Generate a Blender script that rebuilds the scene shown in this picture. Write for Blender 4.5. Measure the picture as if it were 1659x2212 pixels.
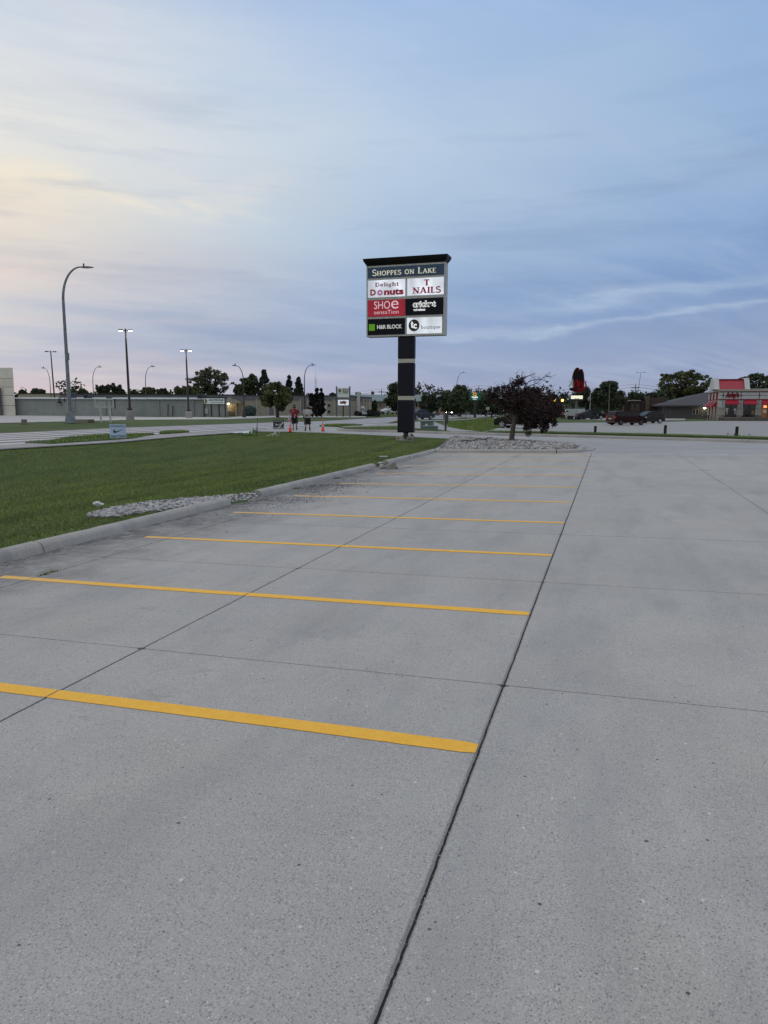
import bpy, bmesh, math, random
import numpy as np
from mathutils import Vector, Matrix, noise as mnoise

for o in list(bpy.data.objects): bpy.data.objects.remove(o)
SC = bpy.context.scene
COL = SC.collection
R = math.radians

# ------------------------------------------------------------------ camera
F = 1520.0; PX, PY = 829.5, 1106.0           # focal length and centre, in pixels of a 1659 x 2212 frame
PITCH = R(8.42); ROLL = 0.004; H = 1.75
cd = bpy.data.cameras.new('camera'); cam = bpy.data.objects.new('camera', cd); COL.objects.link(cam)
cam.location = (0, 0, H)
cam.rotation_mode = 'XYZ'
cam.matrix_world = Matrix.Translation((0, 0, H)) @ Matrix.Rotation(math.pi/2 - PITCH, 4, 'X') @ Matrix.Rotation(ROLL, 4, 'Z')
cd.sensor_fit = 'VERTICAL'; cd.sensor_height = 36.0; cd.lens = 36.0 * F / 2212.0
cd.clip_start = 0.05; cd.clip_end = 6000
SC.camera = cam
SC.view_settings.view_transform = 'Standard'; SC.view_settings.look = 'None'
SC.view_settings.exposure = 0.0; SC.view_settings.gamma = 1.0
SC.render.resolution_x = 768; SC.render.resolution_y = 1024

# ------------------------------------------------------------------ sky
SUN_EL, SUN_AZ = R(3.0), R(-52.0)            # low sun behind cloud, to the left of the view
def s2l(c):
    return tuple(((v/255.0)/12.92 if v/255.0 <= 0.04045 else ((v/255.0+0.055)/1.055)**2.4) for v in c)
class NT:
    def __init__(s, tree): s.t = tree
    def n(s, typ, **kw):
        nd = s.t.nodes.new(typ)
        for k, v in kw.items():
            setattr(nd, k, v)
        return nd
    def l(s, a, b): s.t.links.new(a, b)
    def m(s, op, a, b=None, c=None, clamp=False):
        nd = s.t.nodes.new('ShaderNodeMath'); nd.operation = op; nd.use_clamp = clamp
        for i, v in enumerate((a, b, c)):
            if v is None: continue
            if isinstance(v, (int, float)): nd.inputs[i].default_value = v
            else: s.t.links.new(v, nd.inputs[i])
        return nd.outputs[0]
    def xyz(s, a, b, c):
        nd = s.t.nodes.new('ShaderNodeCombineXYZ')
        for i, v in enumerate((a, b, c)):
            if isinstance(v, (int, float)): nd.inputs[i].default_value = v
            else: s.t.links.new(v, nd.inputs[i])
        return nd.outputs[0]
    def noise(s, vec, scale, detail=4.0, rough=0.5, dist=0.0):
        nd = s.t.nodes.new('ShaderNodeTexNoise'); nd.inputs['Scale'].default_value = scale
        nd.inputs['Detail'].default_value = detail; nd.inputs['Roughness'].default_value = rough
        nd.inputs['Distortion'].default_value = dist
        if vec is not None: s.t.links.new(vec, nd.inputs['Vector'])
        return nd.outputs['Fac']
    def ramp(s, fac, stops, interp='LINEAR'):
        nd = s.t.nodes.new('ShaderNodeValToRGB'); cr = nd.color_ramp; cr.interpolation = interp
        while len(cr.elements) < len(stops): cr.elements.new(0.5)
        for e, (p, c) in zip(cr.elements, stops):
            e.position = p
            if isinstance(c, (int, float)): c = (c, c, c)
            e.color = (*c[:3], 1)
        s.t.links.new(fac, nd.inputs['Fac'])
        return nd.outputs['Color']
    def mix(s, fac, a, b, blend='MIX'):
        nd = s.t.nodes.new('ShaderNodeMix'); nd.data_type = 'RGBA'; nd.blend_type = blend
        for v, i in ((fac, 0), (a, 6), (b, 7)):
            if isinstance(v, (int, float)): nd.inputs[i].default_value = v
            elif isinstance(v, tuple): nd.inputs[i].default_value = (*v[:3], 1)
            else: s.t.links.new(v, nd.inputs[i])
        return nd.outputs[2]

world = bpy.data.worlds.new('World'); SC.world = world; world.use_nodes = True
wt = world.node_tree; wt.nodes.clear(); W_ = NT(wt)
geo = W_.n('ShaderNodeTexCoord'); sep = W_.n('ShaderNodeSeparateXYZ'); W_.l(geo.outputs['Generated'], sep.inputs[0])
dx, dy, dz = sep.outputs
az = W_.m('ARCTAN2', dx, dy)
el = W_.m('ARCSINE', dz)
hl = W_.m('SQRT', W_.m('ADD', W_.m('MULTIPLY', dx, dx), W_.m('MULTIPLY', dy, dy)))
sa = W_.m('DIVIDE', dx, W_.m('MAXIMUM', hl, 1e-4))
front = W_.m('DIVIDE', dy, W_.m('MAXIMUM', hl, 1e-4))
# gentle warp so that the banding of the overcast is uneven
vec0 = W_.xyz(W_.m('MULTIPLY', az, 1.3), W_.m('MULTIPLY', el, 4.2), W_.m('MULTIPLY', front, 0.6))
warp = W_.m('SUBTRACT', W_.noise(vec0, 1.7, 5, 0.55), 0.5)
warp2 = W_.m('SUBTRACT', W_.noise(vec0, 5.5, 5, 0.6), 0.5)
elw = W_.m('ADD', el, W_.m('ADD', W_.m('MULTIPLY', warp, 0.16), W_.m('MULTIPLY', warp2, 0.035)))
e01 = W_.m('DIVIDE', W_.m('MAXIMUM', elw, 0.0), 1.0, clamp=True)
def skyramp(stops): return W_.ramp(e01, [(R(e), s2l(c)) for e, c in stops])
L_ = skyramp([(0, (196, 192, 206)), (2.9, (176, 187, 210)), (6.5, (192, 197, 211)), (10, (225, 214, 208)), (14, (237, 229, 216)), (19, (235, 234, 229)), (23, (220, 226, 233)), (28, (186, 205, 232)), (45, (150, 180, 224))])
C_ = skyramp([(0, (172, 176, 200)), (2.9, (158, 172, 204)), (6.5, (146, 170, 209)), (10, (152, 178, 214)), (14, (176, 198, 223)), (19, (190, 209, 231)), (23, (182, 204, 232)), (28, (166, 193, 232)), (45, (140, 172, 222))])
R_ = skyramp([(0, (158, 166, 193)), (2.9, (136, 157, 196)), (6.5, (127, 154, 199)), (10, (122, 153, 201)), (14, (138, 169, 213)), (19, (150, 180, 218)), (23, (152, 182, 221)), (28, (148, 179, 221)), (45, (132, 166, 218))])
saw = W_.m('ADD', sa, W_.m('MULTIPLY', warp, 0.25))
fl = W_.m('MULTIPLY', saw, -2.05, clamp=True); fr = W_.m('MULTIPLY', saw, 2.05, clamp=True)
sky = W_.mix(fr, W_.mix(fl, C_, L_), R_)
# wisps of cirrus: fine fibres fanning out, stretched along the cloud sheet
pl = W_.m('ADD', W_.m('MAXIMUM', dz, 0.0), 0.16)
fx = W_.m('DIVIDE', dx, pl); fy = W_.m('DIVIDE', dy, pl)
rx = W_.m('ADD', W_.m('MULTIPLY', fx, 0.86), W_.m('MULTIPLY', fy, 0.5))
ry = W_.m('SUBTRACT', W_.m('MULTIPLY', fy, 0.86), W_.m('MULTIPLY', fx, 0.5))
fib = W_.noise(W_.xyz(W_.m('MULTIPLY', rx, 0.42), W_.m('MULTIPLY', ry, 1.7), 0.0), 1.5, 9, 0.62, 0.5)
fibm = W_.ramp(fib, [(0.42, 0.0), (0.72, 1.0)])
blot = W_.noise(W_.xyz(fx, fy, 3.0), 0.7, 4, 0.5)
blotm = W_.ramp(blot, [(0.40, 0.0), (0.62, 1.0)])
wm = W_.m('MULTIPLY', W_.m('MULTIPLY', fibm, blotm), 0.42)
lite = W_.mix(fl, s2l((205, 217, 234)), s2l((244, 233, 216)))
sky = W_.mix(wm, sky, lite)
# grey-blue undersides low over the horizon
dk = W_.noise(W_.xyz(W_.m('MULTIPLY', az, 1.1), W_.m('MULTIPLY', el, 9.0), 7.0), 2.6, 6, 0.6)
dkm = W_.m('MULTIPLY', W_.ramp(dk, [(0.50, 0.0), (0.74, 1.0)]), W_.ramp(e01, [(0.0, 0.45), (0.28, 0.44), (0.48, 0.0)]))
sky = W_.mix(dkm, sky, s2l((122, 148, 188)))
# single streaks, given by two directions (azimuth, elevation in degrees), width and strength
fibs = W_.noise(W_.xyz(W_.m('MULTIPLY', az, 5.0), W_.m('MULTIPLY', el, 30.0), 1.0), 1.6, 7, 0.65, 0.6)
fibf = W_.ramp(fibs, [(0.30, 0.12), (0.66, 1.0)])
def streak(a0, e0, a1, e1, w, k, col):
    global sky
    a0, e0, a1, e1, w = R(a0), R(e0), R(a1), R(e1), R(w)
    ln = math.hypot(a1-a0, e1-e0); ux, uy = (a1-a0)/ln, (e1-e0)/ln
    pa = W_.m('SUBTRACT', az, a0); pe = W_.m('SUBTRACT', elw, e0)
    t = W_.m('DIVIDE', W_.m('ADD', W_.m('MULTIPLY', pa, ux), W_.m('MULTIPLY', pe, uy)), ln)
    d = W_.m('SUBTRACT', W_.m('MULTIPLY', pe, ux), W_.m('MULTIPLY', pa, uy))
    g = W_.m('POWER', 2.718, W_.m('MULTIPLY', W_.m('POWER', W_.m('DIVIDE', d, w), 2.0), -1.0))
    g = W_.m('MULTIPLY', g, W_.m('SMOOTH_MIN', W_.m('MULTIPLY', t, 5.0, clamp=True), W_.m('MULTIPLY', W_.m('SUBTRACT', 1.0, t), 3.0, clamp=True), 0.2))
    g = W_.m('MULTIPLY', W_.m('MULTIPLY', g, fibf), k, clamp=True)
    sky = W_.mix(g, sky, s2l(col))
streak(-38, 14.2, -6, 16.8, 0.8, 0.8, (250, 238, 216))
streak(-40, 12.6, -18, 14.2, 1.5, 0.45, (250, 232, 205))
streak(-34, 22.0, -12, 23.5, 2.6, 0.35, (232, 232, 230))
streak(-40, 9.5, -20, 9.0, 1.6, 0.35, (236, 214, 204))
streak(-2, 5.0, 40, 7.6, 0.36, 0.75, (184, 202, 224))
streak(8, 7.6, 40, 10.2, 0.7, 0.75, (180, 200, 226))
streak(-38, 5.0, -8, 5.6, 0.5, 0.35, (216, 204, 208))
streak(-24, 2.0, 2, 3.4, 0.5, 0.5, (196, 186, 204))
streak(-3, 5.6, 14, 6.4, 0.25, 0.4, (184, 192, 216))
back = W_.m('MULTIPLY', W_.m('SUBTRACT', 0.25, front), 1.6, clamp=True)
sky = W_.mix(W_.m('MULTIPLY', back, 0.85), sky, (.50, .51, .53))                # grey cloud behind the viewer
over = W_.m('MULTIPLY', W_.m('SUBTRACT', el, 0.58), 1.9, clamp=True)
sky = W_.mix(W_.m('MULTIPLY', over, 0.92), sky, (1.13, 1.12, 1.11))             # unseen overhead sky, brightened beyond the visible sky to light the ground
nis = W_.n('ShaderNodeTexSky'); nis.sky_type = 'NISHITA'; nis.sun_disc = False
nis.sun_elevation = SUN_EL; nis.sun_rotation = SUN_AZ
nb = W_.n('ShaderNodeBackground'); W_.l(nis.outputs[0], nb.inputs['Color']); nb.inputs['Strength'].default_value = 0.015
cb = W_.n('ShaderNodeBackground'); W_.l(sky, cb.inputs['Color']); cb.inputs['Strength'].default_value = 0.93
ad = W_.n('ShaderNodeAddShader'); W_.l(nb.outputs[0], ad.inputs[0]); W_.l(cb.outputs[0], ad.inputs[1])
wo = W_.n('ShaderNodeOutputWorld'); W_.l(ad.outputs[0], wo.inputs['Surface'])

sd = bpy.data.lights.new('sun', 'SUN'); sun = bpy.data.objects.new('sun', sd); COL.objects.link(sun)
sd.energy = 0.35; sd.angle = R(14); sd.color = (1.0, 0.78, 0.60)
dirv = Vector((math.sin(SUN_AZ)*math.cos(SUN_EL), math.cos(SUN_AZ)*math.cos(SUN_EL), math.sin(SUN_EL)))
sun.rotation_mode = 'QUATERNION'; sun.rotation_quaternion = dirv.to_track_quat('Z', 'Y'); sun.location = dirv*200 + Vector((0, 0, 40))

# ------------------------------------------------------------------ terrain and measuring helpers
TH = R(17.5)
UX, UY = math.sin(TH), math.cos(TH)          # along the parking row
VX, VY = -math.cos(TH), math.sin(TH)         # to the left, towards the road
def ss(x, a, b):
    t = np.clip((np.asarray(x, float)-a)/(b-a), 0, 1); return t*t*(3-2*t)
KV = [-1e5, 7.2, 9, 14, 17, 21, 24, 40, 45, 54, 63, 80, 1e5]
KZ = [0.0, 0.0, -.10, -.42, -.38, .03, .18, .16, .36, .40, .25, .22, .22]
KF = [0.0, 0.0, .0, .0, .02, .06, .16, .16, .36, .40, .25, .22, .22]
def zg(x, y):
    x = np.asarray(x, float); y = np.asarray(y, float)
    u = x*UX+y*UY; v = x*VX+y*VY
    lot = -.02*np.clip(v, -14, 7)*(1-ss(u, 27, 38))
    k = ss(u, 26, 37)
    lawn = np.interp(v, KV, KZ)*(1-k) + np.interp(v, KV, KF)*k
    edge = -0.005*(1-ss(v, 7.2, 9))*(1-k)
    left = ss(v, 6.98, 7.2)
    right = -.30*ss(u, 44, 70)*ss(x, 4, 14)
    return lot*(1-left) + (lawn+edge)*left + right
def uv(u, v): return (u*UX+v*VX, u*UY+v*VY)
def uvz(u, v, dz=0.0):
    x, y = uv(u, v); return (x, y, float(zg(x, y))+dz)
CP, SP = math.cos(PITCH), math.sin(PITCH)
def ray(x, y):
    a, b = (x-PX)/F, -(y-PY)/F
    c, s = math.cos(ROLL), math.sin(ROLL)
    a, b = a*c-b*s, a*s+b*c
    return np.array([a, CP+b*SP, -SP+b*CP])
def gp(x, y):
    """the point of the ground seen at photo pixel (x, y)"""
    d = ray(x, y); t = 1.0
    while t < 1200:
        p = t*d
        if H+p[2] < float(zg(p[0], p[1])): break
        t *= 1.01
    lo, hi = t/1.01, t
    for _ in range(40):
        m = (lo+hi)/2; p = m*d
        if H+p[2] < float(zg(p[0], p[1])): hi = m
        else: lo = m
    p = hi*d; return Vector((p[0], p[1], H+p[2]))
def tp(x, y, Y):
    """the point at forward distance Y seen at photo pixel (x, y)"""
    d = ray(x, y); t = Y/d[1]; return Vector((d[0]*t, Y, H+d[2]*t))
def mpp(p):
    """metres for one photo pixel at point p"""
    return (p[1]*CP-(p[2]-H)*SP)/F
def zat(p, x, y): return tp(x, y, p[1])[2]

# ------------------------------------------------------------------ object helpers
def tag(o, label=None, cat=None, group=None, kind=None):
    if label: o['label'] = label
    if cat: o['category'] = cat
    if group: o['group'] = group
    if kind: o['kind'] = kind
    return o
def thing(name, label, cat, loc=(0, 0, 0), rz=0.0, group=None):
    o = bpy.data.objects.new(name, None); COL.objects.link(o); o.empty_display_size = 0.2
    o.location = loc; o.rotation_euler = (0, 0, rz)
    return tag(o, label, cat, group)
def copy_tree(o, parent=None):
    c = o.copy(); COL.objects.link(c); c.parent = parent
    for ch in [k for k in bpy.data.objects if k.parent == o]: copy_tree(ch, c)
    return c
def link(name, me, parent=None):
    o = bpy.data.objects.new(name, me); COL.objects.link(o)
    if parent is not None: o.parent = parent
    return o
class MB:
    def __init__(s): s.v = []; s.f = []; s.mi = []; s.cur = 0; s.sm = []; s.smooth = False
    def add(s, vs, fs):
        b = len(s.v); s.v += [tuple(p) for p in vs]
        for f in fs: s.f.append(tuple(i+b for i in f)); s.mi.append(s.cur); s.sm.append(s.smooth)
        return s
    def box(s, c, d, rz=0.0, top=1.0, M=None):
        """box centred at c, size d; top: scale of the upper face"""
        hx, hy, hz = d[0]/2, d[1]/2, d[2]/2
        vs = []
        for sz in (-1, 1):
            k = top if sz > 0 else 1.0
            for sx, sy in ((-1, -1), (1, -1), (1, 1), (-1, 1)):
                x, y = sx*hx*k, sy*hy*k
                if rz: x, y = x*math.cos(rz)-y*math.sin(rz), x*math.sin(rz)+y*math.cos(rz)
                p = Vector((x, y, sz*hz))
                if M is not None: p = M @ p
                vs.append(p+Vector(c))
        return s.add(vs, [(3, 2, 1, 0), (4, 5, 6, 7), (0, 1, 5, 4), (1, 2, 6, 5), (2, 3, 7, 6), (3, 0, 4, 7)])
    def bx(s, x0, x1, y0, y1, z0, z1):
        return s.box(((x0+x1)/2, (y0+y1)/2, (z0+z1)/2), (abs(x1-x0), abs(y1-y0), abs(z1-z0)))
    def bbox(s, x0, x1, y0, y1, z0, z1, b=.01, seg=2):
        """box with rounded edges"""
        bm = bmesh.new(); bmesh.ops.create_cube(bm, size=1)
        for p in bm.verts:
            p.co = Vector(((x0+x1)/2+p.co.x*(x1-x0), (y0+y1)/2+p.co.y*(y1-y0), (z0+z1)/2+p.co.z*(z1-z0)))
        bmesh.ops.bevel(bm, geom=bm.edges[:], offset=b, segments=seg, affect='EDGES', profile=.5)
        bm.verts.index_update(); s.add([p.co for p in bm.verts], [[q.index for q in f.verts] for f in bm.faces]); bm.free(); return s
    def tube(s, path, rad, n=8, cap=True, el=1.0):
        path = [Vector(p) for p in path]
        if isinstance(rad, (int, float)): rad = [rad]*len(path)
        rings = []; up = None
        for i, p in enumerate(path):
            d = (path[min(i+1, len(path)-1)]-path[max(i-1, 0)])
            if d.length < 1e-9: d = Vector((0, 0, 1))
            d.normalize()
            if up is None:
                a = Vector((1, 0, 0)) if abs(d.x) < .9 else Vector((0, 1, 0))
                up = (a-d*a.dot(d)).normalized()
            else:
                up = (up-d*up.dot(d))
                up = up.normalized() if up.length > 1e-6 else d.orthogonal().normalized()
            w = d.cross(up)
            rings.append([p+up*(rad[i]*math.cos(2*math.pi*k/n))+w*(rad[i]*el*math.sin(2*math.pi*k/n)) for k in range(n)])
        return s.loft(rings, cap)
    def loft(s, rings, cap=True):
        n = len(rings[0]); vs = [q for r in rings for q in r]; fs = []
        for i in range(len(rings)-1):
            for k in range(n):
                fs.append((i*n+k, i*n+(k+1) % n, (i+1)*n+(k+1) % n, (i+1)*n+k))
        if cap:
            fs.append(tuple(range(n))[::-1]); fs.append(tuple((len(rings)-1)*n+k for k in range(n)))
        return s.add(vs, fs)
    def ell(s, zs, n=16, cap=True):
        """loft of horizontal ellipses: (cx, cy, z, rx, ry)"""
        return s.loft([[(cx+rx*math.cos(2*math.pi*k/n), cy+ry*math.sin(2*math.pi*k/n), z) for k in range(n)] for cx, cy, z, rx, ry in zs], cap)
    def lathe(s, prof, c=(0, 0, 0), n=16, axis='z'):
        rings = []
        for r, z in prof:
            ring = []
            for k in range(n):
                a = 2*math.pi*k/n
                p = (r*math.cos(a), r*math.sin(a), z)
                if axis == 'y': p = (r*math.cos(a), z, r*math.sin(a))
                ring.append((p[0]+c[0], p[1]+c[1], p[2]+c[2]))
            rings.append(ring)
        return s.loft(rings, True)
    def prism(s, poly, y0, y1):
        """polygon in the xz plane, extruded along y"""
        n = len(poly)
        vs = [(x, y0, z) for x, z in poly]+[(x, y1, z) for x, z in poly]
        return s.add(vs, [tuple(range(n)), tuple(range(2*n-1, n-1, -1))]+[(i, i+n, (i+1) % n+n, (i+1) % n) for i in range(n)])
    def prismx(s, poly, x0, x1):
        n = len(poly)
        vs = [(x0, y, z) for y, z in poly]+[(x1, y, z) for y, z in poly]
        return s.add(vs, [tuple(range(n)), tuple(range(2*n-1, n-1, -1))]+[(i, i+n, (i+1) % n+n, (i+1) % n) for i in range(n)])
    def quad(s, a, b, c, d): return s.add([a, b, c, d], [(0, 1, 2, 3)])
    def ball(s, c, r, n=12, m=8, sc=(1, 1, 1)):
        rings = []
        for j in range(1, m):
            t = math.pi*j/m
            rings.append([(c[0]+sc[0]*r*math.sin(t)*math.cos(2*math.pi*k/n), c[1]+sc[1]*r*math.sin(t)*math.sin(2*math.pi*k/n), c[2]-sc[2]*r*math.cos(t)) for k in range(n)])
        return s.loft(rings, True)
    def build(s, name, mat, parent=None, smooth=None, fix=True):
        me = bpy.data.meshes.new(name); me.from_pydata(s.v, [], s.f)
        for m in (mat if isinstance(mat, (list, tuple)) else [mat]): me.materials.append(m)
        for i, p in enumerate(me.polygons):
            p.material_index = s.mi[i]; p.use_smooth = s.sm[i] if smooth is None else smooth
        if fix:
            bm = bmesh.new(); bm.from_mesh(me); bmesh.ops.recalc_face_normals(bm, faces=bm.faces); bm.to_mesh(me); bm.free()
        if (smooth or any(s.sm)) : me.set_sharp_from_angle(angle=R(38))
        me.update()
        return link(name, me, parent)

# ------------------------------------------------------------------ materials
MATS = {}
def M(name, col, rough=.6, metal=0.0, var=0.0, vs=3.0, bump=0.0, bs=40.0, col2=None, spec=.5, emit=None, es=1.0, stretch=(1, 1, 1), alpha=None):
    if name in MATS: return MATS[name]
    m = bpy.data.materials.new(name); m.use_nodes = True; t = m.node_tree; T = NT(t)
    b = t.nodes['Principled BSDF']; b.inputs['Roughness'].default_value = rough; b.inputs['Metallic'].default_value = metal
    b.inputs['Specular IOR Level'].default_value = spec
    b.inputs['Base Color'].default_value = (*col, 1)
    tc = T.n('ShaderNodeTexCoord'); mp = T.n('ShaderNodeMapping'); T.l(tc.outputs['Object'], mp.inputs[0]); mp.inputs['Scale'].default_value = stretch
    if var > 0 or col2:
        f = T.noise(mp.outputs[0], vs, 6, .6)
        ff = T.ramp(f, [(.33, 0.0), (.68, 1.0)])
        c2 = col2 if col2 else tuple(c*(1-var) for c in col)
        c1 = col if col2 else tuple(min(1, c*(1+var*.6)) for c in col)
        T.l(T.mix(ff, c1, c2), b.inputs['Base Color'])
        r2 = T.m('ADD', T.m('MULTIPLY', f, .2), rough-.1); T.l(r2, b.inputs['Roughness'])
    if bump > 0:
        bn = T.n('ShaderNodeBump'); bn.inputs['Strength'].default_value = bump; bn.inputs['Distance'].default_value = .01
        T.l(T.noise(mp.outputs[0], bs, 5, .6), bn.inputs['Height']); T.l(bn.outputs[0], b.inputs['Normal'])
    if emit:
        b.inputs['Emission Color'].default_value = (*emit, 1); b.inputs['Emission Strength'].default_value = es
    MATS[name] = m; return m
# ------------------------------------------------------------------ surface materials
def posmat(name, build, rough=.85):
    m = bpy.data.materials.new(name); m.use_nodes = True; T = NT(m.node_tree)
    b = m.node_tree.nodes['Principled BSDF']; b.inputs['Roughness'].default_value = rough; b.inputs['Specular IOR Level'].default_value = .3
    g = T.n('ShaderNodeNewGeometry'); s = T.n('ShaderNodeSeparateXYZ'); T.l(g.outputs['Position'], s.inputs[0])
    x, y, z = s.outputs
    u = T.m('ADD', T.m('MULTIPLY', x, UX), T.m('MULTIPLY', y, UY)); v = T.m('ADD', T.m('MULTIPLY', x, VX), T.m('MULTIPLY', y, VY))
    P = T.xyz(u, v, T.m('MULTIPLY', z, 1.0))
    col, h, dist = build(T, u, v, P, b)
    T.l(col, b.inputs['Base Color'])
    if h is not None:
        bn = T.n('ShaderNodeBump'); bn.inputs['Strength'].default_value = .6; bn.inputs['Distance'].default_value = dist
        T.l(h, bn.inputs['Height']); T.l(bn.outputs[0], b.inputs['Normal'])
    return m
def concrete(dirt=True, tone=1.0):
    def f(T, u, v, P, b):
        def k(*q): return tuple(x*tone*1.09 for x in q)
        big = T.noise(P, .28, 5, .55); mid = T.noise(P, 1.6, 6, .62)
        broom = T.noise(T.xyz(T.m('MULTIPLY', u, 60.0), T.m('MULTIPLY', v, 5.0), 0.0), 1.0, 4, .65)
        c = T.mix(T.ramp(big, [(.34, 0.), (.66, 1.)]), k(.37, .364, .352), k(.435, .422, .40))
        c = T.mix(T.m('MULTIPLY', T.ramp(mid, [(.42, 0.), (.75, 1.)]), .55), c, k(.305, .30, .29))
        c = T.mix(T.m('MULTIPLY', T.ramp(T.noise(P, .75, 4, .5), [(.5, 0.), (.72, 1.)]), .4), c, k(.41, .375, .325))
        c = T.mix(T.m('MULTIPLY', T.ramp(broom, [(.36, 0.), (.7, 1.)]), .30), c, k(.28, .277, .27))
        if dirt:
            wn = T.n('ShaderNodeTexWhiteNoise'); wn.noise_dimensions = '2D'
            cell = T.m('ADD', T.m('GREATER_THAN', v, .56), T.m('ADD', T.m('GREATER_THAN', v, 3.3), T.m('ADD', T.m('GREATER_THAN', v, -2.6), T.m('GREATER_THAN', v, 5.95))))
            T.l(T.xyz(T.m('FLOOR', T.m('DIVIDE', T.m('SUBTRACT', u, 1.5), 2.85)), cell, 0.0), wn.inputs['Vector'])
            c = T.mix(T.m('MULTIPLY', wn.outputs['Value'], .22), c, k(.30, .296, .288))
        # fine aggregate: dark pores and pale grains
        n1 = T.noise(P, 130, 3, .75); n2 = T.noise(P, 58, 4, .75)
        c = T.mix(T.m('MULTIPLY', T.ramp(n1, [(.54, 0.), (.66, 1.)]), .7), c, k(.13, .13, .135))
        c = T.mix(T.m('MULTIPLY', T.ramp(n1, [(.32, 1.), (.44, 0.)]), .6), c, k(.54, .535, .51))
        def specks(scale, rad, sel, amt, col, ch=None):
            nonlocal c
            vo = T.n('ShaderNodeTexVoronoi'); vo.inputs['Scale'].default_value = scale; T.l(P, vo.inputs['Vector'])
            sp = T.n('ShaderNodeSeparateXYZ'); T.l(vo.outputs['Color'], sp.inputs[0])
            m_ = T.m('MULTIPLY', T.m('LESS_THAN', vo.outputs['Distance'], T.m('MULTIPLY', sp.outputs[1], rad)), T.m('LESS_THAN', sp.outputs[0], sel))
            c = T.mix(T.m('MULTIPLY', m_, amt), c, col)
        specks(150, .55, .32, .5, k(.085, .085, .085)); specks(78, .42, .15, .5, k(.07, .07, .07)); specks(120, .5, .14, .7, k(.56, .55, .52)); specks(30, .26, .05, .8, k(.58, .575, .55)); specks(26, .22, .07, .85, k(.05, .05, .05))
        def joint(co, at, hw, amt):
            nonlocal c
            g = T.m('SUBTRACT', 1.0, T.m('DIVIDE', T.m('ABSOLUTE', T.m('SUBTRACT', co, at)), hw), clamp=True)
            c = T.mix(T.m('MULTIPLY', T.m('MULTIPLY', g, amt), T.ramp(mid, [(.3, .45), (.6, 1.)])), c, (.075, .075, .078))
        if dirt:
            joint(v, .569, .011, .6); joint(v, .550, .007, .5); joint(v, 3.3, .008, .6); joint(v, -2.6, .010, .2); joint(v, 5.95, .02, .6)
            for q, w_ in ((4.35, .006), (7.2, .012), (10.1, .018), (15.8, .018)): joint(u, q, w_, .7)
            w = T.m('ADD', v, T.m('MULTIPLY', T.m('SUBTRACT', T.noise(P, .9, 5, .62), .5), 3.0))
            a = T.ramp(T.m('MULTIPLY', T.m('SUBTRACT', w, 4.9), .5), [(0., 0.), (1., 1.)])
            al = T.ramp(T.m('MULTIPLY', u, .03), [(.05, .55), (.26, .95), (.62, .95), (.85, .3)])
            n3 = T.ramp(T.noise(P, 5.0, 6, .7), [(.30, .35), (.58, 1.)])
            c = T.mix(T.m('MULTIPLY', T.m('MULTIPLY', a, al), T.m('MULTIPLY', n3, .92)), c, (.062, .061, .062))
            # tyre and water traces along the row, old drips in the bays
            tr = T.noise(T.xyz(T.m('MULTIPLY', u, .35), T.m('MULTIPLY', v, 1.4), 4.0), 1.3, 5, .6)
            c = T.mix(T.m('MULTIPLY', T.ramp(tr, [(.48, 0.), (.70, 1.)]), .38), c, (.235, .237, .243))
            dr = T.m('MULTIPLY', T.ramp(T.noise(T.xyz(T.m('MULTIPLY', u, 1.6), v, 9.0), 1.7, 5, .7), [(.60, 0.), (.74, 1.)]), T.ramp(T.m('MULTIPLY', v, .15), [(.16, 0.), (.4, 1.)]))
            c = T.mix(T.m('MULTIPLY', dr, .45), c, (.16, .158, .155))
        else:
            tr = T.noise(T.xyz(T.m('MULTIPLY', u, 1.3), T.m('MULTIPLY', v, .28), 4.0), 1.0, 6, .62, 1.2)
            c = T.mix(T.m('MULTIPLY', T.ramp(tr, [(.46, 0.), (.68, 1.)]), .55), c, k(.19, .19, .20))
        return c, T.m('ADD', T.m('MULTIPLY', n1, .7), T.m('MULTIPLY', n2, .6)), .004
    return f
M_CONC = posmat('concrete', concrete(), .82)
M_DRIVE = posmat('concrete_worn', concrete(False, .88), .62)
M_LOT2 = posmat('concrete_far', concrete(False, .80), .7)
M_KERB = posmat('kerb_concrete', concrete(False, .88), .85)
M_LOT3 = posmat('lot_paving', concrete(False, 1.05), .8)
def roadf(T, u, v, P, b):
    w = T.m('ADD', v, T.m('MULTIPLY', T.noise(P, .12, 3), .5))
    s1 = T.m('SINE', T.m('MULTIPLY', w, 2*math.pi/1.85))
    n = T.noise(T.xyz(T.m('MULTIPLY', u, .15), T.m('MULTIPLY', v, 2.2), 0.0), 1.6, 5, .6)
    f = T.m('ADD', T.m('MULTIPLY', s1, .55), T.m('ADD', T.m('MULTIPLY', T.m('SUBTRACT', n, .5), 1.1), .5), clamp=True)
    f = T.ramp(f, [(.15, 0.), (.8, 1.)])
    c = T.mix(f, (.12, .12, .13), (.46, .44, .455))  # wheel tracks; sky reflected off the pale ones is put into the colour
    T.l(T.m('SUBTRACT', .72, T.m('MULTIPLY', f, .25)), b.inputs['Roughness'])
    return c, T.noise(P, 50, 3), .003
M_ROAD = posmat('road_concrete', roadf, .6)
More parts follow.
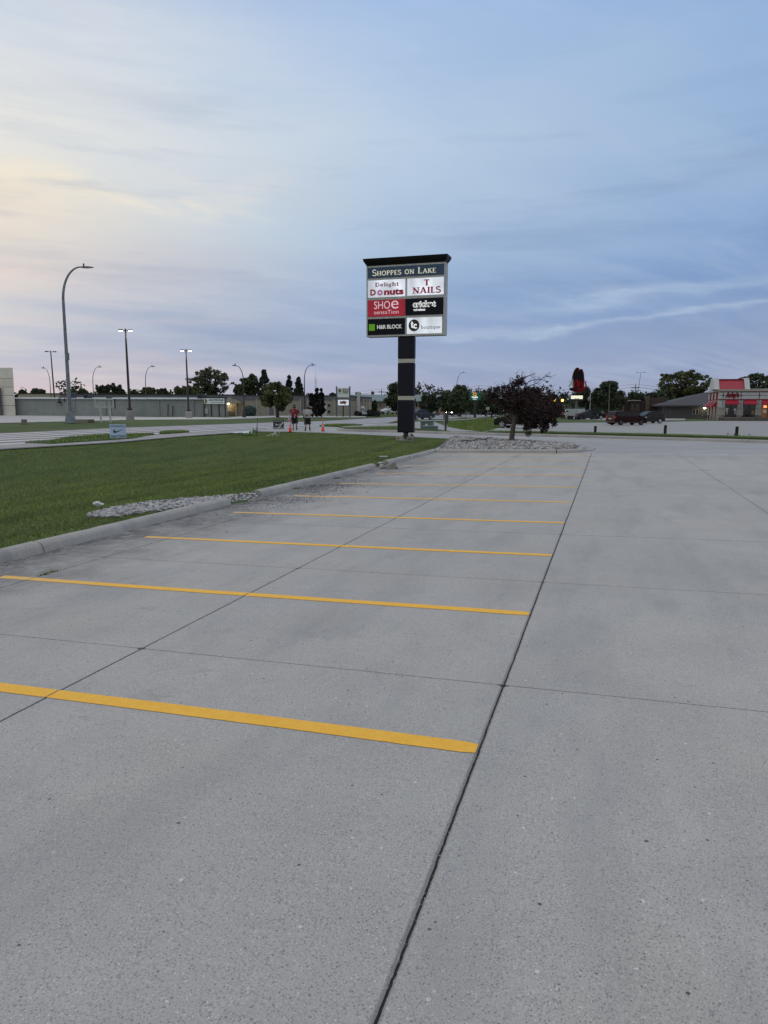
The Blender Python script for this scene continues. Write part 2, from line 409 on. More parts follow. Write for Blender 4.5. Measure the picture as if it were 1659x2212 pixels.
def grassf(T, u, v, P, b):
    n1 = T.noise(P, .35, 5, .6); n2 = T.noise(P, 2.4, 6, .65); n3 = T.noise(P, 30, 4, .7)
    mow = T.m('SINE', T.m('ADD', T.m('MULTIPLY', v, 4.2), T.m('MULTIPLY', n1, 3.0)))
    c = T.mix(T.ramp(n1, [(.35, 0.), (.68, 1.)]), (.052, .082, .024), (.080, .115, .034))
    c = T.mix(T.m('MULTIPLY', T.ramp(n2, [(.45, 0.), (.75, 1.)]), .6), c, (.032, .054, .018))
    c = T.mix(T.m('MULTIPLY', T.m('ADD', mow, 1.0), .12), c, (.09, .12, .04))
    c = T.mix(T.m('MULTIPLY', T.ramp(n3, [(.55, 0.), (.8, 1.)]), .5), c, (.085, .095, .035))
    return c, T.m('ADD', n3, n2), .05
M_GRASS = posmat('grass_ground', grassf, .95)
M_SOIL = M('joint_soil', (.035, .033, .03), .95, var=.5, vs=30)
M_GRAVELBED = M('gravel_bed', (.16, .16, .165), .95, var=.6, vs=14, bump=1.0, bs=25)

# ------------------------------------------------------------------ ground and paving
def drape(me, dz):
    n = len(me.vertices); co = np.zeros(n*3); me.vertices.foreach_get('co', co); co = co.reshape(-1, 3)
    co[:, 2] += zg(co[:, 0], co[:, 1])+dz; me.vertices.foreach_set('co', co.ravel()); me.update()
def sheet(name, pts, dz, mat, cell=2.0, kind='structure', skirt=.04):
    """flat polygon (world xy) cut into cells and draped over the terrain"""
    pts = [(p[0], p[1]) for p in pts]
    bm = bmesh.new(); vs = [bm.verts.new((x, y, 0)) for x, y in pts]
    bm.faces.new(vs); bmesh.ops.triangulate(bm, faces=bm.faces[:])
    xs = [p[0] for p in pts]; ys = [p[1] for p in pts]
    for ax, lo, hi in ((0, min(xs), max(xs)), (1, min(ys), max(ys))):
        k = math.ceil(lo/cell)*cell
        while k < hi:
            no = Vector((1, 0, 0)) if ax == 0 else Vector((0, 1, 0))
            bmesh.ops.bisect_plane(bm, geom=bm.verts[:]+bm.edges[:]+bm.faces[:], plane_co=no*k, plane_no=no, dist=1e-5)
            st = cell if abs(k) < 60 else cell*3
            k += st
    if skirt:
        be = [e for e in bm.edges if e.is_boundary]
        r = bmesh.ops.extrude_edge_only(bm, edges=be)
        for g in r['geom']:
            if isinstance(g, bmesh.types.BMVert): g.co.z -= skirt
    bmesh.ops.recalc_face_normals(bm, faces=bm.faces)
    me = bpy.data.meshes.new(name); bm.to_mesh(me); bm.free(); me.materials.append(mat); drape(me, dz)
    top = [p for p in me.polygons if abs(p.normal.z) > .5]
    if top and sum(p.normal.z for p in top) < 0: me.flip_normals()
    return tag(link(name, me), kind=kind)
def gps(*pts): return [gp(x, y) for x, y in pts]
def inpoly(px, py, poly):
    px = np.asarray(px); py = np.asarray(py); r = np.zeros(px.shape, bool); n = len(poly); j = n-1
    for i in range(n):
        xi, yi = poly[i][0], poly[i][1]; xj, yj = poly[j][0], poly[j][1]
        c = ((yi > py) != (yj > py)) & (px < (xj-xi)*(py-yi)/((yj-yi) if yj != yi else 1e-12)+xi)
        r ^= c; j = i
    return r
# base terrain: one sheet to the horizon
def axis(n0, near, far):
    a = list(np.arange(-near, near+.01, n0)); k = n0; x = near
    while x < far: k *= 1.25; x += k; a = [-x]+a+[x]
    return np.array(a)
gx = axis(.8, 44, 3000); gy = axis(.8, 44, 3000)+30
X, Y = np.meshgrid(gx, gy)
Z = zg(X, Y)-.06
nx, ny = len(gx), len(gy)
ii = np.arange((nx-1)*(ny-1)); r_, c_ = ii//(nx-1), ii % (nx-1)
fc = np.stack([r_*nx+c_, r_*nx+c_+1, (r_+1)*nx+c_+1, (r_+1)*nx+c_], 1)
me = bpy.data.meshes.new('ground'); me.from_pydata(np.stack([X.ravel(), Y.ravel(), Z.ravel()], 1).tolist(), [], fc.tolist()); me.materials.append(M_GRASS)
for p in me.polygons: p.use_smooth = True
tag(link('ground', me), kind='structure')

# parking row: cast slabs with real gaps between them
rng = random.Random(4)
JU = [-3.0, 4.35, 7.2, 10.1, 12.95, 15.8, 18.65, 21.5, 24.35, 27.2, 29.42]
JV = [(-40.0, .002), (-22.0, .003), (-8.5, .003), (-2.6, .0018), (.56, .0052), (3.3, .003), (5.95, .003), (7.02, .002)]
mb = MB()
def wob(t, amp, seed): return amp*(mnoise.noise(Vector((t*1.1, seed, 0)))*.9+mnoise.noise(Vector((t*9, seed, 5)))*.5+mnoise.noise(Vector((t*45, seed, 9)))*.45)
for i in range(len(JU)-1):
    for j in range(len(JV)-1):
        if j < 2 and i < 1: pass
        u0, u1 = JU[i], JU[i+1]; (v0, g0), (v1, g1) = JV[j], JV[j+1]
        near = u0 < 16
        gu = .0028 if i < 2 else (.0042 if i < 4 else .0022)
        a0 = .005 if j == 4 else (.003 if 0 < j else 0); a1 = .005 if j+1 == 4 else (.003 if j+1 < 7 else 0)
        def side(fix, lo, hi, gap, amp, seed, axis_, sgn, step):
            n = max(2, int((hi-lo)/step)); out = []
            for k in range(n):
                t = lo+(hi-lo)*(k+.5)/n
                off = sgn*gap+(wob(t, amp, seed) if amp else 0)+sgn*abs(mnoise.noise(Vector((t*30, seed, 3))))*amp*.5
                out.append((t, fix+off) if axis_ == 'u' else (fix+off, t))
            return out
        st = .022 if near else .12
        bot = side(v0, u0+gu+.01, u1-gu-.01, g0, a0, v0*3.3, 'u', 1, st if j > 2 else .4)
        rgt = side(u1, v0+.02, v1-.02, gu, .002, u1*5, 'v', -1, .05 if near and j > 2 else .5)
        tpp = side(v1, u0+gu+.01, u1-gu-.01, g1, a1, v1*3.3+(50 if j+1 != 4 else 0), 'u', -1, st if j > 1 else .4)[::-1]
        lft = side(u0, v0+.02, v1-.02, gu, .002, u0*5+50, 'v', 1, .05 if near and j > 2 else .5)[::-1]
        loop = [(p, (0, 1)) for p in bot]+[(p, (-1, 0)) for p in rgt]+[(p, (0, -1)) for p in tpp]+[(p, (1, 0)) for p in lft]
        n = len(loop); chs = .013 if j in (3, 4) else .006
        tops = []; rims = []; lows = []
        for (u, v), (du, dv) in loop:
            c = chs if dv else .005
            tops.append(uvz(u+du*c, v+dv*c)); rims.append(uvz(u, v, -.006 if dv and j in (3, 4) else -.002)); lows.append(uvz(u, v, -.028))
        b = len(mb.v); mb.v += tops+rims+lows
        cols = n
        mb.f.append(tuple(range(b, b+n))); mb.mi.append(0); mb.sm.append(False)
        for q in range(n):
            k = (q+1) % n
            mb.f.append((b+n+q, b+n+k, b+k, b+q)); mb.mi.append(0); mb.sm.append(False)
            mb.f.append((b+2*n+q, b+2*n+k, b+n+k, b+n+q)); mb.mi.append(0); mb.sm.append(False)
# packed soil at the bottom of the joints
mb.cur = 1
for a in range(12):
    u0, u1 = -3+a*2.7, -3+(a+1)*2.7
    for v0, v1 in ((-40, -14), (-14, 7.02)):
        mb.quad(uvz(u0, v0, -.022), uvz(u1, v0, -.022), uvz(u1, v1, -.022), uvz(u0, v1, -.022))
lot = mb.build('parking_lot', [M_CONC, M_SOIL], fix=False)
tag(lot, kind='structure')
# grit and crumbs lying in the wide joint
# painted bay lines
def yellow(T, u, v, P, b):
    n = T.noise(P, 18, 5, .7); n2 = T.noise(P, 130, 3, .7)
    c = T.mix(T.ramp(n, [(.3, 0.), (.7, 1.)]), (.84, .43, .035), (.90, .52, .07))
    c = T.mix(T.m('MULTIPLY', T.ramp(n2, [(.58, 0.), (.72, 1.)]), .55), c, (.62, .28, .03))
    fade = T.ramp(T.m('MULTIPLY', v, .142), [(.66, 0.), (.86, 1.)])
    c = T.mix(T.m('MULTIPLY', fade, T.ramp(n, [(.35, .0), (.65, .6)])), c, (.55, .44, .30))
    return c, T.m('ADD', n2, n), .004
M_YEL = posmat('yellow_paint', yellow, .7)
LU = [3.44, 6.0, 8.58, 11.16, 13.72, 16.4, 19.35, 22.15, 24.9, 27.7]
for k, u in enumerate(LU):
    a, bnd = [], []
    v0, v1 = .572, 6.42+.1*rng.random(); n = 150 if k < 4 else 60
    cuts = (3.3, 5.95)
    mbq = MB(); hw = .058 if k else .062
    for lo, hi in ((v0, 3.295), (3.306, 5.945), (5.956, v1)):
        n = int((hi-lo)/(.025 if k < 4 else .1)); vs = []
        for i in range(n+1):
            v = lo+(hi-lo)*i/n
            e0 = wob(v, .004, u*7); e1 = wob(v, .004, u*7+31)
            if lo == v0 and i < 3: e0 += .012*(3-i)/3; e1 -= .012*(3-i)/3
            bend = .01*math.sin(v*.9+k)
            vs += [uvz(u-hw+e0+bend, v, .003), uvz(u+hw+e1+bend, v, .003)]
        mbq.add(vs, [(2*i, 2*i+1, 2*i+3, 2*i+2) for i in range(n)])
    o = mbq.build('parking_line', M_YEL); tag(o, kind='structure')
    if sum(p.normal.z for p in o.data.polygons) < 0: o.data.flip_normals()

P_DRIVE = [uv(29.42, -40), uv(29.42, 7.02)]+gps((940, 969), (980, 947.5), (850, 941.5), (780, 938), (700, 934.5), (620, 932), (556, 931.5), (590, 923), (690, 921), (733, 922.5), (727, 929), (745, 931.5), (795, 933), (857, 934), (972, 938), (1188, 943.5), (1400, 949.5), (1659, 957.5), (1900, 966))+[uv(36, -40)]
sheet('driveway', P_DRIVE, -.004, M_DRIVE)
P_WALK = gps((-300, 996), (-150, 983), (0, 970.5), (250, 955.5), (400, 942.5), (556, 931.5), (590, 924), (556, 927.5), (400, 935.5), (270, 946), (110, 955), (0, 962), (-150, 973), (-300, 984))
sheet('sidewalk', P_WALK, .02, M_LOT2)
P_WALK2 = gps((733, 922.5), (857, 914.5), (893, 912.3), (935, 911), (969, 923), (1000, 929), (1040, 933), (972, 933), (944, 929.5), (908, 927.5), (893, 926.5), (857, 921.5), (760, 924.5))
sheet('sidewalk', P_WALK2, .03, M_LOT2)
sheet('path', gps((893, 912), (966, 907.2), (1029, 903.4), (1029, 904.6), (966, 908.8), (893, 914)), .035, M_LOT2)
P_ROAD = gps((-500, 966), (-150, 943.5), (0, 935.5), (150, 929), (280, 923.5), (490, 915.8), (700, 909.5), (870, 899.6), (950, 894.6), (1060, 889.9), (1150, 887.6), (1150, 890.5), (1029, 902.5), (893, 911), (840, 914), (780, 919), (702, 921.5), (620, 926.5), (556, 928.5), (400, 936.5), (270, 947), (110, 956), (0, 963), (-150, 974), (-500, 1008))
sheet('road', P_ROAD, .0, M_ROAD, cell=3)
verges = [gps((54, 957.5), (104, 954), (160, 945), (228, 940), (332, 938), (334, 939.3), (300, 946), (280, 949), (165, 956.5), (110, 960)), gps((344, 936.4), (360, 933.6), (400, 933), (409, 934.4), (395, 935.6), (350, 937.6)),
          gps((690, 920.5), (705, 918.2), (745, 917), (783, 918.6), (778, 920.2), (720, 922)), gps((840, 914), (862, 909), (900, 908), (966, 905.5), (1000, 902.6), (1029, 902.9), (966, 907), (893, 911.8)),
          gps((729, 926), (748, 923.8), (800, 922.6), (857, 921.6), (893, 926.6), (908, 927.6), (944, 929.6), (972, 933), (972, 934.4), (857, 929.6), (795, 929), (745, 926.8))]
for p in verges: sheet('grass_verge', p, .05, M_GRASS, cell=1.0)
P_FARLOT = gps((-300, 905), (-100, 900), (0, 895), (35, 894.5), (488, 902.3), (520, 899.5), (600, 898), (700, 898.3), (790, 899.2), (790, 901), (600, 902), (520, 904), (480, 905.6), (280, 906.8), (0, 913.5), (-150, 920), (-300, 928))
sheet('far_parking_lot', P_FARLOT, .0, M_LOT3, cell=4)
P_ARB = gps((1040, 934), (1083, 922), (1090, 915.5), (1215, 913.3), (1400, 912.2), (1470, 910.5), (1535, 909.3), (1659, 909.5), (1900, 909.5), (1900, 956), (1659, 947.8), (1400, 940.3), (1188, 935.8))
sheet('restaurant_parking_lot', P_ARB, .0, M_LOT2, cell=3)
sheet('rear_parking_lot', gps((1225, 904.8), (1263, 906.5), (1350, 908.6), (1480, 907.5), (1480, 903), (1400, 896), (1290, 896.5), (1225, 901)), .0, M_LOT2, cell=4)
sheet('rear_road', gps((1100, 899), (1225, 897.5), (1420, 895.5), (1420, 893), (1225, 893.5), (1100, 893)), .0, M_DRIVE, cell=5)

# ------------------------------------------------------------------ kerbs
KP = [(-.02, -.03), (.012, .09), (.05, .135), (.11, .152), (.20, .150), (.27, .12), (.31, .05), (.32, -.06)]
def kerb(path, name='kerb', sgn=1, prof=KP, jit=.006, scale=1.0, step=.25):
    pts = [Vector((p[0], p[1], 0)) for p in path]; out = []
    for a, b in zip(pts[:-1], pts[1:]):
        n = max(1, int((b-a).length/step)); out += [a.lerp(b, i/n) for i in range(n)]
    out.append(pts[-1]); rings = []
    for i, p in enumerate(out):
        d = (out[min(i+1, len(out)-1)]-out[max(i-1, 0)]).normalized(); nrm = Vector((-d.y, d.x, 0))*sgn
        base = float(zg(p.x-nrm.x*.15, p.y-nrm.y*.15)); ring = []
        for k, (o, z) in enumerate(prof):
            q = p+nrm*(o*scale); w = jit*mnoise.noise(Vector((q.x*2.5, q.y*2.5, k*3.1)))
            ring.append((q.x+nrm.x*w, q.y+nrm.y*w, base+z*scale+w))
        rings.append(ring)
    m = MB(); m.loft(rings, True); return tag(m.build(name, M_KERB, smooth=True), kind='structure')
def uof(x, y): p = gp(x, y); return p.x*UX+p.y*UY
ga0, ga1 = uof(515, 1091), uof(585, 1074); gb0, gb1 = uof(822, 1011), uof(850, 1004)
ends = [(-4, 4.1), (4.106, 7.25), (7.256, ga0), (ga1, (ga1+gb0)/2), ((ga1+gb0)/2+.006, gb0), (gb1, 25.2), (25.206, 29.45)]
for k, (a, b) in enumerate(ends): kerb([uv(a, 6.93+.02*(k % 2)), uv(b, 6.93+.015*(k % 3))], scale=.9)
isl = [(29.5, 6.9), (29.5, 1.95)]+[(30.3-.8*math.cos(t), 2.0-.8*math.sin(t)) for t in np.linspace(.1, 1.9, 7)]
isl += [(32.5, 1.15), (34.6, 1.6), (37.0, 4.0), (39.0, 6.6), (40.6, 8.5)]
P_ISL = [uv(*q) for q in isl]+[uv(40.2, 8.7)]
kerb([uv(*q) for q in isl[:2]][::1], sgn=-1)
kerb([uv(*q) for q in isl[1:]], sgn=-1)
kerb(gps((727, 929), (735, 930.6), (745, 931.5), (795, 933), (857, 934), (972, 938), (1060, 940.3)), sgn=1, scale=1.1)
kerb(gps((1060, 940.3), (1188, 943.5), (1400, 949.5), (1659, 957.5), (1900, 966)), sgn=1, scale=1.1)
# gutter apron beside the island end
sheet('gutter', [uv(30.2, 1.1), uv(31.2, .55), uv(33.0, .45), uv(33.8, 1.15), uv(32.5, 1.13)], .03, M_KERB, cell=.5)
sheet('kerb_strip', gps((1045, 936.3), (1188, 937.2), (1400, 942.8), (1659, 950.5), (1900, 959), (1900, 956), (1659, 947.5), (1400, 940), (1188, 935.2), (1060, 933.5)), .10, M_GRASS, cell=1.0, skirt=.15)
sheet('gravel_bed', P_ISL, .075, M_GRAVELBED, cell=.8)

# ------------------------------------------------------------------ stones and grass
nprng = np.random.default_rng(11)
def ico_var(k, sub=1):
    bm = bmesh.new(); bmesh.ops.create_icosphere(bm, subdivisions=sub, radius=1); bm.verts.index_update()
    v = np.array([p.co[:] for p in bm.verts]); f = np.array([[q.index for q in p.verts] for p in bm.faces]); bm.free()
    for p in v:
        n = mnoise.noise(Vector(p*1.3+k*7.7))*.55+mnoise.noise(Vector(p*3+k*3.1))*.2; p *= 1+n
    return v, f
ICO = [ico_var(k) for k in range(10)]
def stones(name, P, size, mats, sq=(.45, .75)):
    vs, fs, mi = [], [], []; b = 0
    for p, s in zip(P, size):
        v, f = ICO[nprng.integers(len(ICO))]
        a = nprng.uniform(0, 6.28); t = nprng.normal(0, .3); ca, sa_ = math.cos(a), math.sin(a)
        w = v*[s, s*nprng.uniform(.6, .95), s*nprng.uniform(*sq)]
        w = np.stack([w[:, 0]*math.cos(t)-w[:, 2]*math.sin(t), w[:, 1], w[:, 0]*math.sin(t)+w[:, 2]*math.cos(t)], 1)
        w = np.stack([w[:, 0]*ca-w[:, 1]*sa_, w[:, 0]*sa_+w[:, 1]*ca, w[:, 2]], 1)+p
        vs.append(w); fs.append(f+b); b += len(v); mi += [int(nprng.integers(len(mats)))]*len(f)
    me = bpy.data.meshes.new(name); me.from_pydata(np.concatenate(vs).tolist(), [], np.concatenate(fs).tolist())
    for m in mats: me.materials.append(m)
    me.polygons.foreach_set('material_index', mi); me.update()
    return tag(link(name, me), kind='stuff')
ST = [M('stone_grey', (.30, .30, .315), .8, var=.35, vs=9, bump=.4, bs=30), M('stone_pale', (.46, .455, .45), .8, var=.3, vs=9, bump=.4, bs=30), M('stone_dark', (.15, .15, .16), .8, var=.4, vs=9, bump=.4, bs=30), M('stone_brown', (.29, .245, .215), .8, var=.35, vs=9)]
def rand_in(poly, n):
    xs = [p[0] for p in poly]; ys = [p[1] for p in poly]; out = np.zeros((0, 2))
    while len(out) < n:
        q = np.stack([nprng.uniform(min(xs), max(xs), n*2), nprng.uniform(min(ys), max(ys), n*2)], 1)
        out = np.concatenate([out, q[inpoly(q[:, 0], q[:, 1], poly)]])
    return out[:n]
cx0, cy0 = np.mean([p[0] for p in P_ISL]), np.mean([p[1] for p in P_ISL])
inner = [(cx0+(p[0]-cx0)*.94, cy0+(p[1]-cy0)*.94) for p in P_ISL]
q = rand_in(inner, 5200)
stones('gravel', np.concatenate([q, (zg(q[:, 0], q[:, 1])+.10+nprng.uniform(0, .05, len(q)))[:, None]], 1), nprng.uniform(.035, .085, len(q)), [ST[0], ST[1], ST[1], ST[2], ST[0], ST[3]])
P_RIP = gps((188, 1111), (210, 1102), (250, 1092), (310, 1083.5), (380, 1076), (440, 1072), (500, 1068), (560, 1066), (585, 1070), (560, 1080), (500, 1081), (430, 1087), (350, 1097), (300, 1104), (240, 1112))
q = rand_in(P_RIP, 2600)
stones('riprap', np.concatenate([q, (zg(q[:, 0], q[:, 1])-.05+nprng.uniform(0, .03, len(q)))[:, None]], 1), nprng.uniform(.022, .062, len(q)), [ST[0], ST[1], ST[1], ST[0], ST[2]])
# crumbs of gravel and mulch washed onto the slabs by the kerb gap
g0 = []
for k in range(4200):
    u = nprng.normal(ga1+1.2, 1.7); v = 6.9-abs(nprng.normal(0, .6)); g0.append((u, v))
for k in range(500): g0.append((nprng.uniform(2, 28), 6.9-abs(nprng.normal(0, .12))))
g0 = [p for p in g0 if min(abs(p[0]-q) for q in LU) > .12 and 1 < p[0] < 28.5 and p[1] > 3.8]
stones('grit', np.array([uvz(u, v, .004) for u, v in g0]), nprng.uniform(.003, .013, len(g0)), [ST[2], ST[0], ST[2], M('mulch', (.045, .038, .032), .95)])
# pebbles and crumbs inside the wide joint
g1 = [(u, .56+nprng.normal(0, .004)) for u in nprng.uniform(1.3, 9, 420)]
stones('joint_crumbs', np.array([uvz(u, v, -.016) for u, v in g1]), nprng.uniform(.002, .006, len(g1)), ST[:3])

def blades(name, pts, hgt, wid, mats, lean=.5):
    n = len(pts); x, y = pts[:, 0], pts[:, 1]; z = zg(x, y)-.06+pts[:, 2]
    a = nprng.uniform(0, 6.283, n); w = wid*nprng.uniform(.6, 1.3, n); h = hgt*nprng.uniform(.55, 1.25, n)
    lx, ly = nprng.normal(0, lean, n)*h, nprng.normal(0, lean, n)*h
    v = np.zeros((n, 3, 3)); v[:, 0] = np.stack([x-np.cos(a)*w, y-np.sin(a)*w, z], 1); v[:, 1] = np.stack([x+np.cos(a)*w, y+np.sin(a)*w, z], 1)
    v[:, 2] = np.stack([x+lx, y+ly, z+h], 1)
    me = bpy.data.meshes.new(name); me.vertices.add(n*3); me.vertices.foreach_set('co', v.ravel())
    me.loops.add(n*3); me.loops.foreach_set('vertex_index', np.arange(n*3)); me.polygons.add(n)
    me.polygons.foreach_set('loop_start', np.arange(0, n*3, 3)); me.polygons.foreach_set('loop_total', np.full(n, 3))
    for m in mats: me.materials.append(m)
    me.polygons.foreach_set('material_index', nprng.integers(0, len(mats), n).astype(np.int32))
    me.update(calc_edges=True); return tag(link(name, me), kind='stuff')
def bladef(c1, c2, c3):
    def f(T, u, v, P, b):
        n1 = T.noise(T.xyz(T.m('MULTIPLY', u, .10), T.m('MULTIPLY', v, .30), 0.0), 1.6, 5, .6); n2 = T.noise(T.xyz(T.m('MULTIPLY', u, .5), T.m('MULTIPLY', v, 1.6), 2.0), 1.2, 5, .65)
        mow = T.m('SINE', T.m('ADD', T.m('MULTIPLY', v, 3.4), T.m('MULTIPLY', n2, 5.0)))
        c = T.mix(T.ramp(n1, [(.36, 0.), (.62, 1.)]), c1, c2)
        c = T.mix(T.m('MULTIPLY', T.ramp(n2, [(.44, 0.), (.70, 1.)]), .75), c, c3)  # random green tones; the dark patches also stand in for the dip's shade
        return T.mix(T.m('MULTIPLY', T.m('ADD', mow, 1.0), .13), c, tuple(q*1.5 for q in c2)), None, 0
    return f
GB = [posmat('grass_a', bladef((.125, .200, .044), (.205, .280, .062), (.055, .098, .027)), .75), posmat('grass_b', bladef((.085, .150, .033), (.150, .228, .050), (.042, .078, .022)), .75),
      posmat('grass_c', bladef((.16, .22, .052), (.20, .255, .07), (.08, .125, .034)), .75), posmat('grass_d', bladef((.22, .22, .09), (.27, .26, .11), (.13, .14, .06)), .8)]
n = 800000
u = nprng.uniform(3, 46, n)**1.0; v = nprng.uniform(7.18, 25, n)
x = u*UX+v*VX; y = u*UY+v*VY
ok = ~inpoly(x, y, P_WALK) & ~inpoly(x, y, P_ISL) & ~inpoly(x, y, P_DRIVE) & ~inpoly(x, y, P_ROAD) & (np.abs(x/y) < .62)
rip = inpoly(x, y, P_RIP); ok &= ~(rip & (nprng.random(n) < .96))
keep = nprng.random(n) < np.clip(17.0/(np.hypot(x, y)+2), 0.25, 1); ok &= keep
pts = np.stack([x[ok], y[ok], np.zeros(ok.sum())], 1)
# tufts: clumpy height
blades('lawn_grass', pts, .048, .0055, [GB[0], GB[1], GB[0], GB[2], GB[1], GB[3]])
for p in verges:
    q = rand_in(p, 2500); blades('verge_grass', np.concatenate([q, np.full((len(q), 1), .10)], 1), .10, .02, GB[:3])
p = gps((1045, 936.3), (1188, 937.2), (1400, 942.8), (1659, 950.5), (1659, 947.5), (1400, 940), (1188, 935.2), (1060, 933.5))
q = rand_in(p, 6000); blades('strip_grass', np.concatenate([q, np.full((len(q), 1), .15)], 1), .09, .012, GB[:2])
HILL = gps((969, 911), (1000, 908), (1029, 905.2), (1060, 905), (1078, 909), (1086, 916), (1083, 921.5), (1056, 931), (1036, 932), (1000, 928), (969, 922))
q = rand_in(HILL, 14000); blades('mound_grass', np.concatenate([q, np.full((len(q), 1), .0)], 1), .16, .02, [GB[0], GB[1], GB[2]])
# kerb-side seam weeds
wd = [(uof(*c)+nprng.normal(0, .035), 5.95+nprng.normal(0, .012)) for c in ((66, 1240), (85, 1234.5)) for _ in range(22)]
wp = np.array([(*uv(a, b), .06) for a, b in wd]); blades('seam_weeds', wp, .045, .006, GB[:3], 1.0)
wp = rand_in(inner, 260); blades('gravel_weeds', np.concatenate([wp, np.full((len(wp), 1), .14)], 1)[:160], .16, .01, [GB[1], GB[3]], .7)
# ------------------------------------------------------------------ local frames measured off the photo
class Fac:
    """upright plane through base point a, running towards base point b (or turned by ang); local x along it, y away from the camera"""
    def __init__(s, a, b=None, ang=None):
        s.o = Vector(a)
        if b is not None:
            d = Vector((b[0]-a[0], b[1]-a[1])); s.L = d.length; s.ang = math.atan2(d.y, d.x)
        else: s.ang = ang; s.L = 1
        s.ax = Vector((math.cos(s.ang), math.sin(s.ang), 0)); s.n = Vector((-math.sin(s.ang), math.cos(s.ang), 0))
    def pt(s, x, y, d=0.0):
        r = Vector(ray(x, y)); c = Vector((0, 0, H)); t = (s.o+s.n*d-c).dot(s.n)/r.dot(s.n); p = c+r*t-s.o
        return p.dot(s.ax), p.z
    def rect(s, x0, y0, x1, y1, d=0.0):
        xm, ym = (x0+x1)/2, (y0+y1)/2
        return s.pt(x0, ym, d)[0], s.pt(x1, ym, d)[0], s.pt(xm, y1, d)[1], s.pt(xm, y0, d)[1]     # xa, xb, za, zb
    def box(s, mb, r, d0, d1):
        xa, xb, za, zb = s.rect(*r); mb.bx(xa, xb, d0, d1, za, zb); return (xa, xb, za, zb)
    def world(s, x, y, z): return s.o+s.ax*x+s.n*y+Vector((0, 0, z))
def facing(p): return -math.atan2(p[0], p[1])

# ------------------------------------------------------------------ lettering
_fc = {}
def txt(body, bold=0.0, shear=0.0, spacing=1.0):
    key = (body, bold, shear, spacing)
    if key in _fc: return _fc[key]
    c = bpy.data.curves.new('t', 'FONT'); c.body = body; c.size = 1; c.offset = bold; c.shear = shear; c.space_character = spacing; c.resolution_u = 4
    o = bpy.data.objects.new('t', c); COL.objects.link(o); dg = bpy.context.evaluated_depsgraph_get(); dg.update()
    me = o.evaluated_get(dg).to_mesh()
    v = [(p.co.x, p.co.y) for p in me.vertices]; f = [tuple(p.vertices) for p in me.polygons]
    o.evaluated_get(dg).to_mesh_clear(); bpy.data.objects.remove(o); bpy.data.curves.remove(c)
    _fc[key] = (v, f, []); return _fc[key]
def arc(cx, cy, rx, ry, a0, a1, n=10): return [(cx+rx*math.cos(R(a0+(a1-a0)*i/n)), cy+ry*math.sin(R(a0+(a1-a0)*i/n))) for i in range(n+1)]
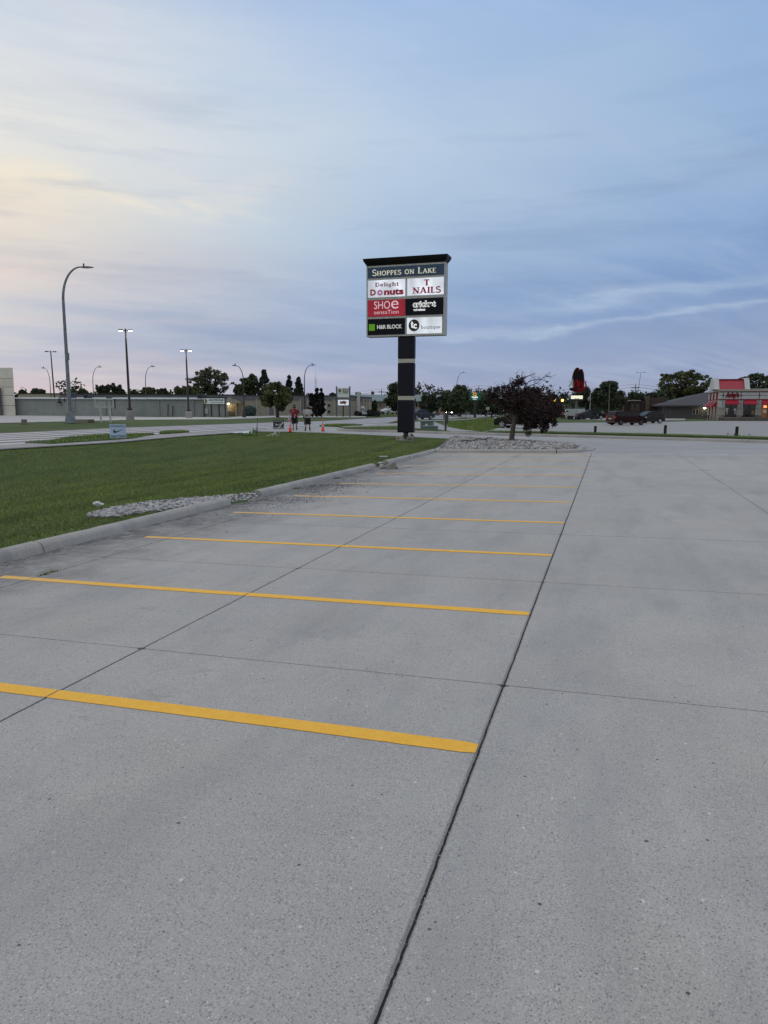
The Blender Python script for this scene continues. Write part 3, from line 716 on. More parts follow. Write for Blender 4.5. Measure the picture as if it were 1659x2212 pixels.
# letters as strokes: (points, weight) ; weight 1 = thick stem, .45 = hairline ; 's' marks serif feet at (x, y)
GL = {
 'S': (.62, [(arc(.31, .74, .23, .23, 20, 265, 9)+arc(.31, .25, .25, .25, 85, -160, 9), .8)], []),
 'H': (.86, [([(.17, 0), (.17, 1)], 1), ([(.69, 0), (.69, 1)], 1), ([(.17, .5), (.69, .5)], .5)], [(.17, 0), (.17, 1), (.69, 0), (.69, 1)]),
 'O': (.88, [(arc(.44, .5, .33, .47, 0, 360, 20), .85)], []),
 'P': (.68, [([(.17, 0), (.17, 1)], 1), ([(.17, .97), (.36, .97)]+arc(.36, .73, .2, .24, 90, -90, 8)+[(.17, .49)], .7)], [(.17, 0), (.17, 1)]),
 'E': (.68, [([(.17, 0), (.17, 1)], 1), ([(.17, .97), (.60, .97), (.60, .84)], .5), ([(.17, .5), (.48, .5)], .5), ([(.17, .03), (.62, .03), (.62, .18)], .5)], [(.17, 0), (.17, 1)]),
 'N': (.90, [([(.17, 0), (.17, 1)], .6), ([(.14, .98), (.73, .02)], 1), ([(.73, 0), (.73, 1)], .6)], [(.17, 0), (.12, 1), (.73, 1)]),
 'L': (.64, [([(.17, 0), (.17, 1)], 1), ([(.17, .03), (.58, .03), (.58, .2)], .5)], [(.17, 0), (.17, 1)]),
 'A': (.88, [([(.12, 0), (.42, 1)], .6), ([(.42, 1), (.74, 0)], 1), ([(.22, .33), (.63, .33)], .5)], [(.12, 0), (.74, 0)]),
 'K': (.82, [([(.17, 0), (.17, 1)], 1), ([(.66, .98), (.2, .45)], .55), ([(.33, .6), (.70, .02)], 1)], [(.17, 0), (.17, 1), (.66, 1), (.70, 0)]),
 'T': (.76, [([(.38, 0), (.38, 1)], 1), ([(.08, .82), (.08, .96), (.68, .96), (.68, .82)], .6)], [(.38, 0)]),
 'I': (.40, [([(.2, 0), (.2, 1)], 1)], [(.2, 0), (.2, 1)]),
 'D': (.84, [([(.17, 0), (.17, 1)], 1), ([(.17, .97), (.36, .97)]+arc(.36, .5, .33, .47, 90, -90, 12)+[(.17, .03)], .7)], [(.17, 0), (.17, 1)]),
 'e': (.62, [([(.08, .36), (.52, .36)]+arc(.30, .34, .22, .30, 5, 315, 14), .7)], []),
 'l': (.34, [([(.17, 0), (.17, 1)], .9)], [(.17, 0), (.12, 1)]),
 'i': (.34, [([(.17, 0), (.17, .64)], .9), ([(.17, .82), (.17, .93)], 1.1)], [(.17, 0), (.12, .64)]),
 'g': (.62, [(arc(.28, .40, .19, .21, 0, 360, 14), .7), ([(.14, .2), (.22, .06), (.44, .04)]+arc(.30, -.12, .20, .14, 40, -250, 10), .6), ([(.44, .55), (.58, .64)], .7)], []),
 'h': (.70, [([(.17, 0), (.17, 1)], .9), (arc(.36, .42, .18, .20, 170, 0, 8)+[(.54, 0)], .8)], [(.17, 0), (.12, 1), (.54, 0)]),
 't': (.44, [([(.20, .92), (.20, .14)]+arc(.30, .13, .10, .11, 180, 320, 5), .8), ([(.05, .62), (.40, .62)], .5)], []),
 'b': (.66, [([(.15, 0), (.15, 1)], .8), (arc(.34, .32, .20, .30, 150, -150, 14), .7)], [(.10, 1)]),
 'o': (.62, [(arc(.31, .32, .22, .30, 0, 360, 16), .7)], []),
 'u': (.70, [([(.15, .64), (.15, .2)]+arc(.33, .2, .18, .18, 180, 350, 8), .8), ([(.53, .64), (.53, 0)], .8)], [(.10, .64), (.48, .64), (.58, 0)]),
 'q': (.66, [(arc(.31, .32, .20, .30, 30, 330, 14), .7), ([(.50, .64), (.50, -.33)], .8)], [(.50, -.33)]),
}
def strokes(word, w=.16, slab=.09, smallcap=None, gap=.04):
    """returns (verts, faces, layer offsets) of a word in serif letters; smallcap: size of all but capitals marked upper"""
    V, Fc, Ly = [], [], []; x0 = 0.0; ly = 0
    for ch in word:
        if ch == ' ': x0 += .42; continue
        k = 1.0; c = ch
        if smallcap and ch.islower(): k = smallcap; c = ch.upper()
        adv, st, serif = GL[c]
        polys = []
        for pts, wt in st:
            hw = w*wt/2/k**.5; n = len(pts); ring = []
            for i, p in enumerate(pts):
                a = Vector(pts[max(i-1, 0)]); b = Vector(pts[min(i+1, n-1)]); d = (b-a).normalized(); nn = Vector((-d.y, d.x))
                ring.append((Vector(p)+nn*hw, Vector(p)-nn*hw))
            for (a, b), (c2, d2) in zip(ring[:-1], ring[1:]): polys.append(([a, b, d2, c2], ly))
            ly += 1
        for sx, sy in serif:
            hw = w*.5/k**.5+slab; t = w*.42; y0 = sy-(t if sy > .3 else 0)
            polys.append(([Vector((sx-hw, y0)), Vector((sx+hw, y0)), Vector((sx+hw, y0+t)), Vector((sx-hw, y0+t))], ly)); ly += 1
        for pl, l in polys:
            b = len(V); V += [(x0+p.x*k, p.y*k) for p in pl]; Fc.append(tuple(range(b, b+len(pl)))); Ly += [l]*len(pl)
        x0 += (adv+gap)*k
    return V, Fc, Ly
def put(mb, T, x0, x1, z0, z1, y, ht=None):
    """fit lettering T into the rectangle x0..x1, z0..z1 on the plane at local y"""
    V, Fc, Ly = T
    xs = [p[0] for p in V]; ys = [p[1] for p in V]; ax, bx_, ay, by_ = min(xs), max(xs), min(ys), max(ys)
    mb.add([(x0+(p[0]-ax)/(bx_-ax)*(x1-x0), y-(.0004*(Ly[i] % 7) if Ly else 0), z0+(p[1]-ay)/(by_-ay)*(z1-z0)) for i, p in enumerate(V)], Fc)
def poly_plate(mb, pts, x0, x1, z0, z1, y, dep=.0):
    """normalised outline (0..1) as a flat or solid plate"""
    P = [(x0+p[0]*(x1-x0), z0+p[1]*(z1-z0)) for p in pts]
    if dep: mb.prism(P, y, y+dep)
    else: mb.add([(p[0], y, p[1]) for p in P], [tuple(range(len(P)))])
SWOOSH = [(0.165, .92), (.10, .80), (.04, .62), (.01, .42), (.0, .25), (.03, .10), (.09, .02), (.17, .0), (.27, .05), (.40, .16), (.60, .38), (.80, .62), (1.0, .88), (.80, .72), (.60, .56), (.42, .42), (.30, .36), (.20, .38), (.15, .48), (.145, .66), (.155, .80)]

# ------------------------------------------------------------------ shared materials
BLK = M('black_paint', (.007, .007, .008), .5, spec=.3); WHT = M('white_paint', (.72, .73, .74), .5); NAVY = M('navy_metal', (.007, .008, .018), .5, spec=.28)
ALU = M('grey_aluminium', (.47, .475, .46), .5, var=.18, vs=5); STEEL = M('galvanised_steel', (.20, .235, .26), .5, .3, var=.3, vs=3); BRONZE = M('bronze_metal', (.035, .033, .034), .5, .2)
PAD = M('pole_footing', (.31, .30, .285), .9, var=.25, vs=4); GLASS = M('dark_glass', (.012, .015, .02), .08, spec=.8)

# ------------------------------------------------------------------ the shopping centre sign
def backlit(name, col, emit, es, tubes=False, wash=.3):
    """translucent sign face lit by fluorescent tubes behind it"""
    m = bpy.data.materials.new(name); m.use_nodes = True; T = NT(m.node_tree); b = m.node_tree.nodes['Principled BSDF']
    b.inputs['Base Color'].default_value = (*col, 1); b.inputs['Roughness'].default_value = .35
    b.inputs['Emission Color'].default_value = (*emit, 1)
    if tubes:
        tc = T.n('ShaderNodeTexCoord'); s = T.n('ShaderNodeSeparateXYZ'); T.l(tc.outputs['Object'], s.inputs[0])
        n = T.noise(T.xyz(T.m('MULTIPLY', s.outputs[0], .75), 0.0, T.m('MULTIPLY', s.outputs[2], .45)), 1.5, 1, .4)
        T.l(T.m('MULTIPLY', T.ramp(n, [(.34, wash), (.70, 1.0)]), es), b.inputs['Emission Strength'])
    else: b.inputs['Emission Strength'].default_value = es
    return m
base = gp(877, 946)
pyl = thing('pylon_sign', 'tall pylon sign with six shop panels on a dark banded pillar beside the car park', 'sign', base, -TH)
FP = Fac(base, ang=-TH)
def z1(px, py): return (772.3+px*.13021, 540.05+py*.13021)          # detail view -> photo pixels
D_ = .33                                                            # half depth of the cabinet
xa, xb, za, zb = FP.rect(791.6, 570.5, 961, 725.6, -D_)
cab = MB(); cab.bx(xa, xb, -D_+.05, D_-.05, za, zb)
fr = .075
for a, b, c, d in ((xa, xa+fr, za, zb), (xb-fr, xb, za, zb), (xa+fr, xb-fr, za, za+fr*1.2), (xa+fr, xb-fr, zb-fr*1.6, zb)):
    cab.bx(a, b, -D_, -D_+.05, c, d); cab.bx(a, b, D_-.05, D_, c, d)
cabo = cab.build('cabinet', ALU, pyl)
cap = MB(); ct = FP.pt(876, 554, -D_)[1]-zb
cap.loft([[(xa+.02, -D_+.02, zb), (xb-.02, -D_+.02, zb), (xb-.02, D_-.02, zb), (xa+.02, D_-.02, zb)],
          [(xa-.12, -D_-.16, zb+ct*.55), (xb+.12, -D_-.16, zb+ct*.55), (xb+.12, D_+.16, zb+ct*.55), (xa-.12, D_+.16, zb+ct*.55)],
          [(xa-.16, -D_-.22, zb+ct*.92), (xb+.16, -D_-.22, zb+ct*.92), (xb+.16, D_+.22, zb+ct*.92), (xa-.16, D_+.22, zb+ct*.92)],
          [(xa-.02, -D_-.02, zb+ct*1.02), (xb+.02, -D_-.02, zb+ct*1.02), (xb+.02, D_+.02, zb+ct*1.02), (xa-.02, D_+.02, zb+ct*1.02)]])
cap.build('cap', BLK, pyl)
E_WH = backlit('lit_white_face', (.55, .58, .62), (.80, .85, .95), .85, True, .42); E_BL = backlit('lit_blue_face', (.010, .03, .065), (.02, .06, .12), .22)
E_RED = backlit('lit_red_face', (.30, .012, .03), (.42, .012, .035), .50, True, .45); E_BK = M('black_face', (.004, .0045, .010), .45, spec=.2)
E_WH2 = backlit('lit_white_face_b', (.55, .58, .62), (.80, .86, .95), .85, True, .5)
L_CRM = backlit('lit_cream_letters', (.6, .58, .48), (.80, .76, .58), .42); L_WHT = backlit('lit_white_letters', (.7, .7, .7), (.9, .92, .92), .68); L_MAR = M('maroon_letters', (.16, .008, .04), .4, emit=(.18, .005, .03), es=.25)
L_RED = M('red_letters', (.26, .006, .03), .4, emit=(.30, .004, .03), es=.3); L_PNK = M('mauve_letters', (.42, .16, .36), .4, emit=(.42, .14, .34), es=.35)
L_GRN = M('green_square', (.10, .33, .01), .5, emit=(.10, .34, .01), es=.35); L_BLK = M('black_letters', (.012, .012, .014), .5); L_GRY = backlit('lit_grey_letters', (.5, .5, .5), (.62, .63, .62), .45)
L_PINK2 = backlit('pale_pink_letters', (.62, .5, .54), (.8, .62, .68), .55)
for s in (-1, 1):                                                   # the same panels on both faces of the cabinet
    def fy(d): return s*(D_-.02-d) if s > 0 else -(D_-.02)-d
    def panel(name, mat, q):
        """q: detail-view rectangle of the panel"""
        m = MB(); xm0 = FP.pt(*z1((q[0]), (q[1]+q[3])/2), -D_)[0]; xm1 = FP.pt(*z1(q[2], (q[1]+q[3])/2), -D_)[0]
        zc0 = FP.pt(*z1((q[0]+q[2])/2, q[3]), -D_)[1]; zc1 = FP.pt(*z1((q[0]+q[2])/2, q[1]), -D_)[1]
        if s < 0: m.bx(xm0, xm1, -D_-.003, -D_+.045, zc0, zc1)
        else: m.bx(-xm1+xa+xb, -xm0+xa+xb, D_-.045, D_+.003, zc0, zc1)
        return m.build(name, mat, pyl)
    def letters(T, q, mat, par, lift=.012, name='lettering'):
        """q: detail-view left, top, right, bottom of the word"""
        m = MB(); xm0 = FP.pt(*z1(q[0], (q[1]+q[3])/2), -D_)[0]; xm1 = FP.pt(*z1(q[2], (q[1]+q[3])/2), -D_)[0]
        zc0 = FP.pt(*z1((q[0]+q[2])/2, q[3]), -D_)[1]; zc1 = FP.pt(*z1((q[0]+q[2])/2, q[1]), -D_)[1]
        put(m, T, xm0, xm1, zc0, zc1, -D_-lift)
        if s > 0: m.v = [(xa+xb-p[0], -p[1], p[2]) for p in m.v]
        return m.build(name, mat, par, fix=False)
    hp = panel('header_panel', E_BL, (172, 262, 1437, 432))
    letters(strokes('Shoppes on Lake'.replace('on', 'on'), .17, .07, .74), (246, 296, 1305, 408), L_CRM, hp)
    p1 = panel('shop_panel', E_WH, (172, 492, 788, 778)); p2 = panel('shop_panel', E_WH, (826, 452, 1430, 744))
    p3 = panel('shop_panel', E_RED, (172, 814, 786, 1096)); p4 = panel('shop_panel', E_BK, (795, 782, 1423, 1070))
    p5 = panel('shop_panel', E_BK, (170, 1126, 783, 1408)); p6 = panel('shop_panel', E_WH2, (820, 1104, 1396, 1384))
    letters(strokes('Delight', .21, .10), (290, 535, 685, 622), L_MAR, p1)
    letters(txt('D', .045), (213, 655, 305, 757), L_RED, p1); letters(txt('nuts', .05), (440, 640, 765, 745), L_RED, p1)
    ring = [(.5+.5*math.cos(a), .5+.5*math.sin(a)) for a in np.linspace(0, 6.283, 25)]+[(.5+.2*math.cos(a), .5+.2*math.sin(a)) for a in np.linspace(6.283, 0, 25)]
    rv = [(a, b) for a, b in ring]; rf = [(i, i+1, 48-i, 49-i) for i in range(24)]
    letters((rv, rf, []), (328, 662, 420, 755), L_PNK, p1)
    letters(strokes('T', .23, .08), (1103, 487, 1197, 590), L_RED, p2); letters(strokes('NAILS', .22, .08), (905, 607, 1386, 722), L_RED, p2)
    letters(txt('SHO', -.005), (276, 850, 540, 976), L_PINK2, p3); letters(txt('e', -.005), (560, 840, 680, 972), L_PINK2, p3); letters(txt('sensaTion', -.008), (276, 996, 682, 1060), L_PINK2, p3)
    letters(txt('cricket', .055), (918, 838, 1300, 948), L_WHT, p4, .010); letters(txt('cricket', -.004), (930, 852, 1288, 938), L_BLK, p4, .018)
    letters(([(0, 0), (.35, .1), (1, 1), (.55, .75)], [(0, 1, 2, 3)], []), (1128, 868, 1190, 938), L_GRN, p4, .022)
    letters(txt('wireless', .03), (926, 966, 1124, 1010), L_WHT, p4)
    letters(([(0, 0), (1, 0), (1, 1), (0, 1)], [(0, 1, 2, 3)], []), (190, 1230, 288, 1340), L_GRN, p5)
    letters(txt('H&R BLOCK', .035), (325, 1238, 738, 1306), L_GRY, p5)
    disc = ([(.5+.5*math.cos(a), .5+.5*math.sin(a)) for a in np.linspace(0, 6.283, 33)[:-1]], [tuple(range(32))], [])
    letters(disc, (848, 1152, 1028, 1348), M('charcoal_disc', (.03, .026, .027), .5), p6, .010); letters(strokes('t', .22, .0), (885, 1190, 935, 1295), L_WHT, p6, .02); letters(txt('c', .03), (928, 1226, 985, 1306), L_WHT, p6, .02)
    letters(strokes('boutique', .16, .06), (1052, 1248, 1378, 1322), L_BLK, p6)
# cabinet bars between the rows
bars = MB()
for y_ in (462, 796, 1112):
    r = FP.rect(*z1(172, y_-16), *z1(1430, y_+14), -D_); bars.bx(xa+fr, xb-fr, -D_-.006, D_+.006, r[2], r[3])
bars.build('divider_bars', ALU, pyl)
# pillar sections
xp0, xp1 = FP.pt(858.5, 830, -.2)[0], FP.pt(893.5, 830, -.2)[0]
zt = [za]+[FP.pt(877, y, -.2)[1] for y in (775.3, 783.2, 855.6, 863.6, 935)]
for a, b in ((1, 0), (3, 2), (5, 4)):
    m = MB(); m.bbox(xp0, xp1, -.22, .22, zt[a]+.012, zt[b]-.012, .06, 3); m.build('pillar_cladding', NAVY, pyl)
for a, b in ((2, 1), (4, 3)):
    m = MB(); m.bx(xp0+.03, xp1-.03, -.19, .19, zt[a]-.01, zt[b]+.01); m.build('pillar_band', L_CRM2 if False else M('cream_band', (.52, .50, .42), .5), pyl)
m = MB(); xc = (xp0+xp1)/2; m.lathe([(.15, -.3), (.15, zt[5]+.2)], (xc, 0, 0), 16); m.build('steel_post', M('dark_steel', (.03, .03, .033), .6), pyl, smooth=True)
def boulder(name, label, p, size, seed, mat, rz=0):
    v, f = ico_var(seed, 3); mb = MB(); mb.add([(q[0]*size[0], q[1]*size[1], q[2]*size[2]) for q in v], [tuple(x) for x in f])
    o = mb.build(name, mat, None, smooth=True); o.location = p; o.rotation_euler = (0, 0, rz); return tag(o, label, 'rock')
BR = [M('boulder_grey', (.20, .19, .185), .85, var=.4, vs=5, bump=.5, bs=18), M('boulder_tan', (.27, .22, .17), .85, var=.4, vs=4, bump=.5, bs=18), M('boulder_dark', (.11, .105, .10), .9, var=.4, vs=5, bump=.5, bs=18)]
for i, (x, y, w, h, dyy, mi_, lab) in enumerate(((863.5, 951, 15, 11, .25, 1, 'rounded tan boulder at left foot of the pylon sign'), (868.5, 953.5, 16, 9, -.25, 0, 'low flat grey boulder in front of the pylon sign post'), (886, 953, 15, 13, -.22, 0, 'leaning slab shaped boulder right in front of the pylon sign post'), (889.5, 949, 12, 14, .3, 2, 'dark boulder behind the leaning slab at the pylon sign foot'), (872, 946.5, 8, 8, .5, 1, 'small brown boulder tucked behind the pylon sign post'))):
    p = gp(x, y-2); k = mpp(p); o = boulder('boulder', lab, (p.x, p.y, p.z+h*k*.22-.06), (w*k*.55, w*k*.45, h*k*.62), 20+i, BR[mi_], i*1.3); o['group'] = 'boulders round the pylon sign foot'

# ------------------------------------------------------------------ lamp posts
def arm_lamp(x, yb, xe, ye, label, r0=.11, mat=STEEL, head=True, base_y=None, foot=True, shoulder=.27, group='curved arm street lamps along the road', yb_vis=None):
    p = gp(x, yb); k = mpp(p); rz = facing(p)
    t = thing('street_lamp', label, 'street lamp', p, rz, group)
    zt_ = zat(p, x, ye)-p.z; dxm = Fac(p, ang=rz).pt(xe, ye)[0]; s = 1 if dxm > 0 else -1; w = abs(dxm)
    # straight tapered pole, then a quarter-ellipse sweep out to the head
    reach = w*.62; rise = zt_*shoulder; z0 = zt_-rise
    path = [(0, 0, 0), (0, 0, z0*.5), (0, 0, z0)]; rad = [r0, r0*.84, r0*.66]
    for i in range(1, 15):
        a = math.pi/2*i/14; path.append((s*reach*1.0*(1-math.cos(a)), 0, z0+rise*math.sin(a))); rad.append(r0*(.66-.32*i/14))
    m = MB(); m.tube(path, rad, 12); m.build('pole', mat, t, smooth=True)
    m = MB(); hx = s*reach; L = w-reach
    m.loft([[(hx+s*L*f, -b, zt_+c-h), (hx+s*L*f, b, zt_+c-h), (hx+s*L*f, b*.7, zt_+c+h), (hx+s*L*f, -b*.7, zt_+c+h)] for f, b, h, c in ((-.05, .05, .05, 0), (.12, .13, .07, .0), (.5, .17, .07, .02), (.85, .13, .04, .04), (1.0, .04, .015, .06))])
    hd = m.build('lamp_head', M('lamp_head_grey', (.10, .11, .12), .45, .4), t)
    m = MB(); m.lathe([(.05, 0), (.06, .05), (.06, .22), (.03, .26)], (hx+s*L*.18, 0, zt_+.06), 10); m.build('photocell', BLK, hd)
    if foot:
        m = MB(); m.box((0, 0, .45), (r0*5.2, r0*5.2, .9), top=.72); m.box((0, 0, .02), (r0*5.8, r0*5.8, .06)); m.build('base_cover', mat, t)
        m = MB(); m.bx(r0*.6, r0*1.25, -.05, .05, z0*.52, z0*.58); m.build('junction_plate', mat, t)
    return t
arm_lamp(152.5, 913, 202.5, 573.5, 'tallest street lamp with a thick grey pole on the verge at left', r0=.175, shoulder=.22)
arm_lamp(112.5, 896, 89, 795.5, 'thin street lamp arching left, just behind the dark unlit twin-head light pole', foot=False, r0=.09, shoulder=.30, mat=BRONZE)
arm_lamp(204.6, 897, 221, 792.5, 'thin street lamp rising behind the roof, left of the empty sign frame', foot=False, r0=.09, shoulder=.30, mat=BRONZE)
arm_lamp(317.5, 898, 335.5, 791.5, 'thin street lamp between the two lit twin-head light poles', foot=False, r0=.09, shoulder=.30, mat=BRONZE)
arm_lamp(527.5, 901.5, 500.5, 790, 'street lamp arching left in front of the tan building entrance', r0=.10, shoulder=.28, mat=BRONZE)
arm_lamp(658.5, 902, 682, 788.5, 'street lamp arching right beside the dark columnar evergreens', r0=.10, shoulder=.27, mat=BRONZE)
arm_lamp(985.5, 894, 1006.5, 805, 'street lamp right of the pylon sign behind the oncoming car', r0=.14, shoulder=.32)

LED = M('led_panel', (.8, .8, .8), .4, emit=(1.0, .97, .90), es=9.0); LED0 = M('led_panel_off', (.10, .10, .11), .3)
def twin_lamp(x, yb, xt, yt, half, label, lit, padh=0, rod=.10, group='twin-head light poles on car parks', tilt=0):
    p = gp(x, yb); k = mpp(p); t = thing('light_pole', label, 'light pole', p, facing(p), group); zt_ = zat(p, x, yt)-p.z; zp = 0
    if padh:
        zp = padh*k; m = MB(); m.lathe([(.42, -.2), (.42, zp-.03), (.39, zp)], n=20); m.build('footing', PAD, t, smooth=True)
        m = MB(); m.bx(-.24, .24, -.24, .24, zp, zp+.22); m.build('base_cover', BRONZE, t)
    m = MB(); lx = tilt*k
    m.tube([(0, 0, zp), (lx*.5, 0, (zp+zt_)/2), (lx, 0, zt_)], [rod*1.15, rod, rod*.75], 10); m.build('pole', BRONZE, t, smooth=True)
    for s in (-1, 1):
        w = half*k; m = MB(); x0, x1 = lx+s*rod*.7, lx+s*w
        m.tube([(x0, 0, zt_-.08), (lx+s*w*.4, 0, zt_-.06)], .035, 6); m.bbox(min(lx+s*w*.36, x1), max(lx+s*w*.36, x1), -.2, .2, zt_-.10, zt_+.03, .025, 2)
        hd = m.build('lamp_head', BRONZE, t)
        m = MB(); m.bx(min(lx+s*w*.42, lx+s*w*.97), max(lx+s*w*.42, lx+s*w*.97), -.17, .17, zt_-.135, zt_-.101); m.build('light_panel', LED if lit else LED0, hd)
    m = MB(); m.lathe([(rod*.8, zt_-.02), (rod*.8, zt_+.08), (.02, zt_+.12)], (lx, 0, 0), 8); m.build('pole_cap', BRONZE, t)
    if lit:
        for s in (-1, 1):
            ld = bpy.data.lights.new('lamp_light', 'SPOT'); ld.energy = 260; ld.color = (1, .95, .85); ld.spot_size = R(150); ld.spot_blend = .8; ld.shadow_soft_size = .2
            lo = bpy.data.objects.new('lamp_light', ld); COL.objects.link(lo); lo.parent = t; lo.location = (lx+s*half*k*.7, 0, zt_-.2)
    return t
twin_lamp(120.4, 896.5, 120.4, 759, 11.5, 'dark unlit twin-head light pole nearest the white metal building', False, 11.5, .12, tilt=-2)
twin_lamp(281.3, 907, 281, 712.5, 14, 'lit twin-head light pole on the verge, taller of the two lit ones', True, 20, .12, tilt=-1)
twin_lamp(408, 902.8, 408, 756, 12, 'lit twin-head light pole between the tall lit pole and the medical supply sign', True, 14, .11, tilt=-1)
twin_lamp(1371, 893, 1371, 804.5, 10.5, 'unlit twin-head light pole standing behind the parked cars at right', False, 0, .10, tilt=8)
# ------------------------------------------------------------------ buildings on the left
def blocks(T, u, v, P, b): pass
def brickmat(name, c1, c2, mortar, sx, sy, rough=.9):
    m = bpy.data.materials.new(name); m.use_nodes = True; T = NT(m.node_tree); b = m.node_tree.nodes['Principled BSDF']; b.inputs['Roughness'].default_value = rough
    tc = T.n('ShaderNodeTexCoord'); s = T.n('ShaderNodeSeparateXYZ'); T.l(tc.outputs['Object'], s.inputs[0])
    br = T.n('ShaderNodeTexBrick'); T.l(T.xyz(T.m('ADD', s.outputs[0], s.outputs[1]), s.outputs[2], 0.0), br.inputs['Vector'])
    br.inputs['Color1'].default_value = (*c1, 1); br.inputs['Color2'].default_value = (*c2, 1); br.inputs['Mortar'].default_value = (*mortar, 1)
    br.inputs['Scale'].default_value = 1; br.inputs['Brick Width'].default_value = sx; br.inputs['Row Height'].default_value = sy; br.inputs['Mortar Size'].default_value = .015
    st = T.noise(T.xyz(T.m('MULTIPLY', s.outputs[0], .6), 0.0, T.m('MULTIPLY', s.outputs[2], .5)), 1.2, 5, .6)
    T.l(T.mix(T.m('MULTIPLY', T.ramp(st, [(.4, 0.), (.7, 1.)]), .45), br.outputs['Color'], tuple(q*.62 for q in c1)), b.inputs['Base Color']); return m
M_BLOCK = brickmat('painted_block', (.27, .30, .295), (.29, .318, .31), (.22, .245, .24), .42, .21)
M_TANW = brickmat('tan_wall', (.335, .32, .28), (.355, .34, .295), (.29, .275, .245), .5, .25)
M_BRICK = brickmat('brown_brick', (.075, .045, .036), (.06, .037, .03), (.075, .065, .06), .25, .08); M_BRICK2 = brickmat('tan_brick', (.34, .23, .17), (.30, .20, .15), (.3, .26, .22), .25, .08)
M_MET = M('white_roof_metal', (.56, .59, .63), .38, .25, var=.2, vs=.6); M_BAND = M('grey_band', (.145, .15, .165), .7, var=.2, vs=.7); M_DOOR = M('grey_door', (.15, .155, .18), .6)
M_HVAC = M('roof_unit_metal', (.055, .062, .068), .6, .2, var=.5, vs=4); M_ROOFG = M('grey_shingle', (.075, .075, .085), .9, var=.3, vs=6, bump=.5, bs=12); M_ROOFB = M('green_grey_roof', (.17, .225, .235), .8, var=.2, vs=1.5)
M_TAN2 = M('tan_trim', (.40, .37, .31), .8, var=.2, vs=2); M_STONE = M('field_stone', (.17, .155, .14), .9, var=.8, vs=6, bump=.8, bs=8)
WALLT = .35

# long tan building behind
def fronted(x, yb, Y): q = tp(x, yb, Y); return Vector((q.x, q.y, float(zg(q.x, q.y))))
def facang(xr, Yr, ang, xl):
    """facade plane through photo column xr at distance Yr, turned by ang, starting at photo column xl"""
    a = fronted(xr, 890, Yr); f = Fac(a, ang=ang); q = f.world(f.pt(xl, 890)[0], 0, 0); q.z = float(zg(q.x, q.y)); g = Fac(q, ang=ang); g.L = (a-q).length; return g
f2 = facang(757, 134, R(9), 492); o2 = f2.o
big = thing('tan_building', 'long flat roofed tan building with grey roof band behind the road', 'building', o2, f2.ang)
X = lambda x, y=880: f2.pt(x, y)[0]
ztop = f2.pt(620, 853.6)[1]; xl, xm_, xr = X(44, 852), X(757), X(802.5)
zr2 = f2.pt(802, 858.4)[1]
m = MB(); m.bx(X(488, 880), xm_, 0, 30, -1.5, ztop-.9); m.prism([(xm_, -1.5), (xr, -1.5), (xr, zr2-.8), (xm_, ztop-.9)], .02, 30); m.build('wall', M_TANW, big)
m = MB(); m.bx(X(488, 880), xm_, -.08, 30.1, ztop-.9, ztop-.12); m.prism([(xm_, ztop-.9), (xr+.05, zr2-.8), (xr+.05, zr2-.1), (xm_, ztop-.12)], -.05, 30.1); m.build('roof_band', M_BAND, big)
m = MB(); m.bx(X(488, 880)-.1, xm_, -.16, 30.2, ztop-.12, ztop); m.prism([(xm_, ztop-.12), (xr+.1, zr2-.1), (xr+.1, zr2), (xm_, ztop)], -.12, 30.2); m.build('roof_edge', M('roof_edge_dark', (.02, .02, .023), .6), big)
DW = 30.0; wl, wr = f2.pt(44, 852, DW)[0], X(488, 880)+3; wt_ = f2.pt(300, 850.6, DW)[1]
m = MB(); m.bx(wl, wr, DW, DW+25, -1.5, wt_-1.0); m.build('wing_wall', M_TANW, big)
m = MB(); m.bx(wl+8, wr, DW-.1, DW+25, wt_-1.0, wt_-.2); m.build('roof_band', M_BAND, big)
m = MB(); m.bx(wl-.2, wr, DW-.2, DW+25, wt_-.2, wt_); m.build('roof_edge', MATS['roof_edge_dark'], big)
m = MB(); m.bx(wl-.1, wl+8, DW-.12, DW+.05, wt_-2.6, wt_-.2); m.build('end_panel', M_TAN2, big)
for x0, x1 in ((507.5, 512), (553, 556), (577.5, 581), (591, 594), (647.5, 650.5), (663, 666), (719.5, 722.5), (769, 772), (784, 786), (791, 793), (797, 799)):
    m = MB(); a, b_, z0, z1_ = f2.rect(x0, 862, x1, 899.5); m.bx(a, b_, -.16, .0, -.6, z1_); m.build('pilaster', M_TAN2, big)
m = MB(); a, b_, z0, z1_ = f2.rect(667.5, 875, 672, 899); a, b_, z0, z1_ = f2.rect(650.5, 857, 663, 898.5); m.bx(a, b_, -.06, 0, z0, z1_); m.build('grey_panel', M_DOOR, big)
for nm, q, mt in (('door', (505.3, 878.6, 513, 898.8), M_DOOR), ('door', (579.5, 881.5, 590.6, 898.6), M_DOOR), ('door', (696, 873.5, 705.5, 899.5), M('pale_door', (.52, .53, .54), .6))):
    m = MB(); a, b_, z0, z1_ = f2.rect(*q); m.bx(a, b_, -.07, 0, z0, z1_); d = m.build(nm, mt, big)
    m = MB(); m.bx(b_-.22, b_-.12, -.12, -.07, (z0+z1_)/2-.08, (z0+z1_)/2+.04); m.build('handle', STEEL, d)
for x, y in ((710.5, 875.5), (711, 889)):
    m = MB(); q = f2.pt(x, y); m.lathe([(.22, -.2), (.22, 0)], (q[0], 0, q[1]), 10, 'y'); m.build('wall_vent', BLK, big)
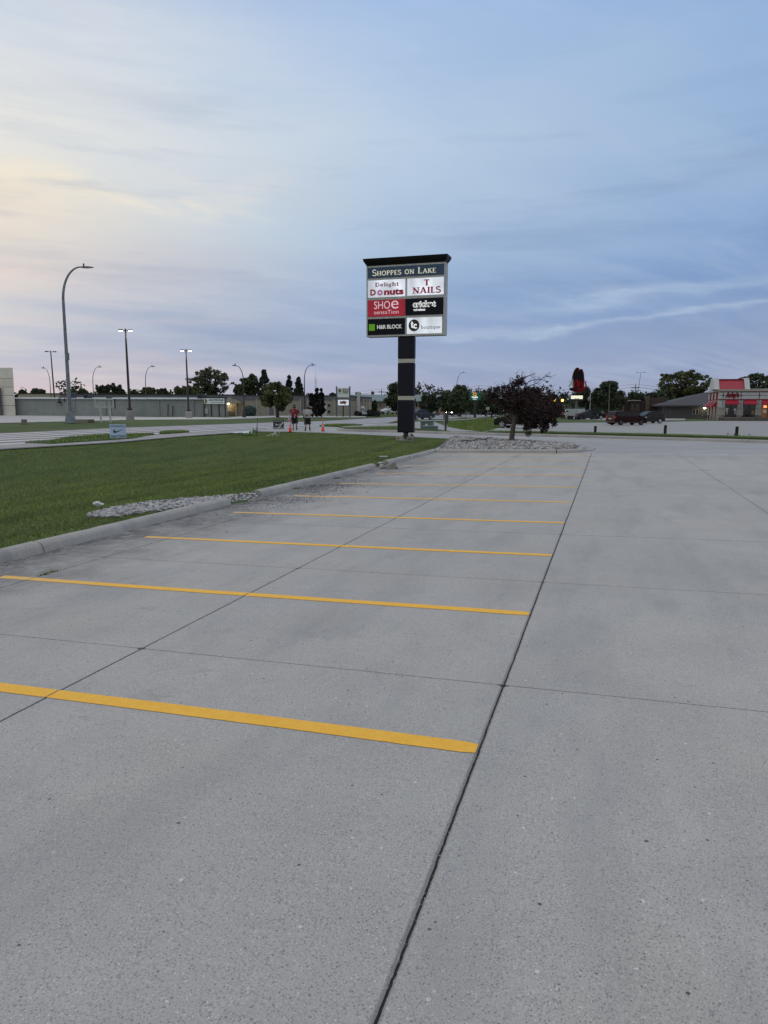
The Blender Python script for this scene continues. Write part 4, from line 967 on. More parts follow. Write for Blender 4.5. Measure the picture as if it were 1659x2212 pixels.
# gabled entrance canopy with its lamp and script lettering
a, b_, z0, z1_ = f2.rect(484, 868.5, 524, 871); ap = f2.pt(497, 857.6)
m = MB(); m.prism([(a-1, z0), (b_, z0), (b_, z1_+.1), (ap[0], ap[1]), (a-1, ap[1]-.1)], -3.2, .1); m.build('entrance_gable', M_TAN2, big)
m = MB(); m.prism([(b_+.2, z1_), (b_+.2, z1_+.35), (ap[0], ap[1]+.35), (ap[0], ap[1]+.05)], -3.3, .1); m.build('gable_roof', M_BAND, big)
a, b_, z0, z1_ = f2.rect(490, 889, 505, 899.3); m = MB(); m.bx(a-2, b_, -.25, 0, z0-.3, z1_); m.build('stone_base', M_STONE, big)
q = f2.pt(493.5, 871.3); m = MB(); m.ball((q[0], -.5, q[1]), .26, 10, 8); lm = m.build('wall_lamp', M('lit_globe', (1, .9, .7), .4, emit=(1, .82, .5), es=6), big, smooth=True)
m = MB(); m.tube([(q[0], 0, q[1]+.4), (q[0], -.5, q[1]+.35)], .05, 6); m.build('lamp_bracket', BLK, lm)
ld = bpy.data.lights.new('lamp_light', 'POINT'); ld.energy = 45; ld.color = (1, .74, .38); ld.shadow_soft_size = .25
lo = bpy.data.objects.new('lamp_light', ld); COL.objects.link(lo); lo.parent = big; lo.location = (q[0], -1.0, q[1]-.2)
m = MB(); a, b_, z0, z1_ = f2.rect(499.5, 878, 516, 884.5); a, b_, z0, z1_ = f2.rect(500, 877.5, 515, 884); put(m, ([(0, .2), (.3, .55), (.45, .35), (.7, .75), (1, .9), (.86, .3), (.7, .0), (.6, .25), (.35, .1)], [(0, 8, 2, 1), (2, 8, 7, 3), (3, 7, 6, 5, 4)], []), a, b_, z0, z1_, -.1); m.build('wall_sign', M('copper_script', (.45, .18, .06), .5), big, fix=False)
for k in range(5):
    q = gp(533+k*3.4, 898.8); m = MB(); v, f = ico_var(3+k, 2); m.add([(w[0]*.55, w[1]*.5, w[2]*.8+.7) for w in v], [tuple(e) for e in f])
    o = m.build('clipped_shrub', M('shrub_green', (.03, .055, .045), .9, var=.6, vs=5), None); o.location = (q.x, q.y, q.z); tag(o, 'rounded shrub in the row along the tan building wall', 'shrub', 'shrub row at the tan building')
q = f2.pt(774, 858); m = MB(); m.tube([(q[0], -.4, q[1]-6.0 if q[1] > 7 else q[1]-2.6), (q[0], -.4, q[1]+.9)], .3, 10); m.build('flue_pipe', ALU, big, smooth=True)
q = f2.pt(779, 851); m = MB(); m.lathe([(.05, -1.2), (.05, -.1), (.55, .0), (.6, .3), (.1, .5)], (q[0], 4, q[1]), 10); m.build('roof_vent', M_HVAC, big, smooth=True)

# grey block building in front
f1 = facang(488, 110, -TH, 33.5); med = thing('block_building', 'low grey block building with a white metal roof edge across the far car park', 'building', f1.o, f1.ang)
za_ = f1.pt(487, 863.2)[1]; zb_ = f1.pt(60, 862.6)[1]; zt_ = (za_+zb_)/2; L = f1.L; xs0 = f1.pt(446.5, 880)[0]
vr = f1.world(L, 0, 0); shx = (vr.dot(f1.ax)/vr.dot(f1.n))*12-.6
m = MB(); m.loft([[(-8, 0, z), (L, 0, z), (L+shx, 12, z), (-8, 12, z)] for z in (-1.5, (za_+zb_)/2)]); m.build('wall', M_BLOCK, med)
m = MB(); m.prism([(-8.1, zb_-.02), (xs0-.1, za_-.02), (xs0-.1, za_+.16), (-8.1, zb_+.2)], -.12, 0); m.build('gutter', M('dark_gutter', (.03, .032, .035), .6), med)
m = MB(); h_ = f1.pt(200, 857.3)[1]-f1.pt(200, 862)[1]
m.add([(-8, -.3, zb_+.21), (xs0, -.3, za_+.17), (xs0+shx, 12, za_+.17+h_*.8), (-8, 12, zb_+.21+h_*.8)], [(0, 1, 2, 3)]); m.add([(-8, -.3, zb_+.21), (xs0, -.3, za_+.17), (xs0, -.28, za_+.0), (-8, -.28, zb_+.05)], [(0, 1, 2, 3)]); m.build('metal_roof', M_MET, med)
for x in (149.5, 343-.5, 480.5-7.5):
    pass
for x0, x1 in ((147, 152), (234, 241), (343, 345.5), (417, 420), (482, 487.5)):
    a, b_, _, _ = f1.rect(x0, 866, x1, 900); m = MB(); m.bx(a, b_, -.14, 0, -1, zt_-.12); m.build('pilaster', M_BLOCK, med)
def roofbox(q, par, y0=2, y1=3.2, name='roof_unit', F_=f1):
    a, b_, z0, z1_ = F_.rect(*q, d=y0); m = MB(); m.bbox(a, b_, y0, y1, z0, z1_, .05, 1)
    o = m.build(name, M_HVAC, par); m = MB()
    for k in range(4): m.bx(a+.1, b_-.1, y0-.04, y0, z0+(z1_-z0)*(.15+.2*k), z0+(z1_-z0)*(.24+.2*k))
    m.build('louvre', BLK, o); return o
roofbox((141.5, 848.5, 154.5, 860.5), med); roofbox((180, 852, 190, 860.4), med); roofbox((425, 851.3, 437.6, 862.6), med, .6, 2.0); roofbox((229, 857, 234.6, 861), med, .2, 1.2, 'roof_box')
def pipe(pts, r, name='conduit', y=-.2, mat=M('grey_pipe', (.26, .28, .29), .5), par=med, F_=f1):
    m = MB(); m.tube([(F_.pt(a, b)[0], y, F_.pt(a, b)[1]) for a, b in pts], r, 6); return m.build(name, mat, par, smooth=True)
pipe([(131.5, 868.3), (131.5, 858.8), (143, 858.4), (143, 868.5)], .07, 'wall_lamp_arm', -.4, BLK); m = MB(); q = f1.pt(131.5, 868.2); m.lathe([(.42, -.2), (.12, .1), (.08, .25)], (q[0], -.4, q[1]), 10); m.build('wall_lamp', BLK, med, smooth=True)
pipe([(162.5, 857), (162.5, 893)], .06); pipe([(156.5, 880), (156.5, 893)], .10); pipe([(229.8, 865), (229.8, 896)], .09); pipe([(363.5, 872), (363.5, 898)], .05, 'conduit', -.1, BLK); pipe([(374, 876), (374, 899)], .05, 'conduit', -.1, BLK); pipe([(439.5, 866), (439.5, 900)], .08)
a, b_, z0, z1_ = f1.rect(155, 883, 158.5, 888); m = MB(); m.bx(a, b_, -.35, 0, z0, z1_); m.build('meter_box', ALU, med)
a, b_, z0, z1_ = f1.rect(445, 882.5, 451.5, 894); m = MB(); m.bx(a, b_, -.3, 0, z0, z1_); m.build('electric_panel', M('panel_grey', (.38, .40, .40), .5), med)
a, b_, z0, z1_ = f1.rect(441.5, 859.5, 488.3, 902.5); m = MB(); m.bx(a, b_, -.12, .4, -1.0, z1_); sw = m.build('sign_wall', M_BLOCK, med)
for x in (443, 457.7, 474.2, 487.6):
    q = f1.pt(x, 880); m = MB(); m.bx(q[0]-.07, q[0]+.07, -.22, -.12, -.6, z1_); m.build('dark_trim', BRONZE, sw)
m = MB(); m.bx(a-.1, b_+.1, -.25, .5, z1_, z1_+.14); m.build('coping', BRONZE, sw)
a, b_, z0, z1_ = f1.rect(443.5, 860.6, 486.6, 872.6); m = MB(); m.bx(a, b_, -.34, -.13, z0, z1_); sg = m.build('sign_board', M('sign_pale', (.60, .66, .68), .5, emit=(.6, .68, .72), es=.10), med)
L_INK = M('ink_black', (.012, .013, .02), .5)
def fl(T, q, mat, par, y, F_=f1, name='lettering'):
    m = MB(); a, b_, z0, z1_ = F_.rect(*q); put(m, T, a, b_, z0, z1_, y); return m.build(name, mat, par, fix=False)
fl(txt('Jackson Medical Supply', .03), (453.5, 861.6, 485.3, 866.6), L_INK, sg, -.36); fl(txt('"We are the place in healthcare supplies"', .02, .2), (457.5, 867.8, 484, 870.6), L_INK, sg, -.36)
FLOWER = ([(.5+.5*math.cos(t)*(.75+.25*math.cos(6*t)), .5+.5*math.sin(t)*(.75+.25*math.cos(6*t))) for t in np.linspace(0, 6.283, 37)[:-1]], [tuple(range(36))], [])
fl(FLOWER, (444, 861.2, 449, 866.5), M('emblem_red', (.35, .03, .02), .6), sg, -.355, name='emblem'); fl(FLOWER, (446.5, 863, 451, 869), M('emblem_gold', (.30, .18, .02), .6), sg, -.36, name='emblem'); fl(FLOWER, (444.3, 866, 449.8, 872), M('emblem_green', (.03, .16, .04), .6), sg, -.365, name='emblem')
# white metal showroom corner at the left edge
f3 = facang(33.6, 121, -.05, -40); shw = thing('showroom', 'tapered white metal showroom corner at the left edge', 'building', f3.o, f3.ang)
b0 = f3.pt(33.5, 894)[0]; t0 = f3.pt(27.4, 794); hh = t0[1]
vr = f3.world(b0, 0, 0); sh3 = (vr.dot(f3.ax)/vr.dot(f3.n))*12-.8
M_SHOW = M('brushed_panel', (.74, .71, .65), .30, .45, var=.12, vs=.5)
m = MB(); zz = [-.5]+[f3.pt(15, y)[1] for y in (876, 854, 836, 818)]+[hh]
for k in range(5):
    z0, z1_ = zz[k]+(.03 if k else 0), zz[k+1]-.03; e0, e1 = b0+(t0[0]-b0)*max(z0, 0)/hh, b0+(t0[0]-b0)*z1_/hh
    mm = MB(); mm.loft([[(-14, 0, z0), (e0, 0, z0), (e0+sh3, 12, z0), (-14, 12, z0)], [(-14, 0, z1_), (e1, 0, z1_), (e1+sh3, 12, z1_), (-14, 12, z1_)]]); mm.build('cladding_panel', M_SHOW, shw)
m.loft([[(-13.9, .06, -.5), (b0-.08, .06, -.5), (b0-.08+sh3, 11.9, -.5), (-13.9, 11.9, -.5)], [(-13.9, .06, hh-.1), (t0[0]-.08, .06, hh-.1), (t0[0]-.08+sh3, 11.9, hh-.1), (-13.9, 11.9, hh-.1)]]); m.build('seam_backing', BRONZE, shw)
a, b_, z0, z1_ = f3.rect(-60, 838, 4.5, 897); m = MB(); m.bx(a, b_, -.6, -.02, z0-.5, z1_); m.build('entrance_frame', M('dark_grey_clad', (.10, .10, .11), .5), shw)
def post(name, label, cat, x, yb, yt, w, mat, grp=None, capm=None):
    p = gp(x, yb); k = mpp(p); h = zat(p, x, yt)-p.z; m = MB(); r = w*k/2
    m.lathe([(r, -.3), (r, h-r*.7), (r*.7, h-r*.2), (r*.2, h)], n=12); o = m.build(name, mat, None, smooth=True); o.location = p; return tag(o, label, cat, grp)
post('bollard', 'yellowish bollard in front of the white showroom corner', 'bollard', 13, 895.5, 876.5, 4, M('bollard_cream', (.35, .33, .2), .7))
p = gp(76.5, 894.5); t = thing('delineator', 'white delineator post with a dark tip on a black base by the grey wall', 'post', p); k = mpp(p); m = MB(); m.lathe([(.16, .1), (.16, 17*mpp(p)), (.12, 17.5*k)], n=10); m.build('tube', WHT, t); m = MB(); m.lathe([(.1, 17.5*k), (.05, 19*k), (.01, 19.5*k)], n=8); m.build('tip', BLK, t); m = MB(); m.box((0, 0, .07), (.9, .9, .14), top=.8); m.build('base', BLK, t)
for x0, x1, yy, lab in ((-2, 20, 896.5, 'low timber wheel stop beside the yellowish bollard'), (48, 93, 895, 'low timber wheel stop under the white delineator post')):
    a, b_ = gp(x0, yy), gp(x1, yy); c = (a+b_)/2; m = MB(); n_ = 3
    for i in range(n_):
        l = (b_-a).length; m.bbox(-l/2+i*l/n_+.03, -l/2+(i+1)*l/n_-.03, -.12, .12, .0, .2, .03, 1)
    o = m.build('wheel_stop', M('old_timber', (.10, .09, .075), .9), None); o.location = c; o.rotation_euler.z = math.atan2(b_.y-a.y, b_.x-a.x); tag(o, lab, 'wheel stop')
# concrete blocks on the verge
def blk(x0, x1, yb, yt, d, label, mat, rz=0):
    p = gp((x0+x1)/2, yb); k = mpp(p); w = (x1-x0)*k; h = zat(p, x0, yt)-p.z; m = MB(); m.bbox(-w/2, w/2, 0, d, -.3, h, .03, 2); o = m.build('concrete_block', mat, None); o.location = p; o.rotation_euler.z = facing(p)+rz; return tag(o, label, 'block')
blk(46.7, 58.2, 915.5, 905.9, .6, 'short concrete block standing alone on the verge at far left', M('weathered_concrete', (.19, .18, .155), .9, var=.4, vs=3))
blk(159.5, 189, 912.2, 905.8, .7, 'long tan concrete block behind the tall street lamp', M('tan_concrete', (.27, .255, .21), .9, var=.3, vs=2)); blk(189.3, 203.5, 911.8, 905.9, .65, 'darker mossy block at the end of the tan concrete block', M('mossy_concrete', (.12, .125, .10), .9, var=.4, vs=3))
# empty sign cabinet
p = gp(227.5, 910.6); k = mpp(p); es_ = thing('empty_sign_frame', 'empty white sign frame on two legs, its panes clear', 'sign frame', p, facing(p)); Fz = Fac(p, ang=facing(p))
a, b_, z0, z1_ = Fz.rect(204, 861.6, 245.5, 880.6); w = 1.7*k
m = MB(); m.bx(a, b_, -.2, .2, z0, z0+w); m.bx(a, b_, -.2, .2, z1_-w, z1_); m.bx(a, a+w, -.2, .2, z0+w, z1_-w); m.bx(b_-w, b_, -.2, .2, z0+w, z1_-w); m.build('frame', M('frame_white', (.50, .52, .51), .5, var=.2, vs=4), es_)
m = MB(); m.bx((a+b_)/2-.05, (a+b_)/2+.05, -.05, .05, z0+w, z1_-w); m.build('mullion', ALU, es_)
gm = bpy.data.materials.new('clear_pane'); gm.use_nodes = True; T = NT(gm.node_tree); bb = gm.node_tree.nodes['Principled BSDF']; bb.inputs['Base Color'].default_value = (.8, .85, .85, 1); bb.inputs['Roughness'].default_value = .05; bb.inputs['Alpha'].default_value = .07
m = MB(); m.bx(a+w, b_-w, -.012, .012, z0+w, z1_-w); m.build('pane', gm, es_)
m = MB(); m.bx(b_+.06, b_+.06+2.2*k, -.18, .18, z0-.1, z1_); m.build('side_box', BLK, es_)
for x in (217.3, 238):
    q = Fz.pt(x, 895)[0]; m = MB(); m.bx(q-1.9*k, q+1.9*k, -.17, .17, -.4, z0); m.build('leg', M('frame_white', (.5, .52, .51), .5), es_)
# two post sign for the medical supply building
p = gp(741.5, 900); k = mpp(p); rz = facing(p); s2 = thing('two_post_sign', 'two post roadside sign with a pale panel above a white screen', 'sign', p, rz); Fz = Fac(p, ang=rz)
for x in (727.2, 755.6):
    a, b_, z0, z1_ = Fz.rect(x-1.5, 834.5, x+1.5, 900); m = MB(); m.bx(a, b_, -.2, .2, -.4, z1_); m.build('post', M('steel_blue_post', (.085, .10, .125), .5), s2)
a, b_, z0, z1_ = Fz.rect(728.8, 838, 754, 858.3); m = MB(); m.bx(a, b_, -.15, .15, z0, z1_); pn = m.build('panel', M('pale_green_panel', (.48, .54, .52), .5, emit=(.5, .58, .56), es=.10), s2)
fl(txt('Jackson', .03), (740, 839.6, 752.7, 843), L_INK, pn, -.17, Fz); fl(txt('Medical', .03), (740, 843.3, 752.7, 846.1), L_INK, pn, -.17, Fz); fl(txt('Supply', .03), (741, 846.3, 752, 849.6), L_INK, pn, -.17, Fz)
m = MB(); a2, b2, z0, z1_ = Fz.rect(730, 849.8, 753, 850.2); m.bx(a2, b2, -.165, -.15, z0, z1_); m.build('rule', L_INK, pn)
fl(FLOWER, (730, 840, 735.5, 845), MATS['emblem_red'], pn, -.165, Fz, 'emblem'); fl(FLOWER, (733, 841, 738.5, 846), MATS['emblem_gold'], pn, -.17, Fz, 'emblem'); fl(FLOWER, (731, 843, 737, 848), MATS['emblem_green'], pn, -.175, Fz, 'emblem')
a, b_, z0, z1_ = Fz.rect(729.2, 862.8, 754, 876.8); m = MB(); m.bx(a, b_, -.2, .2, z0, z1_); m.build('screen_case', BLK, s2)
a, b_, z0, z1_ = Fz.rect(730, 863.6, 753.3, 875.6); m = MB(); m.bx(a, b_, -.23, -.2, z0, z1_); sc = m.build('screen', M('lit_screen', (.6, .62, .7), .4, emit=(.72, .76, .92), es=.5), s2)
fl(([(0, .3), (.55, .95), (1, .7), (.75, 0), (.6, .25), (.3, .2)], [tuple(range(6))], []), (733, 865.4, 749.5, 874.6), M('burnt_orange', (.42, .16, .05), .6), sc, -.24, Fz, 'emblem'); fl(txt('BGD', .06, .2), (734, 866.5, 747, 871), M('maroon_dark', (.09, .05, .04), .6), sc, -.245, Fz)
a, b_, z0, z1_ = Fz.rect(740, 876.8, 742.8, 900); m = MB(); m.bx(a, b_, -.12, .12, -.4, z0+(z1_-z0)); m.build('centre_post', BRONZE, s2)
# brick apartment block further back
Y_ = 190.0
p = fronted(757, 895, Y_); Fz = Fac(p, ang=0.0); ap = thing('apartment_block', 'brick apartment block with a large green grey roof', 'building', p)
a, b_, z0, z1_ = Fz.rect(757, 868, 960, 896); m = MB(); m.bx(a, b_, 0, 14, -1, z1_); m.build('wall', M_BRICK2, ap)
zr = Fz.pt(800, 852.6, 7)[1]; m = MB(); m.prismx([(-.8, z1_), (14.8, z1_), (14.8, z1_+.25), (9, zr), (5, zr), (-.8, z1_+.25)], a-1, b_+1); rf = m.build('roof', M_ROOFB, ap)
q = Fz.pt(805, 850, 7); m = MB(); m.bx(q[0]-.4, q[0]+.4, 6.6, 7.4, zr-.3, zr+.9); m.build('chimney', M_BRICK, rf)
for x in (821.5, 836, 850, 880, 900, 925, 945):
    for y0, y1 in ((871.5, 879), (885, 891)):
        a, b_, z0, z1_ = Fz.rect(x-2.2, y0, x+2.2, y1); m = MB(); m.bx(a-.12, b_+.12, -.1, .0, z0-.12, z1_+.12); w = m.build('window', M_TAN2, ap); m = MB(); m.bx(a, b_, -.13, -.1, z0, z1_); m.build('pane', GLASS, w)
# ------------------------------------------------------------------ buildings on the right
c4 = gp(1551.8, 907.6); f4 = Fac(c4, ang=-TH); res = thing('restaurant', 'fast food restaurant with red awnings and a red metal roof', 'building', c4, f4.ang)
M_STUC = M('pale_stucco', (.46, .485, .50), .8, var=.12, vs=1.5); M_SIDE = M('sunlit_side_stucco', (.50, .42, .38), .8, var=.12, vs=1.5); M_REDP = M('awning_red', (.36, .008, .035), .5); M_DRED = M('dark_red_trim', (.15, .012, .022), .5); M_CORN = M('cornice_grey', (.33, .33, .31), .7); M_BASEST = M('base_stone', (.15, .135, .125), .9, var=.5, vs=3, bump=.5, bs=8)
def z8(px, py): return (1389+px*.16276, 756.1+py*.16276)
def r8(q): return (*z8(q[0], q[1]), *z8(q[2], q[3]))
xe = f4.pt(1790, 880)[0]; DEP = 16
zs = {k: f4.pt(1600, 756.1+v*.16276)[1] for k, v in dict(cor=520, corb=548, rb=560, fa=650, bt=665, st=760, ba=870).items()}
m = MB(); m.bx(0, xe, .25, DEP, -.5, zs['corb']); m.build('wall', M_STUC, res)
m = MB(); m.bx(-.25, xe, -.25, DEP+.2, zs['corb'], zs['cor']); m.build('cornice', M_CORN, res)
m = MB(); m.bx(-.12, xe, -.12, DEP, zs['rb'], zs['corb']); m.build('upper_band', M_DRED, res)
m = MB(); m.bx(-.05, xe, -.05, .25, zs['fa'], zs['rb']); m.build('fascia', M_STUC, res)
m = MB(); m.bx(-.12, xe, -.12, DEP, zs['bt'], zs['fa']); m.build('lower_band', M_DRED, res)
def fb(q, y0, y1, name, mat, par=res): m = MB(); f4.box(m, r8(q), y0, y1); return m.build(name, mat, par)
for x0, x1 in ((1003, 1088), (1252, 1325), (1497, 1568), (1745, 1820)):
    a, b_, _, _ = f4.rect(*r8((x0, 700, x1, 800)))
    m = MB(); m.bx(a, b_, -.06, .25, zs['st'], zs['bt']); pl_ = m.build('pilaster', M_STUC, res)
    m = MB(); m.bx(a-.08, b_+.08, -.16, .25, zs['ba'], zs['st']-.12); m.build('pilaster_base', M_CORN, pl_)
    m = MB(); m.bx(a-.14, b_+.14, -.24, .25, zs['st']-.12, zs['st']); m.build('moulding', M_CORN, pl_)
m = MB(); m.bx(-.1, xe, -.2, .24, -.5, zs['ba']-.35); m.build('stone_base', M_BASEST, res)
WARM = M('warm_interior', (.05, .018, .012), .6, emit=(.35, .06, .03), es=.10); 
for x0, x1, door in ((1088, 1252, 0), (1325, 1497, 0), (1568, 1745, 1)):
    zbot = -.1 if door else zs['ba']-.36
    a, b_, _, _ = f4.rect(*r8((x0, 700, x1, 800))); m = MB(); m.bx(a, b_, .10, .22, zbot, zs['bt']); w = m.build('door' if door else 'window', M('window_dark_red', (.055, .006, .010), .4), res)
    n_ = 2
    for i in range(n_):
        g0, g1_ = a+(b_-a)*i/n_+.08, a+(b_-a)*(i+1)/n_-.05; m = MB(); m.bx(g0, g1_, .05, .10, zbot+.2, zs['bt']-.6); m.build('pane', GLASS if not door else M('lit_glass', (.03, .02, .02), .15, emit=(.55, .22, .10), es=.16), w)
    if not door: m = MB(); m.bx(a-.05, b_+.05, -.24, .1, zbot-.12, zbot); m.build('sill', M_CORN, w)
    a, b_, z0, z1_ = f4.rect(*r8((x0+6, 668, x1+10, 726))); m = MB(); m.prismx([(-.02, zs['bt']), (-1.25, z0+.25), (-1.25, z0), (-.02, z0+.1)], a, b_); m.build('awning', M_REDP, res)
# posters and lights seen through the glass
for q, mt in (((1095, 773, 1133, 792), WHT), ((1097, 795, 1128, 822), M('cup_pale', (.42, .5, .48), .6)), ((1104, 822, 1124, 855), M('cup_tan', (.40, .28, .18), .6)), ((1208, 775, 1236, 800), WHT), ((1203, 803, 1242, 812), M('poster_pink', (.55, .4, .42), .6)), ((1212, 815, 1236, 852), M('poster_grey', (.35, .3, .32), .6))):
    fb(q, .02, .04, 'window_poster', mt)
for q in ((1603, 735, 1640, 748), (1600, 750, 1645, 764)): fb(q, .02, .04, 'neon_sign', M('neon_orange', (.8, .3, .15), .4, emit=(1, .28, .10), es=2.2))
fb((1440, 805, 1475, 852), .02, .04, 'window_poster', M('poster_tan', (.28, .17, .09), .6)); fb((1592, 790, 1640, 835), .02, .04, 'window_poster', M('poster_cream', (.5, .42, .32), .6, emit=(.5, .35, .2), es=.15))
a, b_, z0, z1_ = f4.rect(*r8((1095, 562, 1276, 648))); LT = M('sign_red', (.17, .006, .014), .5, spec=.2)
m = MB(); put(m, txt('Arby\'s', .075, .12), a, b_, z0, z1_, -.16); m.build('lettering', LT, res, fix=False); m = MB(); put(m, txt('Arby\'s', .085, .12), a-.03, b_+.03, z0-.03, z1_+.03, -.08); m.build('letter_backing', M_DRED, res, fix=False)
dm = M('diamond_navy', (.02, .02, .06), .5)
for x in (1065, 1303, 1545):
    c = f4.pt(*z8(x, 601)); m = MB(); m.prism([(c[0]-.22, c[1]), (c[0], c[1]+.22), (c[0]+.22, c[1]), (c[0], c[1]-.22)], -.1, -.05); m.build('diamond', dm, res)
    m = MB(); m.bx(c[0]-.035, c[0]+.035, -.085, -.045, zs['st']+.2, c[1]-.22); m.bx(c[0]-.035, c[0]+.035, -.085, -.045, c[1]+.22, zs['rb']); m.build('reveal', dm, res)
m = MB(); zc = f4.pt(*z8(1400, 601))[1]; m.bx(0, xe, -.075, -.04, zc-.03, zc+.03); m.build('reveal', dm, res)
# mansard roof with gable ends
a, b_, z0, z1_ = f4.rect(*r8((1012, 390, 1350, 522)), d=1.0); m = MB(); m.prismx([(.6, zs['cor']), (2.6, z1_), (5.0, z1_), (7.2, zs['cor'])], a, b_); rf = m.build('metal_roof', M_REDP, res)
n_ = 9
for i in range(n_+1):
    x = a+(b_-a)*i/n_; m = MB(); m.prismx([(.55, zs['cor']), (2.58, z1_+.04), (2.66, z1_), (.66, zs['cor'])], x-.03, x+.03); m.build('seam', M_DRED, rf)
m = MB(); m.bx(a, b_, 2.4, 5.2, z1_, z1_+.14); m.build('ridge_cap', M_DRED, rf)
for x0, x1 in ((a-.95, a), (b_, b_+.85)):
    m = MB(); m.prismx([(.2, zs['cor']), (2.2, z1_+.3), (5.4, z1_+.3), (7.6, zs['cor'])], x0, x1); m.build('gable_end', M_STUC, res)
fb((1430, 505, 2000, 522), 3, 6, 'parapet', M_CORN)
# side wall facing left
m = MB(); m.bx(-.06, .2, .3, DEP, zs['ba'], zs['rb']); m.build('side_wall', M_SIDE, res)  # side stucco tinted warm: low sunlight on this face put into its colour
for y0 in (1.6, 6.2, 10.5):
    m = MB(); m.bx(-.20, -.06, y0, y0+.55, -.3, zs['bt']); m.bx(-.20, -.06, y0+2.4, y0+2.95, -.3, zs['bt']); m.build('pilaster', M_SIDE, res)
    m = MB(); m.bx(-.10, -.05, y0+.6, y0+2.35, 0, zs['bt']-.1); m.build('window', M('window_dark_red', (.055, .006, .010), .4), res)
    m = MB(); m.prism([(-.08, zs['bt']), (-1.3, zs['bt']-1.15), (-1.3, zs['bt']-1.35), (-.08, zs['bt']-1.2)], y0+.4, y0+2.6); m.build('awning', M_REDP, res)
    m = MB(); m.lathe([(.62, -.14), (.62, -.02)], (0, 0, 0), 20, 'y'); m.v = [(v[1]-.1, y0+1.5+v[0], (zs['fa']+zs['rb'])/2+v[2]*1.1) for v in m.v]; m.build('oval_sign', M_DRED, res)
# picnic table, bin
def bin_(x, yb, yt, w, label):
    p = gp(x, yb); k = mpp(p); h = zat(p, x, yt)-p.z; t = thing('litter_bin', label, 'bin', p, facing(p)); r = w*k/2
    m = MB(); m.bbox(-r, r, -r, r, 0, h*.84, .05, 2); m.build('body', M('bin_grey', (.10, .105, .11), .8, var=.3, vs=8), t); m = MB(); m.bbox(-r*1.1, r*1.1, -r*1.1, r*1.1, h*.84, h, .06, 2); m.build('lid', M('bin_lid', (.07, .075, .08), .6), t)
bin_(1632.8, 909, 896, 8, 'square grey litter bin outside the restaurant windows')
p = gp(1524, 905.5); k = mpp(p); t = thing('picnic_table', 'grey picnic table with benches beside the restaurant', 'table', p, .2); M_PT = M('picnic_grey', (.15, .145, .135), .8)
m = MB(); m.bx(-.55, .55, -.38, .38, .70, .76); m.build('tabletop', M_PT, t)
for s in (-1, 1):
    m = MB(); m.bx(-.6, .6, s*.68-.13, s*.68+.13, .42, .47); m.build('bench', M_PT, t); m = MB(); m.tube([(-.35*s, -.7, 0), (-.3*s, 0, .7), (-.35*s, .7, 0)], .05, 6); m.tube([(-.34*s, -.75, .4), (-.34*s, .75, .4)], .04, 6); m.build('leg', M_PT, t)
# low grey house
p5 = gp(1430.5, 903.6); q5 = gp(1534, 904.2); f5 = Fac(p5, q5); hs = thing('grey_house', 'low grey building with a dark hip roof left of the restaurant', 'building', p5, f5.ang)
M_SIDING = M('grey_siding', (.085, .083, .088), .8, var=.2, vs=3, stretch=(6, 6, .3)); xw = f5.pt(1660, 890)[0]; ze = f5.pt(1480, 878.2)[1]
m = MB(); m.bx(0, xw, 0, 11, -.5, ze+.05); m.build('wall', M_SIDING, hs)
x0 = f5.pt(1420.5, 878, -1)[0]; x1 = xw+1.2; rp = f5.pt(1527, 846.8, 5.5); m = MB()
m.add([(x0, -1, ze), (x1, -1, ze), (x1, 12, ze), (x0, 12, ze), (x0, -1, ze+.28), (x1, -1, ze+.28), (x1, 12, ze+.28), (x0, 12, ze+.28), (rp[0], 5.5, rp[1]), (rp[0]+6, 5.5, rp[1])], [(3, 2, 1, 0), (0, 1, 5, 4), (1, 2, 6, 5), (2, 3, 7, 6), (3, 0, 4, 7), (4, 5, 9, 8), (5, 6, 9), (6, 7, 8, 9), (7, 4, 8)]); m.build('roof', M_ROOFG, hs)
for q, y in ((r8((655, 783, 738, 856)), -.08),):
    a, b_, z0, z1_ = f5.rect(*q); m = MB(); m.bx(a, b_, y, 0, z0, z1_); w = m.build('window', M('window_trim', (.30, .29, .28), .6), hs)
    for i in range(2): m = MB(); m.bx(a+.12+i*(b_-a)/2, a+(i+1)*(b_-a)/2-.10, y-.02, y, z0+.12, z1_-.12); m.build('pane', GLASS, w)
for px in (262, 296, 352): a, b_, z0, z1_ = f5.rect(*r8((px, 760, px+7, 905))); m = MB(); m.bx(a, b_, -.12, 0, -.4, ze); m.build('corner_trim', M('trim_dark', (.16, .155, .15), .7), hs)
q = f5.pt(1520.8, 881.6); m = MB(); m.ball((q[0], -.5, q[1]), .24, 10, 8, (1.2, 1, .8)); m.build('wall_lamp', MATS['lit_globe'], hs, smooth=True)
ld = bpy.data.lights.new('lamp_light', 'POINT'); ld.energy = 40; ld.color = (1, .88, .6); ld.shadow_soft_size = .25; lo = bpy.data.objects.new('lamp_light', ld); COL.objects.link(lo); lo.parent = hs; lo.location = (q[0], -1.1, q[1])
